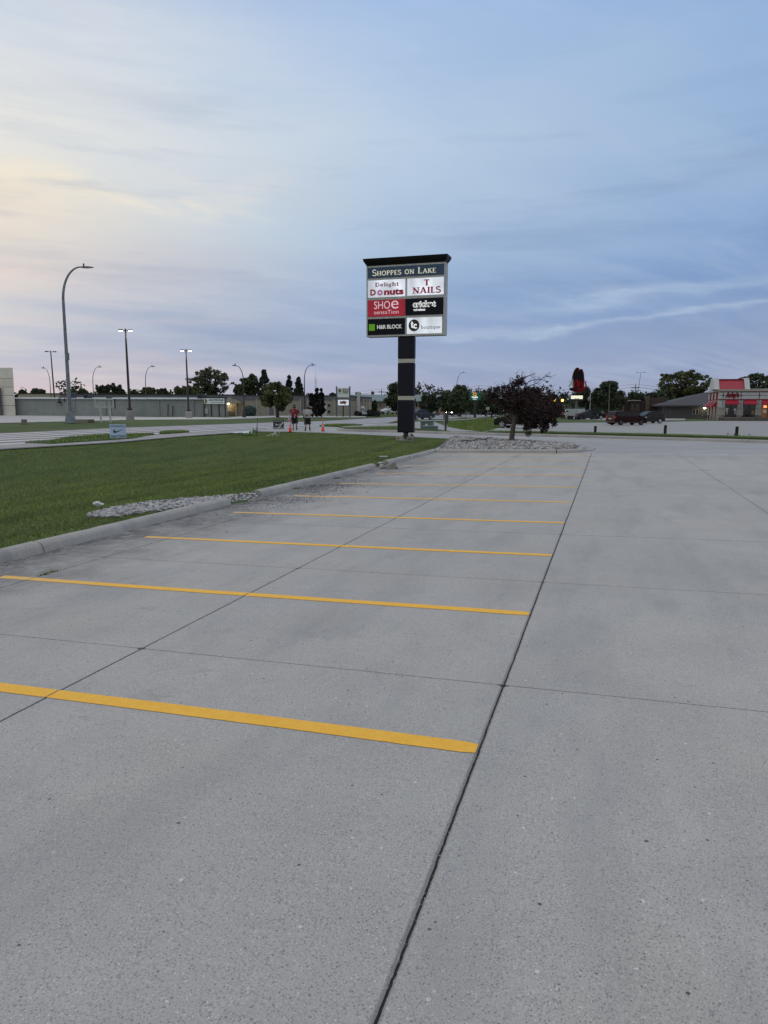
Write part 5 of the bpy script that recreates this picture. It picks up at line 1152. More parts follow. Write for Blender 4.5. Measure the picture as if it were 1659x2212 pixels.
# dark brick office further back
p = fronted(1347, 893, 165); Fz = Fac(p, ang=-.3); ob = thing('brick_office', 'dark brick office with a tall fin wall among the trees', 'building', p, -.3)
for q, d0, d1, nm, mt in (((1348, 866.5, 1361, 896), 1, 9, 'wing_wall', M_BRICK), ((1361, 865, 1382, 896), 0, 10, 'entrance_wall', M_BRICK), ((1382, 866, 1396, 896), 1, 9, 'wing_wall', M_BRICK), ((1394.5, 854.6, 1403, 896), -.6, 1.5, 'fin_wall', M('fin_brick', (.10, .072, .056), .9, var=.3, vs=2)), ((1403, 858.5, 1440, 896), 0, 10, 'main_wall', M_BRICK)):
    m = MB(); Fz.box(m, q, d0, d1); m.build(nm, mt, ob)
m = MB(); Fz.box(m, (1359, 864.3, 1384, 866), -.8, 10.4); m.build('flat_roof', M_CORN, ob)
for x in (1366, 1377): m = MB(); Fz.box(m, (x-2, 872, x+2, 886), -.1, .0); w = m.build('window', GLASS, ob)

# ------------------------------------------------------------------ trees
BARK = M('bark', (.055, .045, .038), .95, var=.4, vs=6); BARK2 = M('grey_bark', (.10, .088, .08), .95, var=.4, vs=9, bump=.7, bs=30)
def leafmats(n, *cols): return [M(f'{n}_{i}', c, .75, var=.35, vs=.8) for i, c in enumerate(cols)]
LM_G = leafmats('leaf_green', (.055, .080, .030), (.038, .060, .023), (.072, .098, .038)); LM_D = leafmats('leaf_dark', (.032, .050, .022), (.022, .036, .018), (.046, .064, .026)); LM_Y = leafmats('leaf_olive', (.092, .110, .036), (.064, .082, .028), (.115, .125, .045))
LM_P = leafmats('leaf_purple', (.026, .011, .012), (.017, .008, .009), (.036, .013, .014), (.055, .021, .017)); LM_A = leafmats('leaf_airy', (.085, .100, .055), (.062, .076, .040), (.11, .12, .068)); LM_C = leafmats('leaf_conifer', (.026, .042, .024), (.017, .028, .018))
def leaf_mesh(name, C, rad, per, size, mats, parent, asp=.5, sq=1.0, tone=None):
    """clumps at C (n,3) of radius rad (n,), `per` leaves each"""
    n = len(C); C = np.repeat(C, per, 0); Rr = np.repeat(rad, per); mi = np.repeat(nprng.integers(0, len(mats), n) if tone is None else tone, per); N = len(C)
    mi = np.where(nprng.random(N) < .25, nprng.integers(0, len(mats), N), mi)
    d = nprng.normal(0, 1, (N, 3)); d /= np.linalg.norm(d, axis=1)[:, None]; P = C+d*(Rr*nprng.random(N)**.45)[:, None]*[1, 1, sq]
    a = nprng.normal(0, 1, (N, 3)); a /= np.linalg.norm(a, axis=1)[:, None]; b = np.cross(a, nprng.normal(0, 1, (N, 3))); b /= np.linalg.norm(b, axis=1)[:, None]
    s = (size*nprng.uniform(.55, 1.3, N))[:, None]; V = np.stack([P-a*s, P+b*s*asp, P+a*s, P-b*s*asp], 1).reshape(-1, 3)
    me = bpy.data.meshes.new(name); me.vertices.add(N*4); me.vertices.foreach_set('co', V.ravel()); me.loops.add(N*4); me.loops.foreach_set('vertex_index', np.arange(N*4)); me.polygons.add(N)
    me.polygons.foreach_set('loop_start', np.arange(0, N*4, 4)); me.polygons.foreach_set('loop_total', np.full(N, 4))
    for m_ in mats: me.materials.append(m_)
    me.polygons.foreach_set('material_index', mi.astype(np.int32)); me.update(calc_edges=True); return link(name, me, parent)
def tree(label, box, Y, yb=None, kind='round', mats=LM_G, dens=1.0, seed=0, name='tree', group=None, tr=.16, leaf=None, bark=BARK):
    global nprng
    x0, y0, x1, y1 = box; nprng = np.random.default_rng(seed+77); rr = random.Random(seed)
    c = tp((x0+x1)/2, (y0+y1)/2, Y); k = mpp(c)
    p = Vector((c.x, Y, float(zg(c.x, Y)))); t = thing(name, label, 'tree', p, 0, group)
    w = (x1-x0)*k/2; zt_ = zat(p, (x0+x1)/2, y0)-p.z; zb_ = max(.15, zat(p, (x0+x1)/2, y1)-p.z); h = zt_-zb_; cz = (zt_+zb_)/2
    lf = leaf or max(.10, Y*.0017)
    C, Rd = [], []
    nC = int({'round': 110, 'airy': 170, 'cone': 60, 'column': 46}[kind]*1.0)
    for i in range(nC):
        if kind in ('cone', 'column'):
            f = rr.random()**.85; a = rr.uniform(0, 6.283)
            env = (1-f)**.75 if kind == 'cone' else min(1.0, 1.25*(1-f)**.45)*(.55+.45*min(1, f*5+.3)); env = max(env, .05)
            r = env*w*rr.uniform(.35, .88); C.append((r*math.cos(a), r*math.sin(a), zb_+h*f*.97)); Rd.append(w*(.18+.12*env))
        else:
            while True:
                d = Vector((rr.uniform(-1, 1), rr.uniform(-1, 1), rr.uniform(-1, 1)))
                if .25 < d.length < 1: break
            d = d.normalized()*(d.length**.5)
            if kind == 'round' and d.z < 0: d = Vector((d.x*(1+.30*abs(d.z)), d.y*(1+.30*abs(d.z)), d.z))
            lump = .80+.34*mnoise.noise(Vector((d.x*1.7+seed*3.3, d.y*1.7, d.z*1.7+seed)))
            zz_ = d.z*lump; wid = 1.0 if zz_ > -.3 else .92
            C.append((d.x*lump*w*wid*.92, d.y*lump*w*wid*.92, cz+zz_*h*.5*.95)); Rd.append(min(w, h/2)*rr.uniform(.13, .26) if kind == 'round' else min(w, h/2)*rr.uniform(.10, .22))
    C = np.array(C); Rd = np.array(Rd)
    per = int({'round': 60, 'airy': 22, 'cone': 70, 'column': 90}[kind]*dens)
    leaf_mesh('crown', C, Rd, per, lf, mats, t, sq=.75 if kind != 'airy' else .6)
    m = MB(); r0 = max(.10, w*tr*.5) if kind != 'column' else .09; top = zb_+h*(.45 if kind in ('round', 'airy') else .92)
    lean = rr.uniform(-.05, .05)*h
    m.tube([(0, 0, -.4), (lean*.2, 0, zb_*.5), (lean*.5, 0, zb_+h*.12), (lean, 0, top)], [r0*1.35, r0, r0*.8, r0*.25], 8)
    if kind in ('round', 'airy'):
        for i in rr.sample(range(nC), 60 if kind == 'airy' else 14):
            e = Vector(C[i]); s0 = Vector((lean*.4, 0, zb_+h*rr.uniform(-.02, .25))); mid = s0.lerp(e, .5)+Vector((0, 0, h*.05)); m.tube([s0, mid, e], [r0*.42, r0*.24, r0*.07], 5)
    m.build('trunk', bark, t, smooth=True); return t
TR = [ # label, box, distance, kind, leaves, density
 ('small far tree at left, just right of the white showroom', (41, 841.5, 58, 856), 230, 'round', LM_G, .6), ('small far tree above the tan end of the long roof at left', (64, 838.5, 99, 858), 230, 'round', LM_G, .7),
 ('thin young tree left of the rounded dark tree behind the long roof', (166, 840, 192, 858), 210, 'airy', LM_G, .6), ('rounded dark tree behind the roof left of the tall lit light pole', (206, 827, 272, 862), 215, 'round', LM_D, 1.),
 ('scrubby small tree right of the tall lit light pole', (280, 841.5, 299, 860), 215, 'airy', LM_G, .8), ('olive bushy tree behind the roof, behind the thin middle street lamp', (300, 834, 338, 860), 215, 'round', LM_Y, .9), ('low dark olive bushy tree left of the second lit light pole', (334, 838, 369, 860), 215, 'round', LM_G, .9),
 ('yellowish bushy tree under the left side of the large airy tree', (368, 830, 440, 862), 205, 'round', LM_Y, 1.), ('large airy spreading tree with visible branches behind the long roof', (398, 789, 507, 862), 215, 'airy', LM_A, 1.35),
 ('thin leafed tree edge between the large airy tree and the street lamp', (503, 827, 528, 860), 215, 'airy', LM_A, .8), ('broad green tree behind the tan building entrance', (515, 801.5, 565, 862), 205, 'round', LM_G, 1.), ('tall dark pointed conifer behind the tan building', (549, 799, 592, 862), 200, 'cone', LM_C, 1.2),
 ('dark spruce top showing behind the round front tree', (612, 811, 638, 860), 200, 'cone', LM_C, .9), ('spruce with a ragged top right of the round front tree', (630, 814.5, 660, 860), 200, 'cone', LM_D, .9), ('small distant tree top left of the two post sign', (710, 848.5, 728, 862), 230, 'round', LM_G, .5),
 ('narrow bushy tree at the right end of the tan building', (801, 863, 815.5, 893), 165, 'round', LM_D, .7), ('large dark tree standing behind the sign pillar', (825.5, 811, 907, 896), 140, 'round', LM_D, 1.5),
 ('low rounded tree right of the sign pillar', (902, 847, 958, 897), 150, 'round', LM_D, 1.2), ('mid green tree behind the utility cross post', (945, 840, 990, 893), 165, 'round', LM_G, 1.), ('tall green tree behind the street lamp and oncoming car', (958, 832, 1030, 895), 160, 'round', LM_G, 1.4),
 ('thin topped tree behind the green lit hotel sign', (1026, 838, 1075, 893), 170, 'airy', LM_G, 1.4), ('dense low tree behind the left side of the purple tree', (1040, 850, 1085, 895), 155, 'round', LM_D, 1.), ('dark tree hidden behind the middle of the purple tree', (1075, 846, 1150, 893), 185, 'round', LM_D, 1.), ('dim green tree behind the right of the purple tree', (1140, 852, 1205, 890), 200, 'round', LM_D, 1.),
 ('dark rounded tree behind the flagpole', (1243, 834, 1290, 890), 170, 'round', LM_D, 1.2), ('very large dark tree with a double crown behind the red minivan', (1274, 815, 1349, 893), 160, 'round', LM_D, 1.8), ('leaning dark tree edge right of the double crowned tree', (1328, 838, 1352, 885), 165, 'round', LM_D, .7),
 ('dark flat topped tree behind the brick office', (1346, 844, 1398, 885), 185, 'round', LM_D, 1.), ('wide dark tree above the brick office roof', (1385, 846, 1430, 880), 185, 'round', LM_D, 1.), ('large spreading olive tree behind the grey hip roof', (1402, 789, 1550, 872), 212, 'airy', LM_Y, 2.6), ('dark green tree low behind the left eave of the hip roof', (1405, 838, 1465, 885), 205, 'round', LM_G, 1.), ('tree showing above the restaurant roof at right', (1583, 801, 1690, 870), 200, 'airy', LM_G, 2.)]
for i, (lab, bx_, Y_, kd, lm, dn) in enumerate(TR): tree(lab, bx_, Y_, kind=kd, mats=lm, dens=dn, seed=i, group='trees on the skyline')
p = gp(603, 901.5); tree('round olive tree with a dark trunk in front of the tan building', (558, 819, 640, 889), p.y, kind='round', mats=LM_Y, dens=2.2, seed=60, tr=.17)
for i, (x0, yt, x1, lab) in enumerate(((665.5, 846, 683, 'shorter left column of the dark evergreen trio'), (676, 837.5, 694, 'tall middle column of the dark evergreen trio'), (685.5, 838.5, 702.5, 'tall right column of the dark evergreen trio'))):
    p = gp((x0+x1)/2, 901); tree(lab, (x0, yt, x1, 900), p.y+.4*i, kind='column', mats=LM_C if False else leafmats('leaf_cedar', (.010, .012, .008), (.007, .008, .006)), dens=1.4, seed=70+i, name='columnar_evergreen', group='columnar evergreens')
p = gp(1401, 0 or 893); 
# far woods closing the horizon
nprng = np.random.default_rng(5); n = 900; xs = nprng.uniform(-330, 420, n); ys = nprng.uniform(330, 420, n); C = np.stack([xs, ys, nprng.uniform(0, 1, n)**.8*(8+3*np.sin(xs*.03)+2*np.sin(xs*.11))], 1)
tag(leaf_mesh('far_woods', C, nprng.uniform(2, 4.2, n), 34, .9, LM_D, None), kind='stuff')
n = 700; xs = nprng.uniform(9, 98, n); C = np.stack([xs, 205+nprng.uniform(-6, 14, n), nprng.uniform(0, 1, n)*(5.5+1.3*np.sin(xs*.35)+np.sin(xs*.9))], 1)
tag(leaf_mesh('undergrowth', C, nprng.uniform(.7, 1.7, n), 40, .38, LM_D, None), kind='stuff')
# weeds against the block wall
for x0, x1, yt, yb, lab in ((236/1.0*.0+128, 149, 883, 894.5, 'leafy weed clump against the grey block wall'), (130, 142, 880, 894, 'taller weed stem in the clump against the grey block wall')):
    p = gp((x0+x1)/2, yb+.8); k = mpp(p); h = (yb-yt)*k; w = (x1-x0)*k/2; nprng = np.random.default_rng(int(x0)); n = 16
    o = leaf_mesh('weed_clump', np.stack([nprng.uniform(-w, w, n), nprng.uniform(-.3, .3, n), nprng.uniform(.1, h*.8, n)], 1), np.full(n, .35), 40, .12, LM_G, None, .4); o.location = p; tag(o, lab, 'plant')
# ------------------------------------------------------------------ vehicles
TYRE = M('tyre', (.014, .014, .015), .85); RIM = M('alloy', (.55, .56, .58), .3, .8); RIMD = M('dark_rim', (.10, .10, .11), .4, .6); CGL = M('car_glass', (.004, .006, .007), .13, spec=.35)
TAIL = M('tail_lamp', (.28, .01, .012), .25); TAILON = M('tail_lamp_on', (.4, .01, .01), .3, emit=(1.0, .03, .04), es=4.0); HEAD = M('headlamp', (.55, .57, .6), .12, .2); HEADON = M('headlamp_on', (1, .9, .7), .3, emit=(1.0, .88, .62), es=16.0)
PLATE = M('number_plate', (.5, .52, .55), .5); TRIM = M('plastic_trim', (.022, .022, .024), .6); CHROME = M('chrome', (.5, .5, .5), .2, .9)
PROF = dict(
 sedan=[(.0, .36), (.003, .50), (.02, .63), (.10, .685), (.16, .70), (.24, .84), (.31, .955), (.40, 1.0), (.52, .985), (.60, .92), (.70, .735), (.74, .685), (.88, .62), (.96, .55), (.992, .46), (1.0, .33), (.99, .19)],
 suv=[(.0, .34), (.004, .50), (.015, .60), (.04, .74), (.075, .90), (.12, .965), (.30, 1.0), (.48, .995), (.58, .945), (.70, .735), (.75, .665), (.90, .60), (.97, .52), (.995, .42), (1.0, .30), (.985, .18)],
 van=[(.0, .30), (.004, .46), (.012, .60), (.03, .80), (.055, .945), (.09, .975), (.35, 1.0), (.52, .985), (.62, .92), (.76, .70), (.82, .615), (.92, .56), (.975, .49), (.996, .38), (1.0, .25), (.985, .14)],
 pickup=[(.0, .34), (.0, .60), (.36, .61), (.37, .66), (.41, .95), (.45, .995), (.55, 1.0), (.62, .96), (.71, .72), (.75, .66), (.93, .62), (.985, .56), (1.0, .45), (1.0, .28), (.985, .18)])
SIDEW = dict(
 sedan=[[(.255, .72), (.30, .88), (.365, .945), (.44, .955), (.44, .71)], [(.455, .71), (.455, .955), (.53, .945), (.60, .875), (.685, .715)]],
 suv=[[(.09, .68), (.125, .87), (.24, .915), (.24, .66)], [(.26, .66), (.26, .92), (.42, .935), (.42, .65)], [(.435, .65), (.435, .935), (.53, .92), (.60, .86), (.69, .66)]],
 van=[[(.07, .63), (.10, .90), (.30, .935), (.30, .62)], [(.315, .62), (.315, .935), (.49, .93), (.49, .615)], [(.505, .615), (.505, .93), (.58, .90), (.64, .83), (.745, .63)]],
 pickup=[[(.40, .68), (.42, .90), (.50, .93), (.50, .67)], [(.515, .67), (.515, .93), (.58, .92), (.62, .88), (.69, .68)]])
AX = dict(sedan=(.19, .805), suv=(.19, .805), van=(.195, .805), pickup=(.20, .80))
def car(label, p, heading, kind='sedan', L=4.7, W=1.82, Ht=1.46, paint=None, rim=RIM, head=False, tailon=False, cat='car', name='car', rw=.33, group=None, two=None, rack=False):
    t = thing(name, label, cat, p, math.pi/2-R(heading), group)
    pr = PROF[kind]; ax = AX[kind]; belt = SIDEW[kind][0][0][1]
    def yh(x, z):
        f = x/L+.5; g = z/Ht
        k = 1-.17*float(ss(g, belt-.02, 1.0))-.05*float(ss(.30-g, 0, .2)); return W/2*k*(1-.13*abs(2*f-1)**4)
    out = [((fx-.5)*L, fz*Ht) for fx, fz in pr]; low = .17*Ht; bot = []
    for a in (ax[1], ax[0]):
        cx = (a-.5)*L; r = rw+.07; bot.append((cx+r, low))
        for i in range(9): th = math.pi*i/8; bot.append((cx+r*math.cos(th), max(low, rw+r*math.sin(th)*.98)))
        bot.append((cx-r, low))
    out = out+[((pr[-1][0]-.5)*L-.02, low)]+bot+[(-L/2+.06, low)]
    clean = []
    for q in out:
        if not clean or math.hypot(q[0]-clean[-1][0], q[1]-clean[-1][1]) > .004: clean.append(q)
    def cut(poly):
        bm = bmesh.new(); bm.faces.new([bm.verts.new((x, 0, z)) for x, z in poly])
        for no, vals in ((Vector((1, 0, 0)), [(-.5+i/14)*L+.003 for i in range(1, 14)]), (Vector((0, 0, 1)), [Ht*g+.0013 for g in (.26, .40, .52, belt-.03, belt+.05, .8, .9)])):
            for q in vals: bmesh.ops.bisect_plane(bm, geom=bm.verts[:]+bm.edges[:]+bm.faces[:], plane_co=no*q, plane_no=no, dist=1e-5)
        bm.verts.index_update(); r = ([v.co.copy() for v in bm.verts], [[v.index for v in f.verts] for f in bm.faces], [(e.verts[0].index, e.verts[1].index) for e in bm.edges if e.is_boundary]); bm.free(); return r
    vs, fs, be = cut(clean); n = len(vs)
    m = MB(); m.smooth = True
    Lf = [(v.x, yh(v.x, v.z), v.z) for v in vs]; Rt = [(v.x, -yh(v.x, v.z), v.z) for v in vs]
    m.add(Lf+Rt, [tuple(f) for f in fs]+[tuple(i+n for i in f[::-1]) for f in fs]+[(a, b, b+n, a+n) for a, b in be])
    body = m.build('body', paint, t); md = body.modifiers.new('bevel', 'BEVEL'); md.width = .045; md.segments = 2; md.limit_method = 'ANGLE'; md.angle_limit = R(42)
    # glass
    for poly in SIDEW[kind]:
        for s in (-1, 1):
            wv, wf, _ = cut([((a-.5)*L, b*Ht) for a, b in poly]); m = MB(); m.add([(v.x, s*(yh(v.x, v.z)+.014), v.z) for v in wv], wf); m.build('window', CGL, t)
    def across(name, a, b, mat, inset=.88, lift=.01, za=0, zb=0):
        (xa, za_), (xb, zb_) = a, b; d = Vector((zb_-za_, 0, xa-xb)).normalized()
        if d.z < 0: d = -d
        q = []
        for x, z in (a, b):
            yy = yh(x, z)*inset; q.append((x+d.x*lift, yy, z+d.z*lift)); q.append((x+d.x*lift, -yy, z+d.z*lift))
        m = MB(); m.add(q, [(0, 1, 3, 2)]); return m.build(name, mat, t)
    def on(f0, g): a, b = pr[f0], pr[f0+1]; return ((a[0]+(b[0]-a[0])*g-.5)*L, (a[1]+(b[1]-a[1])*g)*Ht)
    fi = {'sedan': (9, 4), 'suv': (8, 2), 'van': (8, 2), 'pickup': (7, 3)}[kind]
    across('windscreen', on(fi[0], .08), on(fi[0], .95), CGL)
    if kind == 'sedan': across('rear_window', on(4, .15), on(5, .75), CGL)
    elif kind == 'pickup': across('rear_window', on(3, .2), on(3, .9), CGL, .8)
    else: across('rear_window', on(fi[1], .25), on(fi[1]+1, .9), CGL, .84)
    # wheels
    for a in ax:
        for s in (-1, 1):
            cx = (a-.5)*L; yo = s*(W/2-.02); yi = s*(W/2-.25); m = MB()
            m.lathe([(rw*.70, yo), (rw*.93, yo+s*.008), (rw, yo-s*.03), (rw, yi+s*.02), (rw*.8, yi)], (cx, 0, rw), 20, 'y'); w = m.build('tyre', TYRE, t, smooth=True)
            m = MB(); m.lathe([(rw*.72, yo-s*.03), (rw*.66, yo+s*.0)], (cx, 0, rw), 20, 'y')
            rm = m.build('rim_back', RIMD, w); m = MB()
            for k in range(5):
                an = 2*math.pi*k/5; M_ = Matrix.Rotation(an, 3, 'Y'); c = M_ @ Vector((0, 0, rw*.36)); m.box((cx+c.x, yo+s*.006, rw+c.z), (rw*.22, .02, rw*.62), M=M_)
            m.lathe([(rw*.16, yo), (rw*.14, yo+s*.02)], (cx, 0, rw), 10, 'y')
            rr_ = []
            for k in range(21):
                an = 2*math.pi*k/20; rr_.append((cx+rw*.66*math.cos(an), yo+s*.006, rw+rw*.66*math.sin(an)))
            m.tube(rr_, rw*.05, 5, cap=False); m.build('rim', rim, w)
    # lamps, plates, bumpers
    zf = pr[-5][1]*Ht*.97 if kind != 'pickup' else .50*Ht
    for s in (-1, 1):
        m = MB(); x = L/2-.13; y = s*W*.34; m.ball((x, y, zf), .13, 10, 6, (.75, 1.35, .62)); m.build('headlight', HEADON if head else HEAD, t, smooth=True)
        m = MB(); zr = {'sedan': .58, 'suv': .56, 'van': .55, 'pickup': .5}[kind]*Ht; hgt = {'sedan': .16, 'suv': .26, 'van': .27, 'pickup': .3}[kind]
        m.bbox(-L/2+.01, -L/2+(.30 if kind == 'sedan' else .22), min(s*W*.30, s*W*.462), max(s*W*.30, s*W*.462), zr-hgt/2, zr+hgt/2, .03, 2); m.build('taillight', TAILON if tailon else TAIL, t)
        m = MB(); xm = L*({'sedan': .17, 'suv': .17, 'van': .22, 'pickup': .18}[kind]); m.ball((xm, s*(W/2+.07), (belt+.03)*Ht), .11, 8, 6, (.7, 1, .75)); m.build('wing_mirror', paint, t, smooth=True)
        for dxf in (.08, -.13):
            m = MB(); m.bx(dxf*L-.09, dxf*L+.09, min(s*(yh(dxf*L, (belt-.07)*Ht)), s*(yh(dxf*L, (belt-.07)*Ht)+.03)), max(s*(yh(dxf*L, (belt-.07)*Ht)), s*(yh(dxf*L, (belt-.07)*Ht)+.03)), (belt-.075)*Ht, (belt-.055)*Ht); m.build('door_handle', CHROME if kind != 'van' else paint, t)
    m = MB(); m.bx(-L/2-.012, -L/2+.06, -.26, .26, Ht*.42, Ht*.42+.14); m.build('number_plate', PLATE, t)
    m = MB(); m.bbox(L/2-.10, L/2+.006, -W*.30, W*.30, Ht*.24, Ht*.36, .02, 1); m.build('grille', TRIM, t)
    m = MB(); m.bbox(-L/2-.03, -L/2+.2, -W*.44, W*.44, Ht*.19, Ht*.29, .03, 2); m.build('rear_bumper', two or TRIM, t)
    for s in (-1, 1):
        m = MB(); y = s*(W/2-.035); m.bx((ax[0]-.5)*L+rw+.1, (ax[1]-.5)*L-rw-.1, min(y, y+s*.02), max(y, y+s*.02), Ht*.165, Ht*.235); m.build('sill', two or TRIM, t)
        if rack: m = MB(); yy = s*W*.36; m.tube([(-L*.36, yy, Ht*.985), (-L*.34, yy, Ht+.05), (L*.0, yy, Ht+.06), (L*.03, yy, Ht*.995)], .02, 6); m.build('roof_rail', TRIM, t)
    return t
def paint(n, c, r=.42, m=.0): return M(n, tuple(q*.42 for q in c), r, m, spec=.16)
car('grey saloon with lit red tail lights driving away beside the sign pillar', gp(906, 906.4), 46, 'sedan', paint=paint('paint_slate', (.11, .14, .18)), tailon=True)
car('dark saloon with one bright headlight coming down the road', gp(977.5, 898.8), 206, 'sedan', L=4.8, W=1.85, Ht=1.46, paint=paint('paint_dark', (.035, .036, .04)), head=True)
car('dark red minivan parked in the restaurant car park', gp(1353, 918.2), 70, 'van', L=5.1, W=1.98, Ht=1.78, paint=paint('paint_maroon', (.055, .008, .012)), rim=RIMD, cat='minivan', name='minivan', rw=.35, two=M('bumper_maroon', (.05, .008, .012), .4))
car('grey green SUV parked in front of the red minivan', gp(1399, 914.3), 256, 'suv', L=4.55, W=1.85, Ht=1.70, paint=paint('paint_greygreen', (.065, .08, .085)), name='suv', cat='SUV', rw=.36, rack=True)
car('tan SUV seen from behind, half hidden by the red minivan', gp(1333, 915.2), 33, 'suv', L=4.5, W=1.82, Ht=1.66, paint=paint('paint_tan', (.18, .155, .12)), name='suv', cat='SUV', rw=.35, two=M('bumper_silver', (.36, .36, .36), .5))
car('black and tan SUV parked behind the purple leaved tree', gp(1120, 925.0), 302, 'suv', L=4.9, W=1.95, Ht=1.80, paint=paint('paint_blacktan', (.05, .042, .034)), name='suv', cat='SUV', rw=.40, two=M('sill_silver', (.35, .35, .36), .4))
car('white SUV parked on the grass left of the sign pillar', gp(842.5, 895.2), 225, 'suv', L=4.6, W=1.85, Ht=1.68, paint=paint('paint_white', (1.4, 1.42, 1.45)), name='suv', cat='SUV', rw=.36)
car('car with two yellowish headlights seen through the purple tree', gp(1091.5, 894.5), 184, 'suv', L=4.6, W=2.0, Ht=1.75, paint=MATS['paint_dark'], head=True, rw=.36)
car('distant car with headlights behind the trunk of the purple tree', gp(1103, 890.0), 186, 'sedan', paint=MATS['paint_dark'], head=True)
car('car with headlights on just left of the white trailer', gp(1217.5, 891.0), 190, 'sedan', paint=MATS['paint_dark'], head=True)
car('car with glaring headlights below the large double crowned tree', gp(1313.6, 892.3), 197, 'suv', L=4.6, W=1.9, Ht=1.7, paint=MATS['paint_dark'], head=True, rw=.36)
car('dark pickup truck parked behind the white trailer', gp(1276, 905.8), 262, 'pickup', L=5.6, W=1.95, Ht=1.85, paint=paint('paint_navy', (.012, .014, .022)), name='pickup', cat='pickup', rw=.40)
car('small slate blue car squeezed between the white trailer and dark pickup', gp(1266.5, 905.9), 85, 'sedan', L=4.2, W=1.75, Ht=1.42, paint=paint('paint_blue', (.07, .085, .12)), rim=RIMD)
# white box trailer
p = gp(1243, 905.6); k = mpp(p); rz = facing(p); t = thing('box_trailer', 'white enclosed box trailer standing behind the restaurant sign pole', 'trailer', p, rz); Fz = Fac(p, ang=rz); TW = M('trailer_white', (.42, .46, .50), .5, .1, var=.08, vs=1)
a, b_, z0, z1_ = Fz.rect(1221.5, 883.5, 1247, 904); m = MB(); m.bbox(a, b_, 0, 5, .35, z1_, .04, 2); m.build('body', TW, t)
a2, b2, _, z2 = Fz.rect(1246.6, 882.5, 1263.8, 905); m = MB(); m.bbox(a2+.02, b2, -.3, 2.6, .2, z2, .04, 2); m.build('front_section', TW, t)
a, b_, z0, z1_ = Fz.rect(1248.8, 884.6, 1257.2, 904.5); m = MB(); m.bx(a, b_, -.34, -.3, z0, z1_); d = m.build('door', M('trailer_door', (.48, .52, .56), .5), t); m = MB(); m.bx(a+.15, a+.75, -.40, -.34, (z0+z1_)/2, (z0+z1_)/2+.1); m.build('handle', STEEL, d)
m = MB(); m.bx(a2+.1, b2-.1, -.33, -.28, z2-.02, z2+.25); m.build('roof_trim', M('trim_green', (.02, .09, .06), .6), t)
for x in (1229, 1235): q = Fz.pt(x, 903)[0]; m = MB(); m.lathe([(.24, -.05), (.36, 0), (.36, .2), (.2, .24)], (q, 0, .36), 16, 'y'); m.build('wheel', TYRE, t, smooth=True)
a, b_, z0, z1_ = Fz.rect(1222, 890.6, 1227.8, 897.2); m = MB(); m.bx(a-.05, b_, -.1, -.02, z0, z1_); pn = m.build('poster', M('poster_white', (.5, .54, .57), .6), t); m = MB(); m.bx(a+.3, b_-.3, -.12, -.1, z0+.15, z0+.5); m.bx(a+.5, b_-.5, -.12, -.1, z0+.7, z0+.95); m.build('print', L_INK, pn)
p = gp(1216, 903.8); rz = facing(p); t = thing('skip_container', 'red container with white lettering left of the white trailer', 'container', p, rz); Fz = Fac(p, ang=rz); a, b_, z0, z1_ = Fz.rect(1210.5, 890.6, 1222, 903.5)
m = MB(); zc = z1_-(z1_)*.46; m.bbox(a, b_, .1, 2.2, 0, zc, .03, 1); m.build('base', M('container_brown', (.07, .03, .022), .8), t); m = MB(); m.bbox(a, b_, 0, 2.2, zc, z1_, .03, 1); bd = m.build('red_side', M('container_red', (.28, .012, .02), .5), t); fl(txt('CENTER', .04, .0), (1211.4, 893, 1220.8, 896.6), WHT, bd, -.015, Fz)
# lorry and flatbed trailers
p = gp(795, 899.2); k = mpp(p); rz = facing(p); Fz = Fac(p, ang=rz); t = thing('lorry', 'parked lorry with a white cab and black chassis by the tan building', 'lorry', p, rz)
a, b_, z0, z1_ = Fz.rect(782, 880, 793, 894.5); m = MB(); m.prism([(a, z0), (b_, z0), (b_, z1_-1.0), (b_-.5, z1_-.4), (b_-1.4, z1_), (a+.3, z1_-.05), (a, z1_-.5)], 0, 2.4); m.build('cab', M('cab_white', (.40, .47, .52), .4), t)
m = MB(); m.prism([(a+.2, z1_-.5), (b_-.1, z1_-1.1), (b_+.1, z1_-.9), (b_-1.2, z1_+.25), (a+.5, z1_+.12)], .1, 2.3); m.build('air_deflector', WHT, t)
a2, b2, z0, z2 = Fz.rect(767.5, 890.5, 792, 897.8); m = MB(); m.bx(a2, b2, .2, 2.2, .55, z2-.2); m.bbox(a2, a2+1.8, .1, 2.3, .3, z2, .05, 1); m.build('chassis', BLK, t)
for x in (770.5, 786, 790.5): q = Fz.pt(x, 897)[0]; m = MB(); m.lathe([(.3, -.02), (.5, 0), (.5, .3), (.3, .32)], (q, .05, .5), 16, 'y'); m.build('wheel', TYRE, t, smooth=True)
a, b_, z0, z1_ = Fz.rect(793.4, 885, 803, 893); m = MB(); m.bx(a, b_, .2, 2.3, .6, z1_); m.build('engine_cover', BLK, t)
p = gp(810, 899.0); rz = facing(p); Fz = Fac(p, ang=rz); t = thing('flatbed_trailer', 'black flatbed trailer parked right of the lorry', 'trailer', p, rz); a, b_, z0, z1_ = Fz.rect(796, 889, 823.5, 898)
m = MB(); m.bx(a, b_-4.6, 0, 2.4, z1_-.75, z1_-.15); m.prism([(b_-4.6, z1_-.75), (b_, z1_-1.5), (b_, z1_-.9), (b_-4.6, z1_-.15)], 0, 2.4); m.build('deck', BLK, t); m = MB(); m.bx(a, b_-5, -.03, .0, z1_-.15, z1_-.02); m.build('edge_rail', ALU, t)
for x in (798, 804.5, 808.5, 817): q = Fz.pt(x, 897)[0]; m = MB(); m.lathe([(.3, -.02), (.48, 0), (.48, .3), (.3, .32)], (q, .1, .48), 16, 'y'); m.build('wheel', TYRE, t, smooth=True)
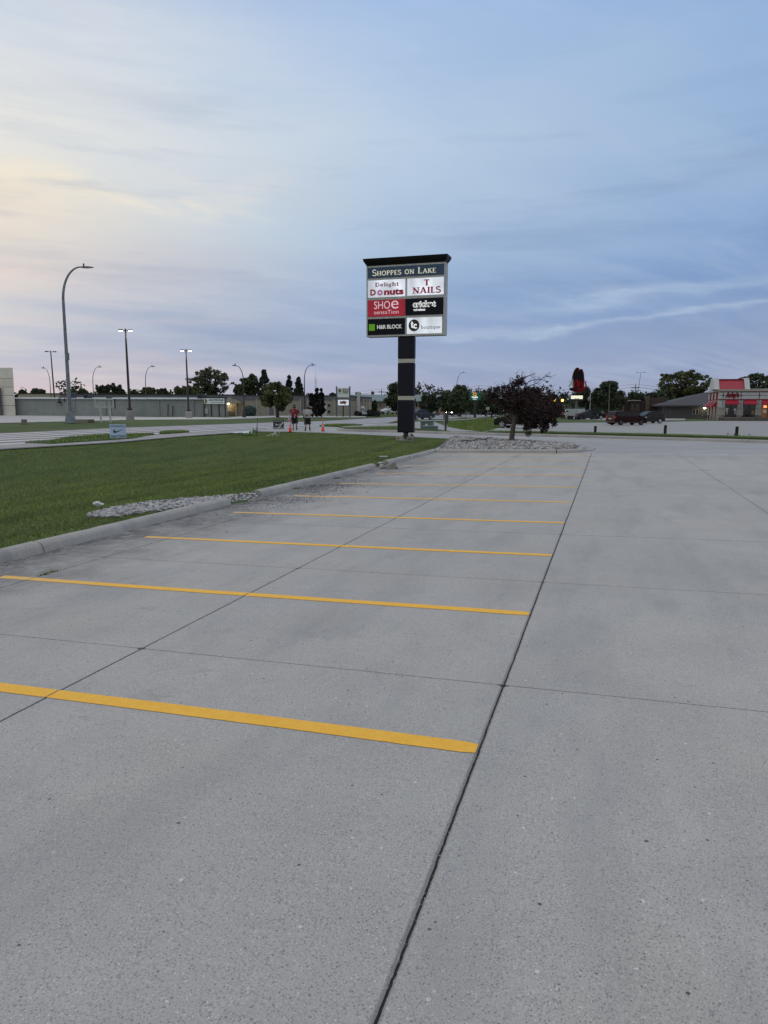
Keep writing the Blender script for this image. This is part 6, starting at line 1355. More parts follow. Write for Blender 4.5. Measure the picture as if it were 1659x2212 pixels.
m = MB(); m.bx(b_-1.2, b_-.1, .1, 2.3, .1, z1_-1.0); m.build('ramp', BLK, t)

# ------------------------------------------------------------------ restaurant hat sign and other signs
p = gp(1244.5, 905); k = mpp(p); rz = facing(p); t = thing('hat_sign', 'tall hat shaped red and black sign over a lit reader board', 'sign', p, rz); Fz = Fac(p, ang=rz)
def za(px, py): return (1188.1+px*.16276, 756.1+py*.16276)           # detail view -> photo
def zb2(px, py): return (1188.1+px*.09765, 783.05+py*.09765)
a, b_, z0, z1_ = Fz.rect(1242.2, 863, 1247.2, 905); m = MB(); m.lathe([((b_-a)/2, -.3), ((b_-a)/2, z1_+.2)], ((a+b_)/2, .25, 0), 14); m.build('pole', M('weathered_pole', (.13, .115, .10), .8, var=.3, vs=2), t, smooth=True)
a, b_, z0, z1_ = Fz.rect(1242.8, 846, 1245, 863.5); m = MB(); m.bx(a, b_, .1, .45, z0, z1_); m.build('upper_pole', BLK, t)
def outline(pts): return [Fz.pt(*zb2(*q)) for q in pts]
HAT = [(497, 375), (500, 320), (512, 260), (532, 200), (560, 150), (590, 124), (615, 119), (634, 128), (640, 145), (634, 170), (618, 197), (622, 206), (640, 192), (660, 162), (685, 148), (708, 158), (728, 200), (742, 260), (748, 330), (748, 400), (752, 470), (745, 540), (700, 570), (600, 575), (540, 560), (505, 540), (500, 460)]
BRIM = [(420, 592), (430, 568), (470, 556), (530, 560), (600, 585), (650, 600), (700, 590), (745, 565), (790, 560), (778, 600), (745, 632), (690, 655), (620, 662), (550, 652), (480, 632), (437, 612)]
HRED = M('neon_red_edge', (.09, .004, .008), .5, emit=(.16, .003, .008), es=.10, spec=.2); HBLK = M('hat_black', (.005, .004, .008), .6, spec=.2)
def shrink(P, f): cx, cz = sum(q[0] for q in P)/len(P), sum(q[1] for q in P)/len(P); return [(cx+(q[0]-cx)*f, cz+(q[1]-cz)*f) for q in P]
def ring_(mb, P, w, y0, y1):
    n = len(P)
    for i in range(n):
        a_, b2_ = P[i], P[(i+1) % n]; mb.tube([(a_[0], (y0+y1)/2, a_[1]), (b2_[0], (y0+y1)/2, b2_[1])], w, 6)
HO = outline(HAT); m = MB(); m.prism(HO, 0, .55); hat = m.build('hat', HBLK, t)
m = MB(); ring_(m, HO, .10, -.02, .0); m.build('hat_edge', HRED, hat)
BO = outline(BRIM); m = MB(); m.prism(BO, -.08, .5); br = m.build('brim', HRED, t); m = MB(); m.prism(outline([(445, 590), (470, 574), (530, 576), (600, 600), (640, 614), (600, 622), (530, 622), (470, 610)]), -.13, -.08); m.build('brim_inset', HBLK, br)
LR = M('letter_red_dim', (.14, .005, .009), .5, emit=(.24, .004, .010), es=.16, spec=.2); LS = M('letter_silver', (.50, .54, .56), .45)
def bar(mb, pts, w, y=-.2, d=.12):
    P = outline(pts); w = w*.09765*k
    for i in range(len(P)-1): mb.tube([(P[i][0], y, P[i][1]), (P[i+1][0], y, P[i+1][1])], w/2, 6)
m = MB(); m.prism(outline([(488, 375), (512, 373), (512, 545), (486, 545), (486, 505), (470, 500), (450, 520), (450, 545), (410, 545), (412, 510), (440, 470), (478, 400), (430, 440), (420, 432), (424, 415), (462, 412), (465, 378)]), -.28, -.1); m.build('letter', LS, t)
for P_ in ([(530, 545), (530, 405), (548, 405), (552, 425), (585, 400), (590, 425), (560, 445), (556, 545)], [(590, 545), (590, 365), (618, 372), (618, 410), (650, 405), (668, 425), (668, 525), (650, 545)], [(690, 405), (715, 410), (715, 500), (735, 505), (735, 400), (765, 405), (760, 560), (735, 590), (690, 588), (690, 570), (722, 560), (725, 530), (700, 525), (690, 500)], [(745, 370), (772, 372), (760, 405), (748, 405)], [(772, 415), (808, 412), (806, 442), (790, 445), (822, 515), (810, 545), (770, 548), (765, 515), (790, 515), (770, 470)]):
    m = MB(); m.prism(outline(P_), -.28, -.1); m.build('letter', LR, t)
m = MB(); m.prism(outline([(632, 430), (645, 430), (645, 520), (632, 520)]), -.30, -.27); m.build('letter_counter', HBLK, t)
a, b_, z0, z1_ = Fz.rect(1232.2, 853.4, 1259.9, 863.4); m = MB(); m.bbox(a, b_, -.2, .5, z0, z1_, .05, 1); rb = m.build('reader_board', BLK, t)
m = MB(); m.bx(a+.1, b_-.1, -.24, -.2, z0+.14, z1_-.1); m.build('lit_face', M('reader_face', (.6, .6, .5), .4, emit=(.86, .85, .66), es=.8), rb)
fl(txt('BOG  FREE', .03), (1241.5, 860.2, 1251, 861.8), L_INK, rb, -.26, Fz)
# roadside tenants sign
p = gp(1283, 897.5); rz = facing(p); t = thing('tenant_sign', 'white landscape tenants sign on short posts under the dark trees', 'sign', p, rz); Fz = Fac(p, ang=rz); a, b_, z0, z1_ = Fz.rect(1272, 875.4, 1293.7, 886.8)
m = MB(); m.bx(a, b_, 0, .3, z0, z1_); pn = m.build('panel', M('tenant_white', (.44, .48, .48), .5, emit=(.5, .55, .55), es=.08), t); zm = (z0+z1_)/2
m = MB(); m.bx(a, b_, -.03, 0, zm-.05, zm+.05); m.bx(a+(b_-a)*.58, a+(b_-a)*.60, -.03, 0, zm, z1_); m.build('divider', BRONZE, pn)
fl(txt('Dental', .02, .2), (1274.5, 876.6, 1281, 878.8), M('ink_teal', (.03, .12, .12), .6), pn, -.02, Fz); fl(txt('Center', .02, .2), (1275.5, 878.8, 1282.5, 880.6), MATS['ink_teal'], pn, -.02, Fz); fl(txt('CZ', .09), (1273, 882, 1280.6, 885.6), L_INK, pn, -.02, Fz); fl(txt('INSURANCE', .02), (1283, 882, 1291, 883.4), L_INK, pn, -.02, Fz); fl(txt('AGENCY', .02), (1282, 884, 1290.5, 885.6), L_INK, pn, -.02, Fz)
for x in (1272.4, 1290): q = Fz.pt(x, 888)[0]; m = MB(); m.bx(q-.15, q+.15, 0, .3, -.3, z1_ if x < 1280 else z0); m.build('post', ALU, t)
a, b_, z0, z1_ = Fz.rect(1275, 887, 1288, 895); m = MB(); m.bx(a, b_, .3, .8, -.2, z0+.9); m.build('brick_plinth', M_BRICK, t)
# green hotel sign
p = fronted(1026, 893, 140.0); rz = facing(p); t = thing('hotel_sign', 'green lit hotel sign with an orange letter Q among the trees', 'sign', p, rz); Fz = Fac(p, ang=rz); a, b_, z0, z1_ = Fz.rect(1014.2, 848, 1038.6, 865.2)
m = MB(); m.bbox(a, b_, 0, .6, z0, z1_, .08, 1); pn = m.build('panel', M('hotel_green', (.004, .07, .06), .4, emit=(.002, .09, .07), es=.2), t); QO = M('hotel_orange', (.6, .3, .04), .5, emit=(.75, .42, .08), es=.6); QW = M('hotel_white', (.7, .75, .7), .5, emit=(.8, .95, .85), es=.75)
c = Fz.pt(1025.6, 851.8); m = MB(); rr_ = [(c[0]+.30*math.cos(q), -.06, c[1]+.27*math.sin(q)) for q in np.linspace(-.9, 5.1, 22)]; m.tube(rr_, .075, 6); m.tube([(c[0]+.03, -.06, c[1]-.1), (c[0]+.36, -.06, c[1]-.34)], .075, 6); m.build('emblem', QO, pn)
fl(txt('Quality', .05), (1019, 855.8, 1032.8, 860.6), QW, pn, -.05, Fz); fl(txt('INN', .05), (1023, 860.9, 1028, 862.2), QW, pn, -.05, Fz); m = MB(); a2, b2, z0, z1_ = Fz.rect(1020.8, 863, 1030.3, 863.5); m.bx(a2, b2, -.05, 0, z0, z1_); m.build('rule', QW, pn)
q = Fz.pt(1026.4, 870)[0]; m = MB(); m.bx(q-.25, q+.25, .05, .5, -.3, Fz.pt(1026, 865)[1]); m.build('post', BRONZE, t)

# ------------------------------------------------------------------ small roadside things
def yard(q, xl1, xl2, yl, label, bgm, fgm, lean=0.0, cat='yard sign'):
    p = gp((q[0]+q[2])/2, yl); k = mpp(p); rz = facing(p); t = thing('yard_sign', label, cat, p, rz); Fz = Fac(p, ang=rz); a, b_, z0, z1_ = Fz.rect(*q); w, h = b_-a, z1_-z0
    m = MB(); m.bx(a, b_, -.012, .012, z0, z1_); pn = m.build('panel', bgm, t)
    def lt(T, u0, u1, v0, v1): m = MB(); put(m, T, a+w*u0, a+w*u1, z0+h*v0, z0+h*v1, -.016); m.build('lettering', fgm, pn, fix=False)
    lt(txt('SHOe SensaTion', .012), .08, .92, .80, .93); lt(txt('SHOP TODAY!', .03), .05, .97, .03, .19); lt((SWOOSH, [tuple(range(len(SWOOSH)))], []), .20, .84, .36, .66)
    for x in (xl1, xl2): q_ = Fz.pt(x, yl)[0]; m = MB(); m.tube([(q_, 0, -.15), (q_, 0, z0+.3)], .008 if bgm != L_DKS else .010, 6); m.build('wire_leg', STEEL if bgm is not L_DKS else WHT, t)
    p.z += 0; return t
L_PLB = M('sign_pale_blue', (.42, .56, .74), .5); L_DKS = M('sign_charcoal', (.035, .036, .040), .55); L_PALE = M('sign_print_white', (.55, .60, .68), .5)
yard((237.3, 916.2, 272.2, 945.8), 252.5, 259.2, 953.5, 'pale blue yard sign with a black swoosh beside the sidewalk', L_PLB, L_INK)
yard((590.2, 907, 613.3, 926.6), 597.5, 603.5, 936, 'charcoal yard sign with a white swoosh near the two walkers', L_DKS, L_PALE)
p = gp(587, 942); k = mpp(p); rz = facing(p); Fz = Fac(p, ang=rz); t = thing('flag_pole_stand', 'white banner pole leaning across the charcoal yard sign on a spiked foot', 'flag pole', p, rz); a = Fz.pt(592.5, 936.5); b_ = Fz.pt(612, 911.8); m = MB(); m.tube([(a[0], 0, a[1]), (b_[0], -.05, b_[1])], .028, 8); m.build('pole', WHT, t, smooth=True)
for dx_, dy_ in ((-.28, -.1), (.02, -.15), (.22, .05), (.4, -.05)): m = MB(); m.tube([(a[0], 0, a[1]), (a[0]*.6+dx_*.5, dy_*.5, a[1]*.75), (dx_, dy_, .0)], .013, 6); m.build('foot_prong', WHT, t)
# fallen feather banner
p = gp(554.5, 938.5); k = mpp(p); rz = facing(p); Fz = Fac(p, ang=rz); t = thing('feather_banner', 'collapsed white and green feather banner lying on the lawn by its dark pole', 'banner', p, rz); b_ = Fz.pt(556.3, 902.8); m = MB(); m.tube([(0, 0, -.1), (b_[0]*.5, 0, b_[1]*.5), (b_[0], 0, b_[1])], [.024, .022, .014], 8); m.build('pole', M('banner_pole', (.02, .035, .03), .5), t, smooth=True)
def cloth(name, x0, x1, mat, hmax, w0, w1, seed):
    m = MB(); m.smooth = True; nx, ny = 28, 9; vs = []; xa_ = Fz.pt(x0, 941)[0]; xb_ = Fz.pt(x1, 941)[0]
    for i in range(nx+1):
        f = i/nx; x = xa_+(xb_-xa_)*f; w = w0+(w1-w0)*f
        for j in range(ny+1):
            g = j/ny-.5; z = .05+hmax*(.35+.65*f)*(.55+.45*math.cos(g*3))*(.6+.5*mnoise.noise(Vector((f*5, g*4, seed))))+.05*mnoise.noise(Vector((f*13, g*8, seed+4))); y = g*w*2-.35+.25*mnoise.noise(Vector((f*3, seed, 1)))
            q = Vector(Fz.world(x, y, 0)); vs.append((x, y, float(zg(q.x, q.y))-p.z+max(.02, z)))
    m.add(vs, [(i*(ny+1)+j, (i+1)*(ny+1)+j, (i+1)*(ny+1)+j+1, i*(ny+1)+j+1) for i in range(nx) for j in range(ny)]); o = m.build(name, mat, t); sm = o.modifiers.new('thick', 'SOLIDIFY'); sm.thickness = .006; return o
cloth('white_fabric', 497, 545, M('banner_white', (.52, .62, .66), .6), .24, .12, .55, 2); cloth('green_fabric', 538, 557, M('banner_green', (.02, .07, .035), .6, col2=(.12, .17, .14), vs=6), .55, .5, .25, 6)
# traffic cones
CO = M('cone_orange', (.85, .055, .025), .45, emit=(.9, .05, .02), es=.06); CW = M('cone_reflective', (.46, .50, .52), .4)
def cone(x, yb, yt, label, base=True):
    p = gp(x, yb-.6); k = mpp(p); h = zat(p, x, yt)-p.z; t = thing('traffic_cone', label, 'traffic cone', p, facing(p), 'tall traffic cones either side of the walkers'); s = h/1.15
    m = MB(); m.bbox(-.2*s, .2*s, -.2*s, .2*s, 0, .05*s, .012, 2); m.build('base', BLK if base else CO, t)
    for z0, z1_, r0, r1, mt in ((.05, .44, .155, .125, CO), (.44, .57, .105, .088, CW), (.57, .70, .095, .078, CO), (.70, .98, .068, .055, CW), (.98, 1.15, .072, .055, CO)):
        m = MB(); m.lathe([(r0*s, z0*s), (r1*s, z1_*s)], n=18); m.build('band', mt, t, smooth=True)
    m = MB(); m.lathe([(.03*s, 1.15*s), (.06*s, 1.16*s), (.055*s, 1.2*s), (.02*s, 1.22*s)], n=12); m.build('handle_knob', CO, t, smooth=True)
cone(627, 934, 907.3, 'orange and white traffic cone in front of the walker in red'); cone(697.5, 932, 906.6, 'orange and white traffic cone on a black base, standing alone right of the walkers')
# utility pedestals
PG = M('utility_green', (.135, .185, .165), .5, var=.15, vs=3)
def pedestal(q, yb, d, label, lidf=.82, plate=True):
    p = gp((q[0]+q[2])/2, yb); k = mpp(p); rz = facing(p)-.12; t = thing('utility_cabinet', label, 'utility cabinet', p, rz); w = (q[2]-q[0])*k; h = zat(p, q[0], q[1])-p.z
    m = MB(); m.bbox(-w/2, w/2, 0, d, 0, h*lidf, .02, 2); b = m.build('body', PG, t); m = MB(); m.loft([[(-w/2-.03, -.04, h*lidf), (w/2+.03, -.04, h*lidf), (w/2+.03, d+.04, h*lidf), (-w/2-.03, d+.04, h*lidf)], [(-w/2-.03, -.04, h*.90), (w/2+.03, -.04, h*.96), (w/2+.03, d+.04, h*1.0), (-w/2-.03, d+.04, h*.97)]]); m.build('lid', PG, t)
    if plate: m = MB(); m.bx(-.10, .10, -.02, -.001, h*.45, h*.6); m.build('plate', WHT, b); m = MB(); m.bx(-w/2+.1, w/2-.25, -.012, -.001, h*.12, h*.72); m.build('door_panel', M('utility_green_b', (.115, .16, .145), .5), b)
    return t
pedestal((908, 907.5, 934.5, 928), 928.6, .9, 'taller green utility cabinet with a white plate near the sign pillar'); pedestal((911.5, 919.8, 944.3, 930.3), 930.8, .7, 'low long green utility cabinet in front of the taller one', .86, False)
p = gp(938.5, 929); m = MB(); m.tube([(0, 0, 0), (0, 0, zat(p, 938.5, 907)-p.z)], .015, 6); o = m.build('marker_rod', ALU, None); o.location = p; tag(o, 'thin grey marker rod standing at the utility cabinets', 'marker')
p = gp(963.5, 931.8); k = mpp(p); rz = facing(p); Fz = Fac(p, ang=rz); t = thing('meter_stand', 'electric meter stand with a brown cabinet on two steel posts', 'meter stand', p, rz)
for q, y0, y1, nm, mt in (((957.6, 893, 961.4, 904), -.15, .1, 'meter_box', M('meter_grey', (.16, .19, .20), .5)), ((958.8, 904, 960.8, 932), -.06, .06, 'post', ALU), ((961.5, 893, 964.6, 932), -.05, .15, 'backboard', BLK), ((962.6, 892.8, 968.4, 914.8), -.35, -.05, 'cabinet', M('cabinet_brown', (.072, .066, .058), .7)), ((964.2, 914.8, 966.2, 932), -.12, .0, 'post', ALU)):
    m = MB(); a, b_, z0, z1_ = Fz.rect(*q); m.bx(a, b_, y0, y1, -.2 if q[3] > 930 else z0, z1_); m.build(nm, mt, t)
p = gp(1005.5, 924); Fz = Fac(p, ang=facing(p)); m = MB(); q = Fz.pt(1006.6, 888.5); m.tube([(0, 0, -.2), (q[0], 0, q[1])], .035, 8); o = m.build('marker_post', M('marker_grey', (.12, .145, .11), .6), None); o.location = p; o.rotation_euler.z = facing(p); tag(o, 'slim upright marker post on the grass mound', 'post')
p = fronted(1053.5, 893, 120); Fz = Fac(p, ang=facing(p)); t = thing('road_sign', 'back of a small square road sign left of the purple tree', 'road sign', p, facing(p)); m = MB(); a, b_, z0, z1_ = Fz.rect(1049.8, 879.2, 1057.3, 885.6); m.bx(a, b_, -.02, .02, z0, z1_); m.build('plate', M('sign_back', (.34, .36, .34), .5), t); m = MB(); m.bx(-.04, .04, .02, .1, -.2, z1_); m.build('post', STEEL, t)
p = gp(938.8, 897.5); k = mpp(p); Fz = Fac(p, ang=facing(p)); t = thing('cross_post', 'pale cross shaped post above a small stone planter by the road', 'post', p, facing(p)); CW2 = M('weathered_white', (.34, .34, .31), .8); a, b_, z0, z1_ = Fz.rect(937.9, 872.5, 939.9, 891); m = MB(); m.bx(a, b_, -.1, .1, z0, z1_); m.build('upright', CW2, t)
a, b_, z0, z1_ = Fz.rect(936.5, 879.5, 943, 881.6); m = MB(); m.bx(a, b_, -.15, -.1, z0, z1_); m.build('crosspiece', CW2, t); a, b_, z0, z1_ = Fz.rect(931.5, 891, 949.5, 897.5); m = MB(); m.bbox(a, b_, -.5, .5, -.1, z1_, .05, 1); m.build('planter', M('planter_stone', (.10, .115, .12), .8, var=.5, vs=2), t)
p = gp(843.8, 898.8); k = mpp(p); h = zat(p, 843.8, 892.5)-p.z; t = thing('fire_hydrant', 'yellow fire hydrant on the grass left of the sign pillar', 'fire hydrant', p, facing(p)); HY = M('hydrant_yellow', (.33, .26, .02), .5)
m = MB(); m.lathe([(.16, 0), (.16, .05), (.11, .07), (.11, h*.68), (.15, h*.70), (.15, h*.76), (.10, h*.92), (.04, h)], n=14); m.build('barrel', HY, t, smooth=True)
for s in (-1, 1): m = MB(); m.tube([(s*.08, 0, h*.55), (s*.24, 0, h*.55)], .06, 8); m.build('outlet', HY, t)
# timber posts on the grass strip
for x, yb, yt, w, lab in ((1285.4, 936.4, 920.2, 5.2, 'leftmost of the dark timber posts on the grass strip'), (1436.2, 939.6, 918.4, 5.5, 'middle dark timber post on the grass strip, in front of the parked SUV'), (1590.5, 943.8, 921.3, 6.0, 'rightmost dark timber post, with weeds at its foot')):
    p = gp(x, yb); k = mpp(p); h = zat(p, x, yt)-p.z; m = MB(); r = w*k/2; m.bbox(-r, r, -r, r, -.3, h, .012, 2); o = m.build('timber_post', M('timber_black', (.014, .012, .011), .85, var=.4, vs=12), None); o.location = p; o.rotation_euler = (0, .012, facing(p)+.1); tag(o, lab, 'post', 'timber posts along the grass strip')
p = gp(1590, 944); nprng = np.random.default_rng(3); o = leaf_mesh('post_weeds', np.stack([nprng.normal(0, .22, 14), nprng.uniform(-.2, .1, 14), nprng.uniform(.0, .12, 14)], 1), np.full(14, .08), 14, .035, LM_G, None); o.location = p+Vector((0, -.1, .1)); tag(o, 'low leafy weeds round the foot of the rightmost timber post', 'plant')
# broken pieces of kerb
def chunk(label, P, y0, y1, loc, rz, mat, bev=.012):
    m = MB(); m.prism(P, y0, y1); o = m.build('kerb_chunk', mat, None); o.location = loc; o.rotation_euler.z = rz; b = o.modifiers.new('b', 'BEVEL'); b.width = bev; b.segments = 2; return tag(o, label, 'concrete chunk', 'broken pieces of the kerb')
p = gp(845.5, 1014); k = mpp(p); KB = M('broken_concrete', (.26, .25, .225), .9, var=.3, vs=8, bump=.8, bs=25)
chunk('upright broken kerb chunk on the car park beside the gap', [(-10*k, -.01), (10*k, -.01), (10.8*k, 7*k), (9.8*k, 14*k), (6.5*k, 16.3*k), (3*k, 15.8*k), (-.5*k, 13*k), (-5*k, 10.5*k), (-7*k, 8.8*k), (-10.2*k, 8.4*k)], 0, .26, p, facing(p), KB)
p = gp(828.5, 1012.5); chunk('small pale kerb fragment left of the upright chunk', [(-6.5*k, .03), (5.5*k, 0), (6*k, 5*k), (1*k, 9*k), (-3.5*k, 10.2*k), (-6*k, 5.5*k)], -.05, .2, p, .3, M('pale_broken', (.36, .36, .35), .9, var=.3, vs=9, bump=.8, bs=25)); p = gp(858, 1013.3); chunk('dark wedge of concrete right of the upright chunk', [(-3*k, 0), (3.2*k, 0), (1*k, 4*k), (-2.5*k, 6*k)], .05, .3, p, .2, M('dark_broken', (.13, .125, .115), .9, var=.3, vs=9))
p = gp(824.5, 1001.5); chunk('flat slab of broken kerb lying on the grass edge', [(-8*k, 0), (8*k, .01), (6.5*k, 2.6*k), (-1*k, 3.4*k), (-7*k, 2*k)], -.1, .2, p, .2, M('pale_broken', (.36, .36, .35), .9))
p = gp(211, 1091.5); v, f = ico_var(4, 3); m = MB(); m.add([(q[0]*.10, q[1]*.06, q[2]*.045+.03) for q in v], [tuple(e) for e in f]); o = m.build('crumpled_paper', M('paper_white', (.55, .57, .57), .7), None, smooth=True); o.location = p; tag(o, 'crumpled white paper lying at the upper edge of the riprap', 'litter')
p = gp(799.5+29, 998-9.5); m = MB(); m.bbox(-.16, .16, -.02, .03, .02, .06, .008, 1); o = m.build('paper_scrap', MATS['paper_white'], None); o.location = p; tag(o, 'small white paper scrap on the lawn behind the broken kerb', 'litter')
# dead branch lying on the gravel
a, b_ = gp(997, 962.5), gp(1064, 955.5); m = MB(); pts = [a.lerp(b_, i/9)+Vector((0, 0, .20+.05*math.sin(i*1.7)+.03*i/9)) for i in range(10)]; m.tube(pts, [.03*(1-.5*i/9) for i in range(10)], 7); m.tube([pts[6], pts[6]+Vector((.3, .2, .12))], .012, 5); m.tube([pts[3], pts[3]+Vector((.1, -.25, .06))], .010, 5); o = m.build('fallen_branch', M('dead_wood', (.03, .024, .022), .9), None, smooth=True); tag(o, 'dark dead branch lying across the gravel island', 'branch')
# flagpole, bare pole, mast, utility poles and wires
p = fronted(1273.8, 893, 150); Fz = Fac(p, ang=facing(p)); t = thing('flagpole', 'flagpole with a limp flag before the dark trees', 'flagpole', p, facing(p)); z1_ = Fz.pt(1273.8, 848)[1]; m = MB(); m.tube([(0, 0, 0), (0, 0, z1_)], [.07, .035], 8); m.build('pole', ALU, t, smooth=True)
m = MB(); m.smooth = True; n_ = 10; q = Fz.pt(1271.2, 857); vs = []
for i in range(n_+1):
    f = i/n_; z = z1_-.3-f*.9*1.0
    for j in range(6): g = j/5; vs.append((-.05-(.25+.28*math.sin(f*3))*g, .12*math.sin(g*7+f*2), z-g*.55))
m.add(vs, [(i*6+j, i*6+j+1, (i+1)*6+j+1, (i+1)*6+j) for i in range(n_) for j in range(5)]); o = m.build('flag', M('flag_cloth', (.42, .32, .36), .8, col2=(.22, .22, .32), vs=3), t, fix=False)
p = fronted(1314.5, 893, 145); Fz = Fac(p, ang=facing(p)); q = Fz.pt(1317.3, 828); m = MB(); m.tube([(0, 0, 0), (q[0], 0, q[1])], [.11, .07], 8); o = m.build('bare_pole', M('pole_grey_wood', (.13, .115, .105), .8), None, smooth=True); o.location = p; o.rotation_euler.z = facing(p); tag(o, 'bare slightly leaning pole in front of the double crowned tree', 'pole')
p = fronted(682.5, 893, 260); Fz = Fac(p, ang=facing(p)); z1_ = Fz.pt(682.5, 802)[1]; z2 = Fz.pt(682, 818)[1]; t = thing('radio_mast', 'thin lattice radio mast far behind the columnar evergreens', 'mast', p, facing(p)); MM = M('mast_grey', (.30, .31, .34), .6)
m = MB(); m.tube([(0, 0, z2-2), (0, 0, z1_)], [.07, .03], 6); m.build('aerial', MM, t)
for dx_, dy_ in ((-.28, 0), (.28, 0), (0, .4)): m = MB(); m.tube([(dx_, dy_, 0), (dx_, dy_, z2)], .05, 5); m.build('mast_leg', MM, t)
WOODP = M('utility_pole_wood', (.05, .042, .036), .9); tops = []
for x, yt, Y_, lab in ((824.3, 841, 255, 'distant wooden utility pole left of the sign pillar'), (1033, 834, 235, 'distant wooden utility pole above the green hotel sign'), (1369.5, 831, 225, 'wooden utility pole beside the unlit twin-head light pole'), (1690, 836, 240, None)):
    p = fronted(x, 893, Y_); zt_ = zat(p, x, yt)-p.z
    if lab:
        t = thing('utility_pole', lab, 'utility pole', p, facing(p), 'wooden utility poles'); m = MB(); m.tube([(0, 0, 0), (0, 0, zt_)], [.17, .11], 8); m.build('pole', WOODP, t, smooth=True); m = MB(); m.bx(-1.2, 1.2, -.06, .06, zt_-1.1, zt_-.9); cb_ = m.build('crossarm', WOODP, t)
        for dx_ in (-1.1, 0, 1.1): m = MB(); m.lathe([(.05, 0), (.07, .1), (.03, .2)], (dx_, 0, zt_-.9 if dx_ else zt_), 8); m.build('insulator', ALU, cb_)
    tops.append(Vector((p.x, p.y, p.z+zt_)))
l0 = tp(520, 853, 275); tops = [l0]+tops
for dz_, dx_, lab in ((-.7, -1.1, 'front'), (-.7, 1.1, 'rear'), (.2, 0, 'top')):
    pts = []
    for a, b_ in zip(tops[:-1], tops[1:]): pts += [a.lerp(b_, i/10)+Vector((dx_*.2, dx_, dz_-1.6*(1-(2*i/10-1)**2))) for i in range(10)]
    m = MB(); m.tube(pts, .028, 4); o = m.build('power_line', M('wire', (.05, .05, .055), .6), None); tag(o, 'thin dark power line strung between the distant wooden poles', 'wire', 'overhead power lines')
# traffic signals far along the road
for x, lab in ((1197.4, 'amber signal lamp shining through the right edge of the purple tree'), (1213.8, 'amber signal lamp between the purple tree and the hat sign')):
    p = fronted(x, 893, 190); Fz = Fac(p, ang=facing(p)); zc = Fz.pt(x, 864.8)[1]; t = thing('signal_lamp', lab, 'traffic signal', p, facing(p), 'amber signal lamps'); m = MB(); m.lathe([(.34, 0), (.34, .06)], (0, -.2, zc), 14, 'y'); m.build('lens', M('amber_lens', (1, .5, .1), .4, emit=(1.0, .50, .10), es=5.0), t); m = MB(); m.bbox(-.42, .42, -.13, .25, zc-.42, zc+1.5, .05, 1); m.build('housing', BLK, t); m = MB(); m.tube([(0, .1, 0), (0, .1, zc)], .08, 6); m.build('pole', BRONZE, t)
for x, yt, yb, lab in ((1220, 878, 889, 'thin crossed post far behind the white trailer'), (1227, 876, 889, 'pale yellowish post far behind the white trailer'), (1231.5, 874, 889, 'thin grey post behind the white trailer near the sign pole')):
    p = fronted(x, 893, 175); h = zat(p, x, yt)-p.z; m = MB(); m.tube([(0, 0, 0), (0, 0, h)], .09, 6); m.bx(-.5, .5, -.05, .05, h*.8, h*.86) if 'crossed' in lab else None; o = m.build('distant_post', M('post_pale', (.25, .24, .16), .7) if 'yellow' in lab else M('post_grey', (.16, .17, .17), .7), None); o.location = p; tag(o, lab, 'post')
# ------------------------------------------------------------------ the purple leaved tree on the gravel island
p = gp(1104.5, 957.5); k = mpp(p); rz = facing(p); Fz = Fac(p, ang=rz); rr = random.Random(8); nprng = np.random.default_rng(21)
pt_ = thing('purple_leaf_tree', 'dark purple leaved tree with bare twigs on the gravel island', 'tree', p, rz)
def zt6(px, py): return (1960/1.85172+px*.11067, 1480/1.85172+py*.11067)   # detail view -> photo
def P6(px, py, y=0.0): a = Fz.pt(*zt6(px, py), y); return Vector((a[0], y, a[1]))
m = MB()
m.tube([(0, 0, -.2), P6(428, 1300), P6(448, 1150), P6(470, 1010), P6(500, 900, .1)], [.155, .13, .118, .11, .09], 10)
limbs = [([(455, 1015), (380, 995), (320, 940), (285, 870), (255, 830)], -.1, .06), ([(470, 985), (410, 930), (370, 850), (350, 780)], .2, .05), ([(480, 980), (540, 900), (620, 800), (700, 640), (760, 480)], .0, .085), ([(500, 910), (500, 760), (520, 560), (545, 380), (560, 210)], .1, .075),
         ([(500, 930), (430, 780), (330, 620), (200, 500), (60, 420)], -.3, .06), ([(560, 880), (760, 760), (950, 620), (1100, 480)], -.5, .06), ([(540, 900), (720, 860), (950, 850), (1200, 860), (1330, 880)], .3, .06), ([(520, 930), (640, 960), (760, 1040), (790, 1200)], -.4, .045), ([(600, 900), (800, 930), (960, 1040), (1000, 1220)], -.2, .045), ([(620, 800), (560, 700), (540, 500), (520, 330)], .5, .05), ([(700, 640), (850, 520), (1020, 470), (1180, 440)], .5, .05), ([(430, 780), (300, 760), (150, 640), (60, 560)], .5, .05), ([(500, 760), (400, 560), (370, 420), (380, 260)], -.3, .045)]
for pts, y, r in limbs:
    n_ = len(pts); Pp = [P6(a, b, y*i/(n_-1)*1.4) for i, (a, b) in enumerate(pts)]; m.tube(Pp, [r*(1-.75*i/(n_-1)) for i in range(n_)], 7)
m.build('trunk', BARK2, pt_, smooth=True)
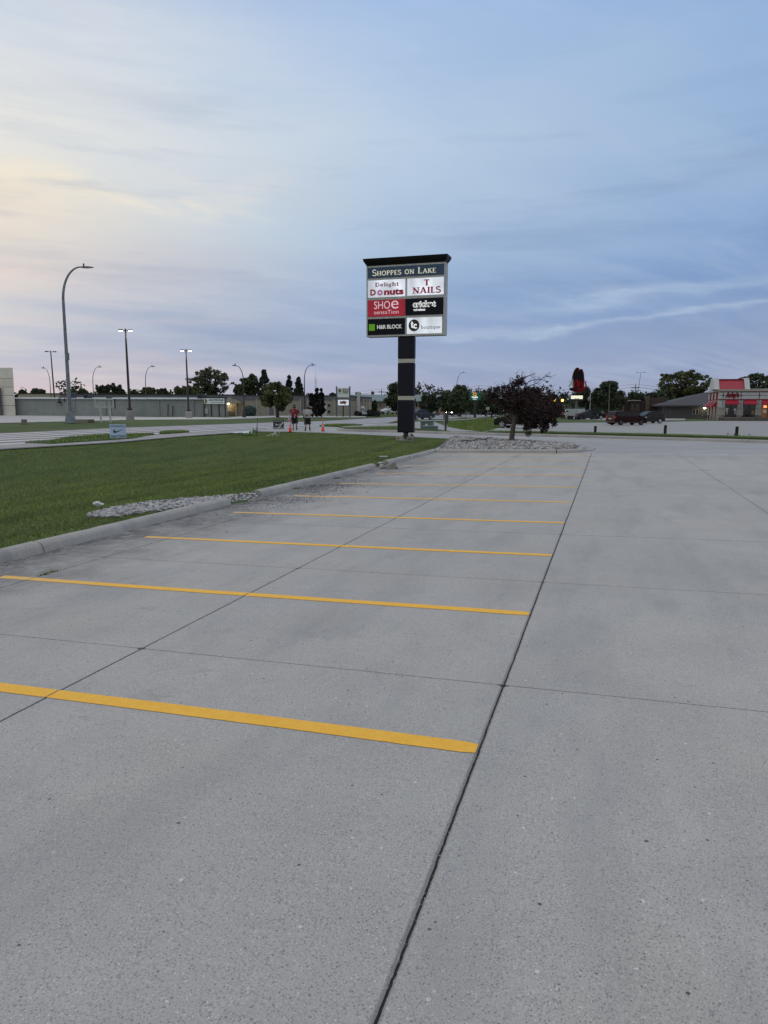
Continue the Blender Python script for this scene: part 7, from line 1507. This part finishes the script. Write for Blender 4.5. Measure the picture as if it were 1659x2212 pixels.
# bare twigs
m = MB()
bare = [[(640, 380), (700, 290), (760, 225), (850, 190), (980, 185), (1080, 130), (1190, 35)], [(980, 185), (1070, 210), (1130, 250)], [(1080, 130), (1150, 130), (1215, 170)], [(1110, 125), (1180, 125), (1260, 112)], [(640, 180), (700, 130), (790, 105), (830, 80), (875, 72)], [(790, 105), (840, 150), (870, 155)], [(560, 210), (620, 180), (700, 130)], [(700, 350), (800, 300), (900, 265), (960, 215), (1000, 190)], [(900, 265), (960, 275), (1010, 330)], [(690, 290), (660, 200), (690, 150)], [(545, 120), (530, 90), (520, 60)], [(610, 110), (630, 70), (640, 40)], [(440, 240), (430, 180), (435, 150)], [(390, 250), (375, 210), (390, 150)], [(470, 260), (460, 200), (430, 160)], [(300, 320), (260, 260), (230, 300)], [(850, 190), (870, 230), (900, 265)],
        [(60, 640), (120, 700), (180, 760)], [(20, 740), (90, 730), (160, 690), (230, 640)], [(90, 880), (180, 880), (250, 850)], [(60, 900), (130, 905), (220, 880)], [(150, 330), (140, 310), (130, 300)], [(1180, 370), (1200, 330), (1230, 330)], [(1280, 420), (1320, 400), (1350, 400)]]
for q in bare:
    y0 = rr.uniform(-.7, .7); pts = []
    Pp = [P6(a, b, y0+.1*i*rr.uniform(-1, 1)) for i, (a, b) in enumerate(q)]; big_ = q[0] in ((640, 380), (700, 350), (640, 180))
    m.tube(Pp, [(.026 if big_ else .014)*(1-.65*i/(len(q)-1)) for i in range(len(q))], 5)
    for a, b in zip(Pp[:-1], Pp[1:]):
        for _ in range(2):
            s0 = a.lerp(b, rr.random()); e = s0+Vector((rr.uniform(-.22, .25), rr.uniform(-.2, .2), rr.uniform(-.05, .25))); m.tube([s0, s0.lerp(e, .5)+Vector((0, 0, .02)), e], [.008, .006, .003], 4)
m.build('bare_twigs', M('twig_bark', (.05, .042, .040), .9), pt_)
# leaf clumps fill an irregular outline, thinner at its rim
OUT = [(0, 370), (60, 350), (150, 330), (280, 320), (380, 300), (390, 230), (430, 260), (500, 210), (550, 120), (620, 110), (650, 200), (690, 270), (720, 330), (800, 340), (870, 370), (960, 350), (1030, 310), (1100, 310), (1180, 360), (1230, 380), (1330, 420), (1290, 500), (1290, 560), (1350, 600), (1400, 680), (1390, 760), (1420, 830), (1400, 900), (1430, 1000), (1340, 1010), (1290, 1080), (1220, 1100), (1150, 1040), (1130, 1150), (1150, 1230), (1070, 1270), (1010, 1300), (980, 1250), (960, 1150), (900, 1090), (830, 1130), (860, 1190), (800, 1200), (790, 1330), (740, 1290), (700, 1270), (740, 1190), (600, 1100), (560, 1000), (480, 860), (400, 830), (230, 820), (180, 700), (60, 640), (-20, 560), (-40, 440)]
C, Rd = [], []
LO = [(P6(a, b).x, P6(a, b).z) for a, b in OUT]; cx_ = sum(q[0] for q in LO)/len(LO); cz_ = sum(q[1] for q in LO)/len(LO)
xs = [q[0] for q in LO]; zs_ = [q[1] for q in LO]
def edge_d(x, z): return min(math.hypot(x-q[0], z-q[1]) for q in LO)
while len(C) < 560:
    x, z = rr.uniform(min(xs), max(xs)), rr.uniform(min(zs_), max(zs_))
    if not inpoly(np.array([x]), np.array([z]), LO)[0]: continue
    dd = edge_d(x, z); 
    if dd < .16 and rr.random() < .45: continue
    hole = mnoise.noise(Vector((x*1.5, 3.1, z*1.8)))
    if hole > .22 and rr.random() < .8: continue
    dp = min(1.15, .25+dd*1.1); C.append((x, rr.uniform(-dp, dp), z)); Rd.append(min(.34, .12+dd*.25)*rr.uniform(.7, 1.2))
crown = leaf_mesh('crown', np.array(C), np.array(Rd), 25, .056, LM_P, pt_, .55)
# a few hanging leafy sprays
for (a, b, c, d) in ((470, 1180, 470, 1340), (740, 1200, 770, 1330), (1000, 1180, 1010, 1300), (1110, 1150, 1090, 1260)):
    pass

# ------------------------------------------------------------------ the two walkers
SKIN = M('skin', (.36, .21, .15), .6); HAIR = M('hair_black', (.010, .009, .009), .7); REDT = M('red_tshirt', (.20, .012, .02), .85, var=.2, vs=6); GREYT = M('grey_tshirt', (.36, .37, .385), .85, var=.15, vs=6); BLKC = M('black_cloth', (.010, .010, .012), .85, var=.3, vs=8); SOCK = M('grey_socks', (.25, .25, .26), .9)
def skin_mesh(name, nodes, mat, parent, sub=2):
    """nodes: list of (pos, radius, parent index)"""
    me = bpy.data.meshes.new(name); me.from_pydata([n_[0] for n_ in nodes], [(n_[2], i) for i, n_ in enumerate(nodes) if n_[2] is not None], [])
    o = bpy.data.objects.new(name, me); COL.objects.link(o); sk = o.modifiers.new('skin', 'SKIN'); sk.use_smooth_shade = True
    for i, n_ in enumerate(nodes):
        r = n_[1]; me.skin_vertices[0].data[i].radius = (r, r) if isinstance(r, (int, float)) else r; me.skin_vertices[0].data[i].use_root = (i == 0)
    sb = o.modifiers.new('sub', 'SUBSURF'); sb.levels = sub; sb.render_levels = sub
    dg = bpy.context.evaluated_depsgraph_get(); me2 = bpy.data.meshes.new_from_object(o.evaluated_get(dg)); bpy.data.objects.remove(o); me2.name = name
    me2.materials.clear(); me2.materials.append(mat)
    for q in me2.polygons: q.use_smooth = True
    return link(name, me2, parent)
def hand(nodes, wrist, d, palm, side):
    """append a palm and five fingers; d: pointing direction, palm: direction the palm faces"""
    d = Vector(d).normalized(); n_ = Vector(palm); n_ = (n_-d*n_.dot(d)).normalized(); s = d.cross(n_)*side
    wp = Vector(nodes[wrist][0]); nodes.append((tuple(wp+d*.05), (.038, .022), wrist)); pi_ = len(nodes)-1
    for k_, (off, ln) in enumerate(((-.030, .062), (-.010, .074), (.010, .080), (.030, .072))):
        b = wp+d*.092+s*off; nodes.append((tuple(b), .0105, pi_)); q = len(nodes)-1
        nodes.append((tuple(b+d*ln*.5+n_*.008), .0095, q)); nodes.append((tuple(b+d*ln*.85+n_*.034), .008, len(nodes)-1))
    tb = wp+d*.03+s*.040+n_*.01; nodes.append((tuple(tb), .013, pi_)); nodes.append((tuple(tb+d*.04+s*.022+n_*.018), .011, len(nodes)-1)); nodes.append((tuple(tb+d*.068+s*.018+n_*.032), .009, len(nodes)-1))
def person(label, p, turn, sc, arms, legs, shirt, tee_len, shorts_z, hat, hair_len, sock, shoe2, belly=1.0):
    """figure modelled facing -y, 1.80 m tall before scaling. arms/legs: joint positions"""
    t = thing('person', label, 'person', p, facing(p)+turn); t.scale = (sc, sc, sc)
    N = [((0, 0, .97), (.155*belly, .12*belly), None), ((0, -.01, 1.12), (.16*belly, .125*belly), 0), ((0, 0, 1.28), (.165*belly, .12*belly), 1), ((0, .01, 1.42), (.15, .10), 2), ((0, .01, 1.50), (.075, .07), 3), ((0, -.005, 1.565), (.056, .058), 4), ((0, -.03, 1.64), (.068, .078), 5), ((0, -.025, 1.72), (.076, .092), 6), ((0, -.012, 1.785), (.055, .07), 7)]
    for s, (el_, wr, hd, pf) in zip((-1, 1), arms):
        b = len(N); N.append(((s*.19, .01, 1.45), .062, 3)); N.append(((s*.235, .01, 1.36), .056, b)); N.append((el_, .043, b+1)); N.append((tuple(Vector(el_).lerp(Vector(wr), .45)), .041, b+2)); N.append((wr, .028, b+3)); hand(N, b+4, hd, pf, s)
    for s, (kn, an, toe) in zip((-1, 1), legs):
        b = len(N); N.append(((s*.095, 0, .90), .098, 0)); N.append((tuple(Vector((s*.1, 0, .88)).lerp(Vector(kn), .5)), .082, b)); N.append((kn, .058, b+1)); N.append((tuple(Vector(kn).lerp(Vector(an), .35)+Vector((0, .015, 0))), .056, b+2)); N.append((an, .036, b+3))
    skin_mesh('body', N, SKIN, t)
    # face
    for s in (-1, 1):
        m = MB(); m.ball((s*.030, -.108, 1.700), .012, 8, 6); m.build('eye', M('eye_dark', (.02, .015, .012), .3), t, smooth=True)
        m = MB(); m.ball((s*.078, -.02, 1.69), .026, 8, 6, (.4, .8, 1.2)); m.build('ear', SKIN, t, smooth=True)
    m = MB(); m.tube([(0, -.105, 1.705), (0, -.130, 1.665), (0, -.112, 1.655)], [.008, .016, .010], 6); m.build('nose', SKIN, t, smooth=True); m = MB(); m.ball((0, -.104, 1.628), .022, 8, 6, (1.2, .35, .28)); m.build('mouth', M('lips', (.22, .09, .08), .6), t, smooth=True)
    m = MB(); m.ell([(0, -.072, 1.555, .035, .03), (0, -.072, 1.585, .060, .050), (0, -.065, 1.62, .073, .058), (0, -.05, 1.655, .078, .062)], 14); m.build('beard', HAIR, t, smooth=True)
    if hair_len:
        m = MB(); m.ell([(0, .035, 1.55-hair_len, .085, .05), (0, .035, 1.58, .108, .075), (0, .022, 1.66, .104, .088), (0, .012, 1.74, .098, .096), (0, .005, 1.80, .075, .078), (0, .0, 1.822, .03, .03)], 16); m.build('hair', HAIR, t, smooth=True)
    if hat:
        m = MB(); m.ell([(0, -.012, 1.735, .092, .112), (0, -.01, 1.78, .090, .105), (0, -.005, 1.82, .066, .08), (0, 0, 1.838, .02, .03)], 18); c_ = m.build('cap', HAIR, t, smooth=True); m = MB(); m.ball((-.035, -.110, 1.775), .018, 8, 6, (1, .4, .8)); m.build('cap_badge', WHT, c_)
    # shirt: torso and two sleeves in one garment
    B = belly; m = MB(); m.ell([(0, -.005, tee_len, .205*B, .165*B), (0, -.01, tee_len+.08, .20*B, .165*B), (0, -.012, 1.16, .195*B, .16*B), (0, -.003, 1.30, .200*B, .148*B), (0, .005, 1.40, .205, .132), (0, .01, 1.475, .165, .10), (0, .006, 1.512, .085, .078)], 22)
    for s, (el_, wr, hd, pf) in zip((-1, 1), arms):
        sh = Vector((s*.165, .01, 1.445)); e = Vector((s*.235, .01, 1.36)); q = e.lerp(Vector(el_), .72); m.tube([sh, Vector((s*.205, .01, 1.425)), e, q], [.072, .084, .088, .094], 14)
    m.build('tshirt', shirt, t, smooth=True)
    # shorts
    m = MB(); m.ell([(0, 0, .80, .19*B, .15*B), (0, 0, .92, .20*B, .155*B), (0, 0, tee_len+.05, .185*B, .148*B)], 20)
    for s, (kn, an, toe) in zip((-1, 1), legs):
        hp = Vector((s*.10, 0, .86)); kn_ = Vector(kn); dr = (Vector(an)-kn_).normalized(); e = kn_+dr*max(0, kn_.z-shorts_z) if shorts_z < kn_.z else hp.lerp(kn_, (hp.z-shorts_z)/(hp.z-kn_.z)); m.tube([hp, hp.lerp(e, .5), e], [.118, .118, .122], 14)
    sh_ = m.build('shorts', BLKC, t, smooth=True)
    for s, (kn, an, toe) in zip((-1, 1), legs):
        A = Vector(an); K = Vector(kn); m = MB(); m.tube([A+Vector((0, 0, -.03)), A.lerp(K, .16), A.lerp(K, .36)], [.043, .045, .054], 12); m.build('sock', sock, t, smooth=True)
        td = Vector(toe); td.normalize(); M_ = Matrix.Translation(A+Vector((0, .01, -.075))) @ td.to_track_quat('-Y', 'Z').to_matrix().to_4x4()
        m = MB(); rg = []
        for y, w, h0, h1 in ((.085, .030, .0, .07), (.06, .042, -.005, .105), (.0, .044, -.005, .11), (-.08, .048, -.005, .075), (-.15, .046, -.003, .05), (-.185, .026, .0, .035)):
            rg.append([M_ @ Vector((w*math.cos(a), y, h0+(h1-h0)*(.5+.5*math.sin(a)))) for a in np.linspace(0, 6.283, 13)[:-1]])
        m.loft(rg, True); so = m.build('shoe', BLKC, t, smooth=True)
        m = MB(); m.loft([[M_ @ Vector((w*math.cos(a), y, .010+.016*math.sin(a))) for a in np.linspace(0, 6.283, 11)[:-1]] for y, w in ((.088, .03), (.06, .045), (-.08, .051), (-.15, .048), (-.188, .027))], True); m.build('sole', shoe2, so, smooth=True)
    return t
def pers_at(x, yb, yt, ht): p = gp(x, yb); return p, (zat(p, x, yt)-p.z)/ht
p, sc = pers_at(636.5, 929, 873, 1.835)
sc_w = sc
red = person('person in a red t-shirt and long black shorts walking, hand raised to the chest', p, .12, sc,
 [((-.285, .03, 1.16), (-.17, -.19, 1.27), (.55, -.35, .75), (.3, 1, .2)), ((.315, .05, 1.14), (.30, -.02, .92), (0, -.12, -1), (-1, 0, 0))],
 [((-.10, -.03, .50), (-.10, -.07, .085), (-.25, -1, 0)), ((.12, -.12, .52), (.15, .10, .17), (.1, -1, -.55))], REDT, .93, .44, True, .12, SOCK, BLKC, 1.10)
m = MB(); m.tube([(-.06, -.085, 1.50), (-.05, -.155, 1.38), (-.01, -.19, 1.22), (.02, -.195, 1.10)], .012, 6); m.tube([(.07, -.085, 1.50), (.06, -.155, 1.38), (.02, -.19, 1.22), (.02, -.195, 1.10)], .012, 6); ln = m.build('lanyard', M('lanyard_navy', (.03, .03, .10), .7), red)
m = MB(); m.bbox(-.03, .07, -.215, -.185, 1.02, 1.13, .01, 1); m.build('badge', M('badge_blue', (.25, .30, .50), .5), ln); m = MB(); m.bbox(-.03, .01, -.20, -.175, .86, .97, .008, 1); m.build('white_tag', WHT, ln)
m = MB(); m.tube([(-.235, -.03, .47), (-.10, -.15, .455), (-.02, -.135, .455)], .010, 5); m.tube([(.02, -.23, .46), (.12, -.25, .455), (.22, -.17, .46)], .010, 5); m.build('shorts_stripe', WHT, red)
# carrier bag held in front of the hip
q = gp(627.6, 929); q = Vector((p.x-.33*sc, p.y-.12, 0)); t = thing('carrier_bag', 'white and blue carrier bag hanging at the side of the walker in red', 'bag', (p.x-.36*sc, p.y-.05, p.z+.86*sc), facing(p)); BG = M('bag_white', (.50, .53, .60), .6, col2=(.20, .26, .40), vs=9)
m = MB(); m.smooth = True; m.ell([(0, 0, -.20, .06, .05), (.01, 0, -.17, .10, .07), (0, 0, -.02, .105, .07), (-.01, 0, .12, .085, .05), (.02, 0, .20, .035, .03), (.03, 0, .25, .02, .02)], 14)
for i, v in enumerate(m.v): d_ = .025*mnoise.noise(Vector((v[0]*20, v[1]*20, v[2]*14))); m.v[i] = (v[0]*(1+d_*6), v[1]*(1+d_*6), v[2]+d_)
m.build('bag', BG, t); m = MB(); m.tube([(.03, 0, .24), (.08, -.02, .33), (.12, -.03, .40)], .012, 6); m.build('handle', BG, t)
p, sc = pers_at(664.5, 930.8, 874.2, 1.83)
gry = person('person in a pale grey t-shirt and black shorts walking, looking at a phone', p, -.05, sc,
 [((-.275, .05, 1.17), (-.19, -.17, 1.08), (.8, -.55, .05), (0, .2, 1)), ((.30, .02, 1.17), (.10, -.22, 1.14), (-1, -.12, -.05), (0, 1, .2))],
 [((-.12, -.09, .50), (-.145, -.10, .09), (-.35, -1, -.05)), ((.12, .02, .50), (.16, .04, .09), (.25, -1, -.05))], GREYT, .92, .47, False, .07, BLKC, WHT, 1.12)
p2 = p; t = tag(MB().bbox(-.035, .035, -.006, .006, -.07, .07, .006, 2).build('phone', BLK, None), 'dark phone held in the hand of the walker in grey', 'phone'); a_ = facing(p)-.05
lc = Matrix.Rotation(a_, 4, 'Z') @ Vector((-.07*sc, -.27*sc, 1.09*sc)); t.location = (p.x+lc.x, p.y+lc.y, p.z+lc.z); t.rotation_euler = (.6, .3, a_)
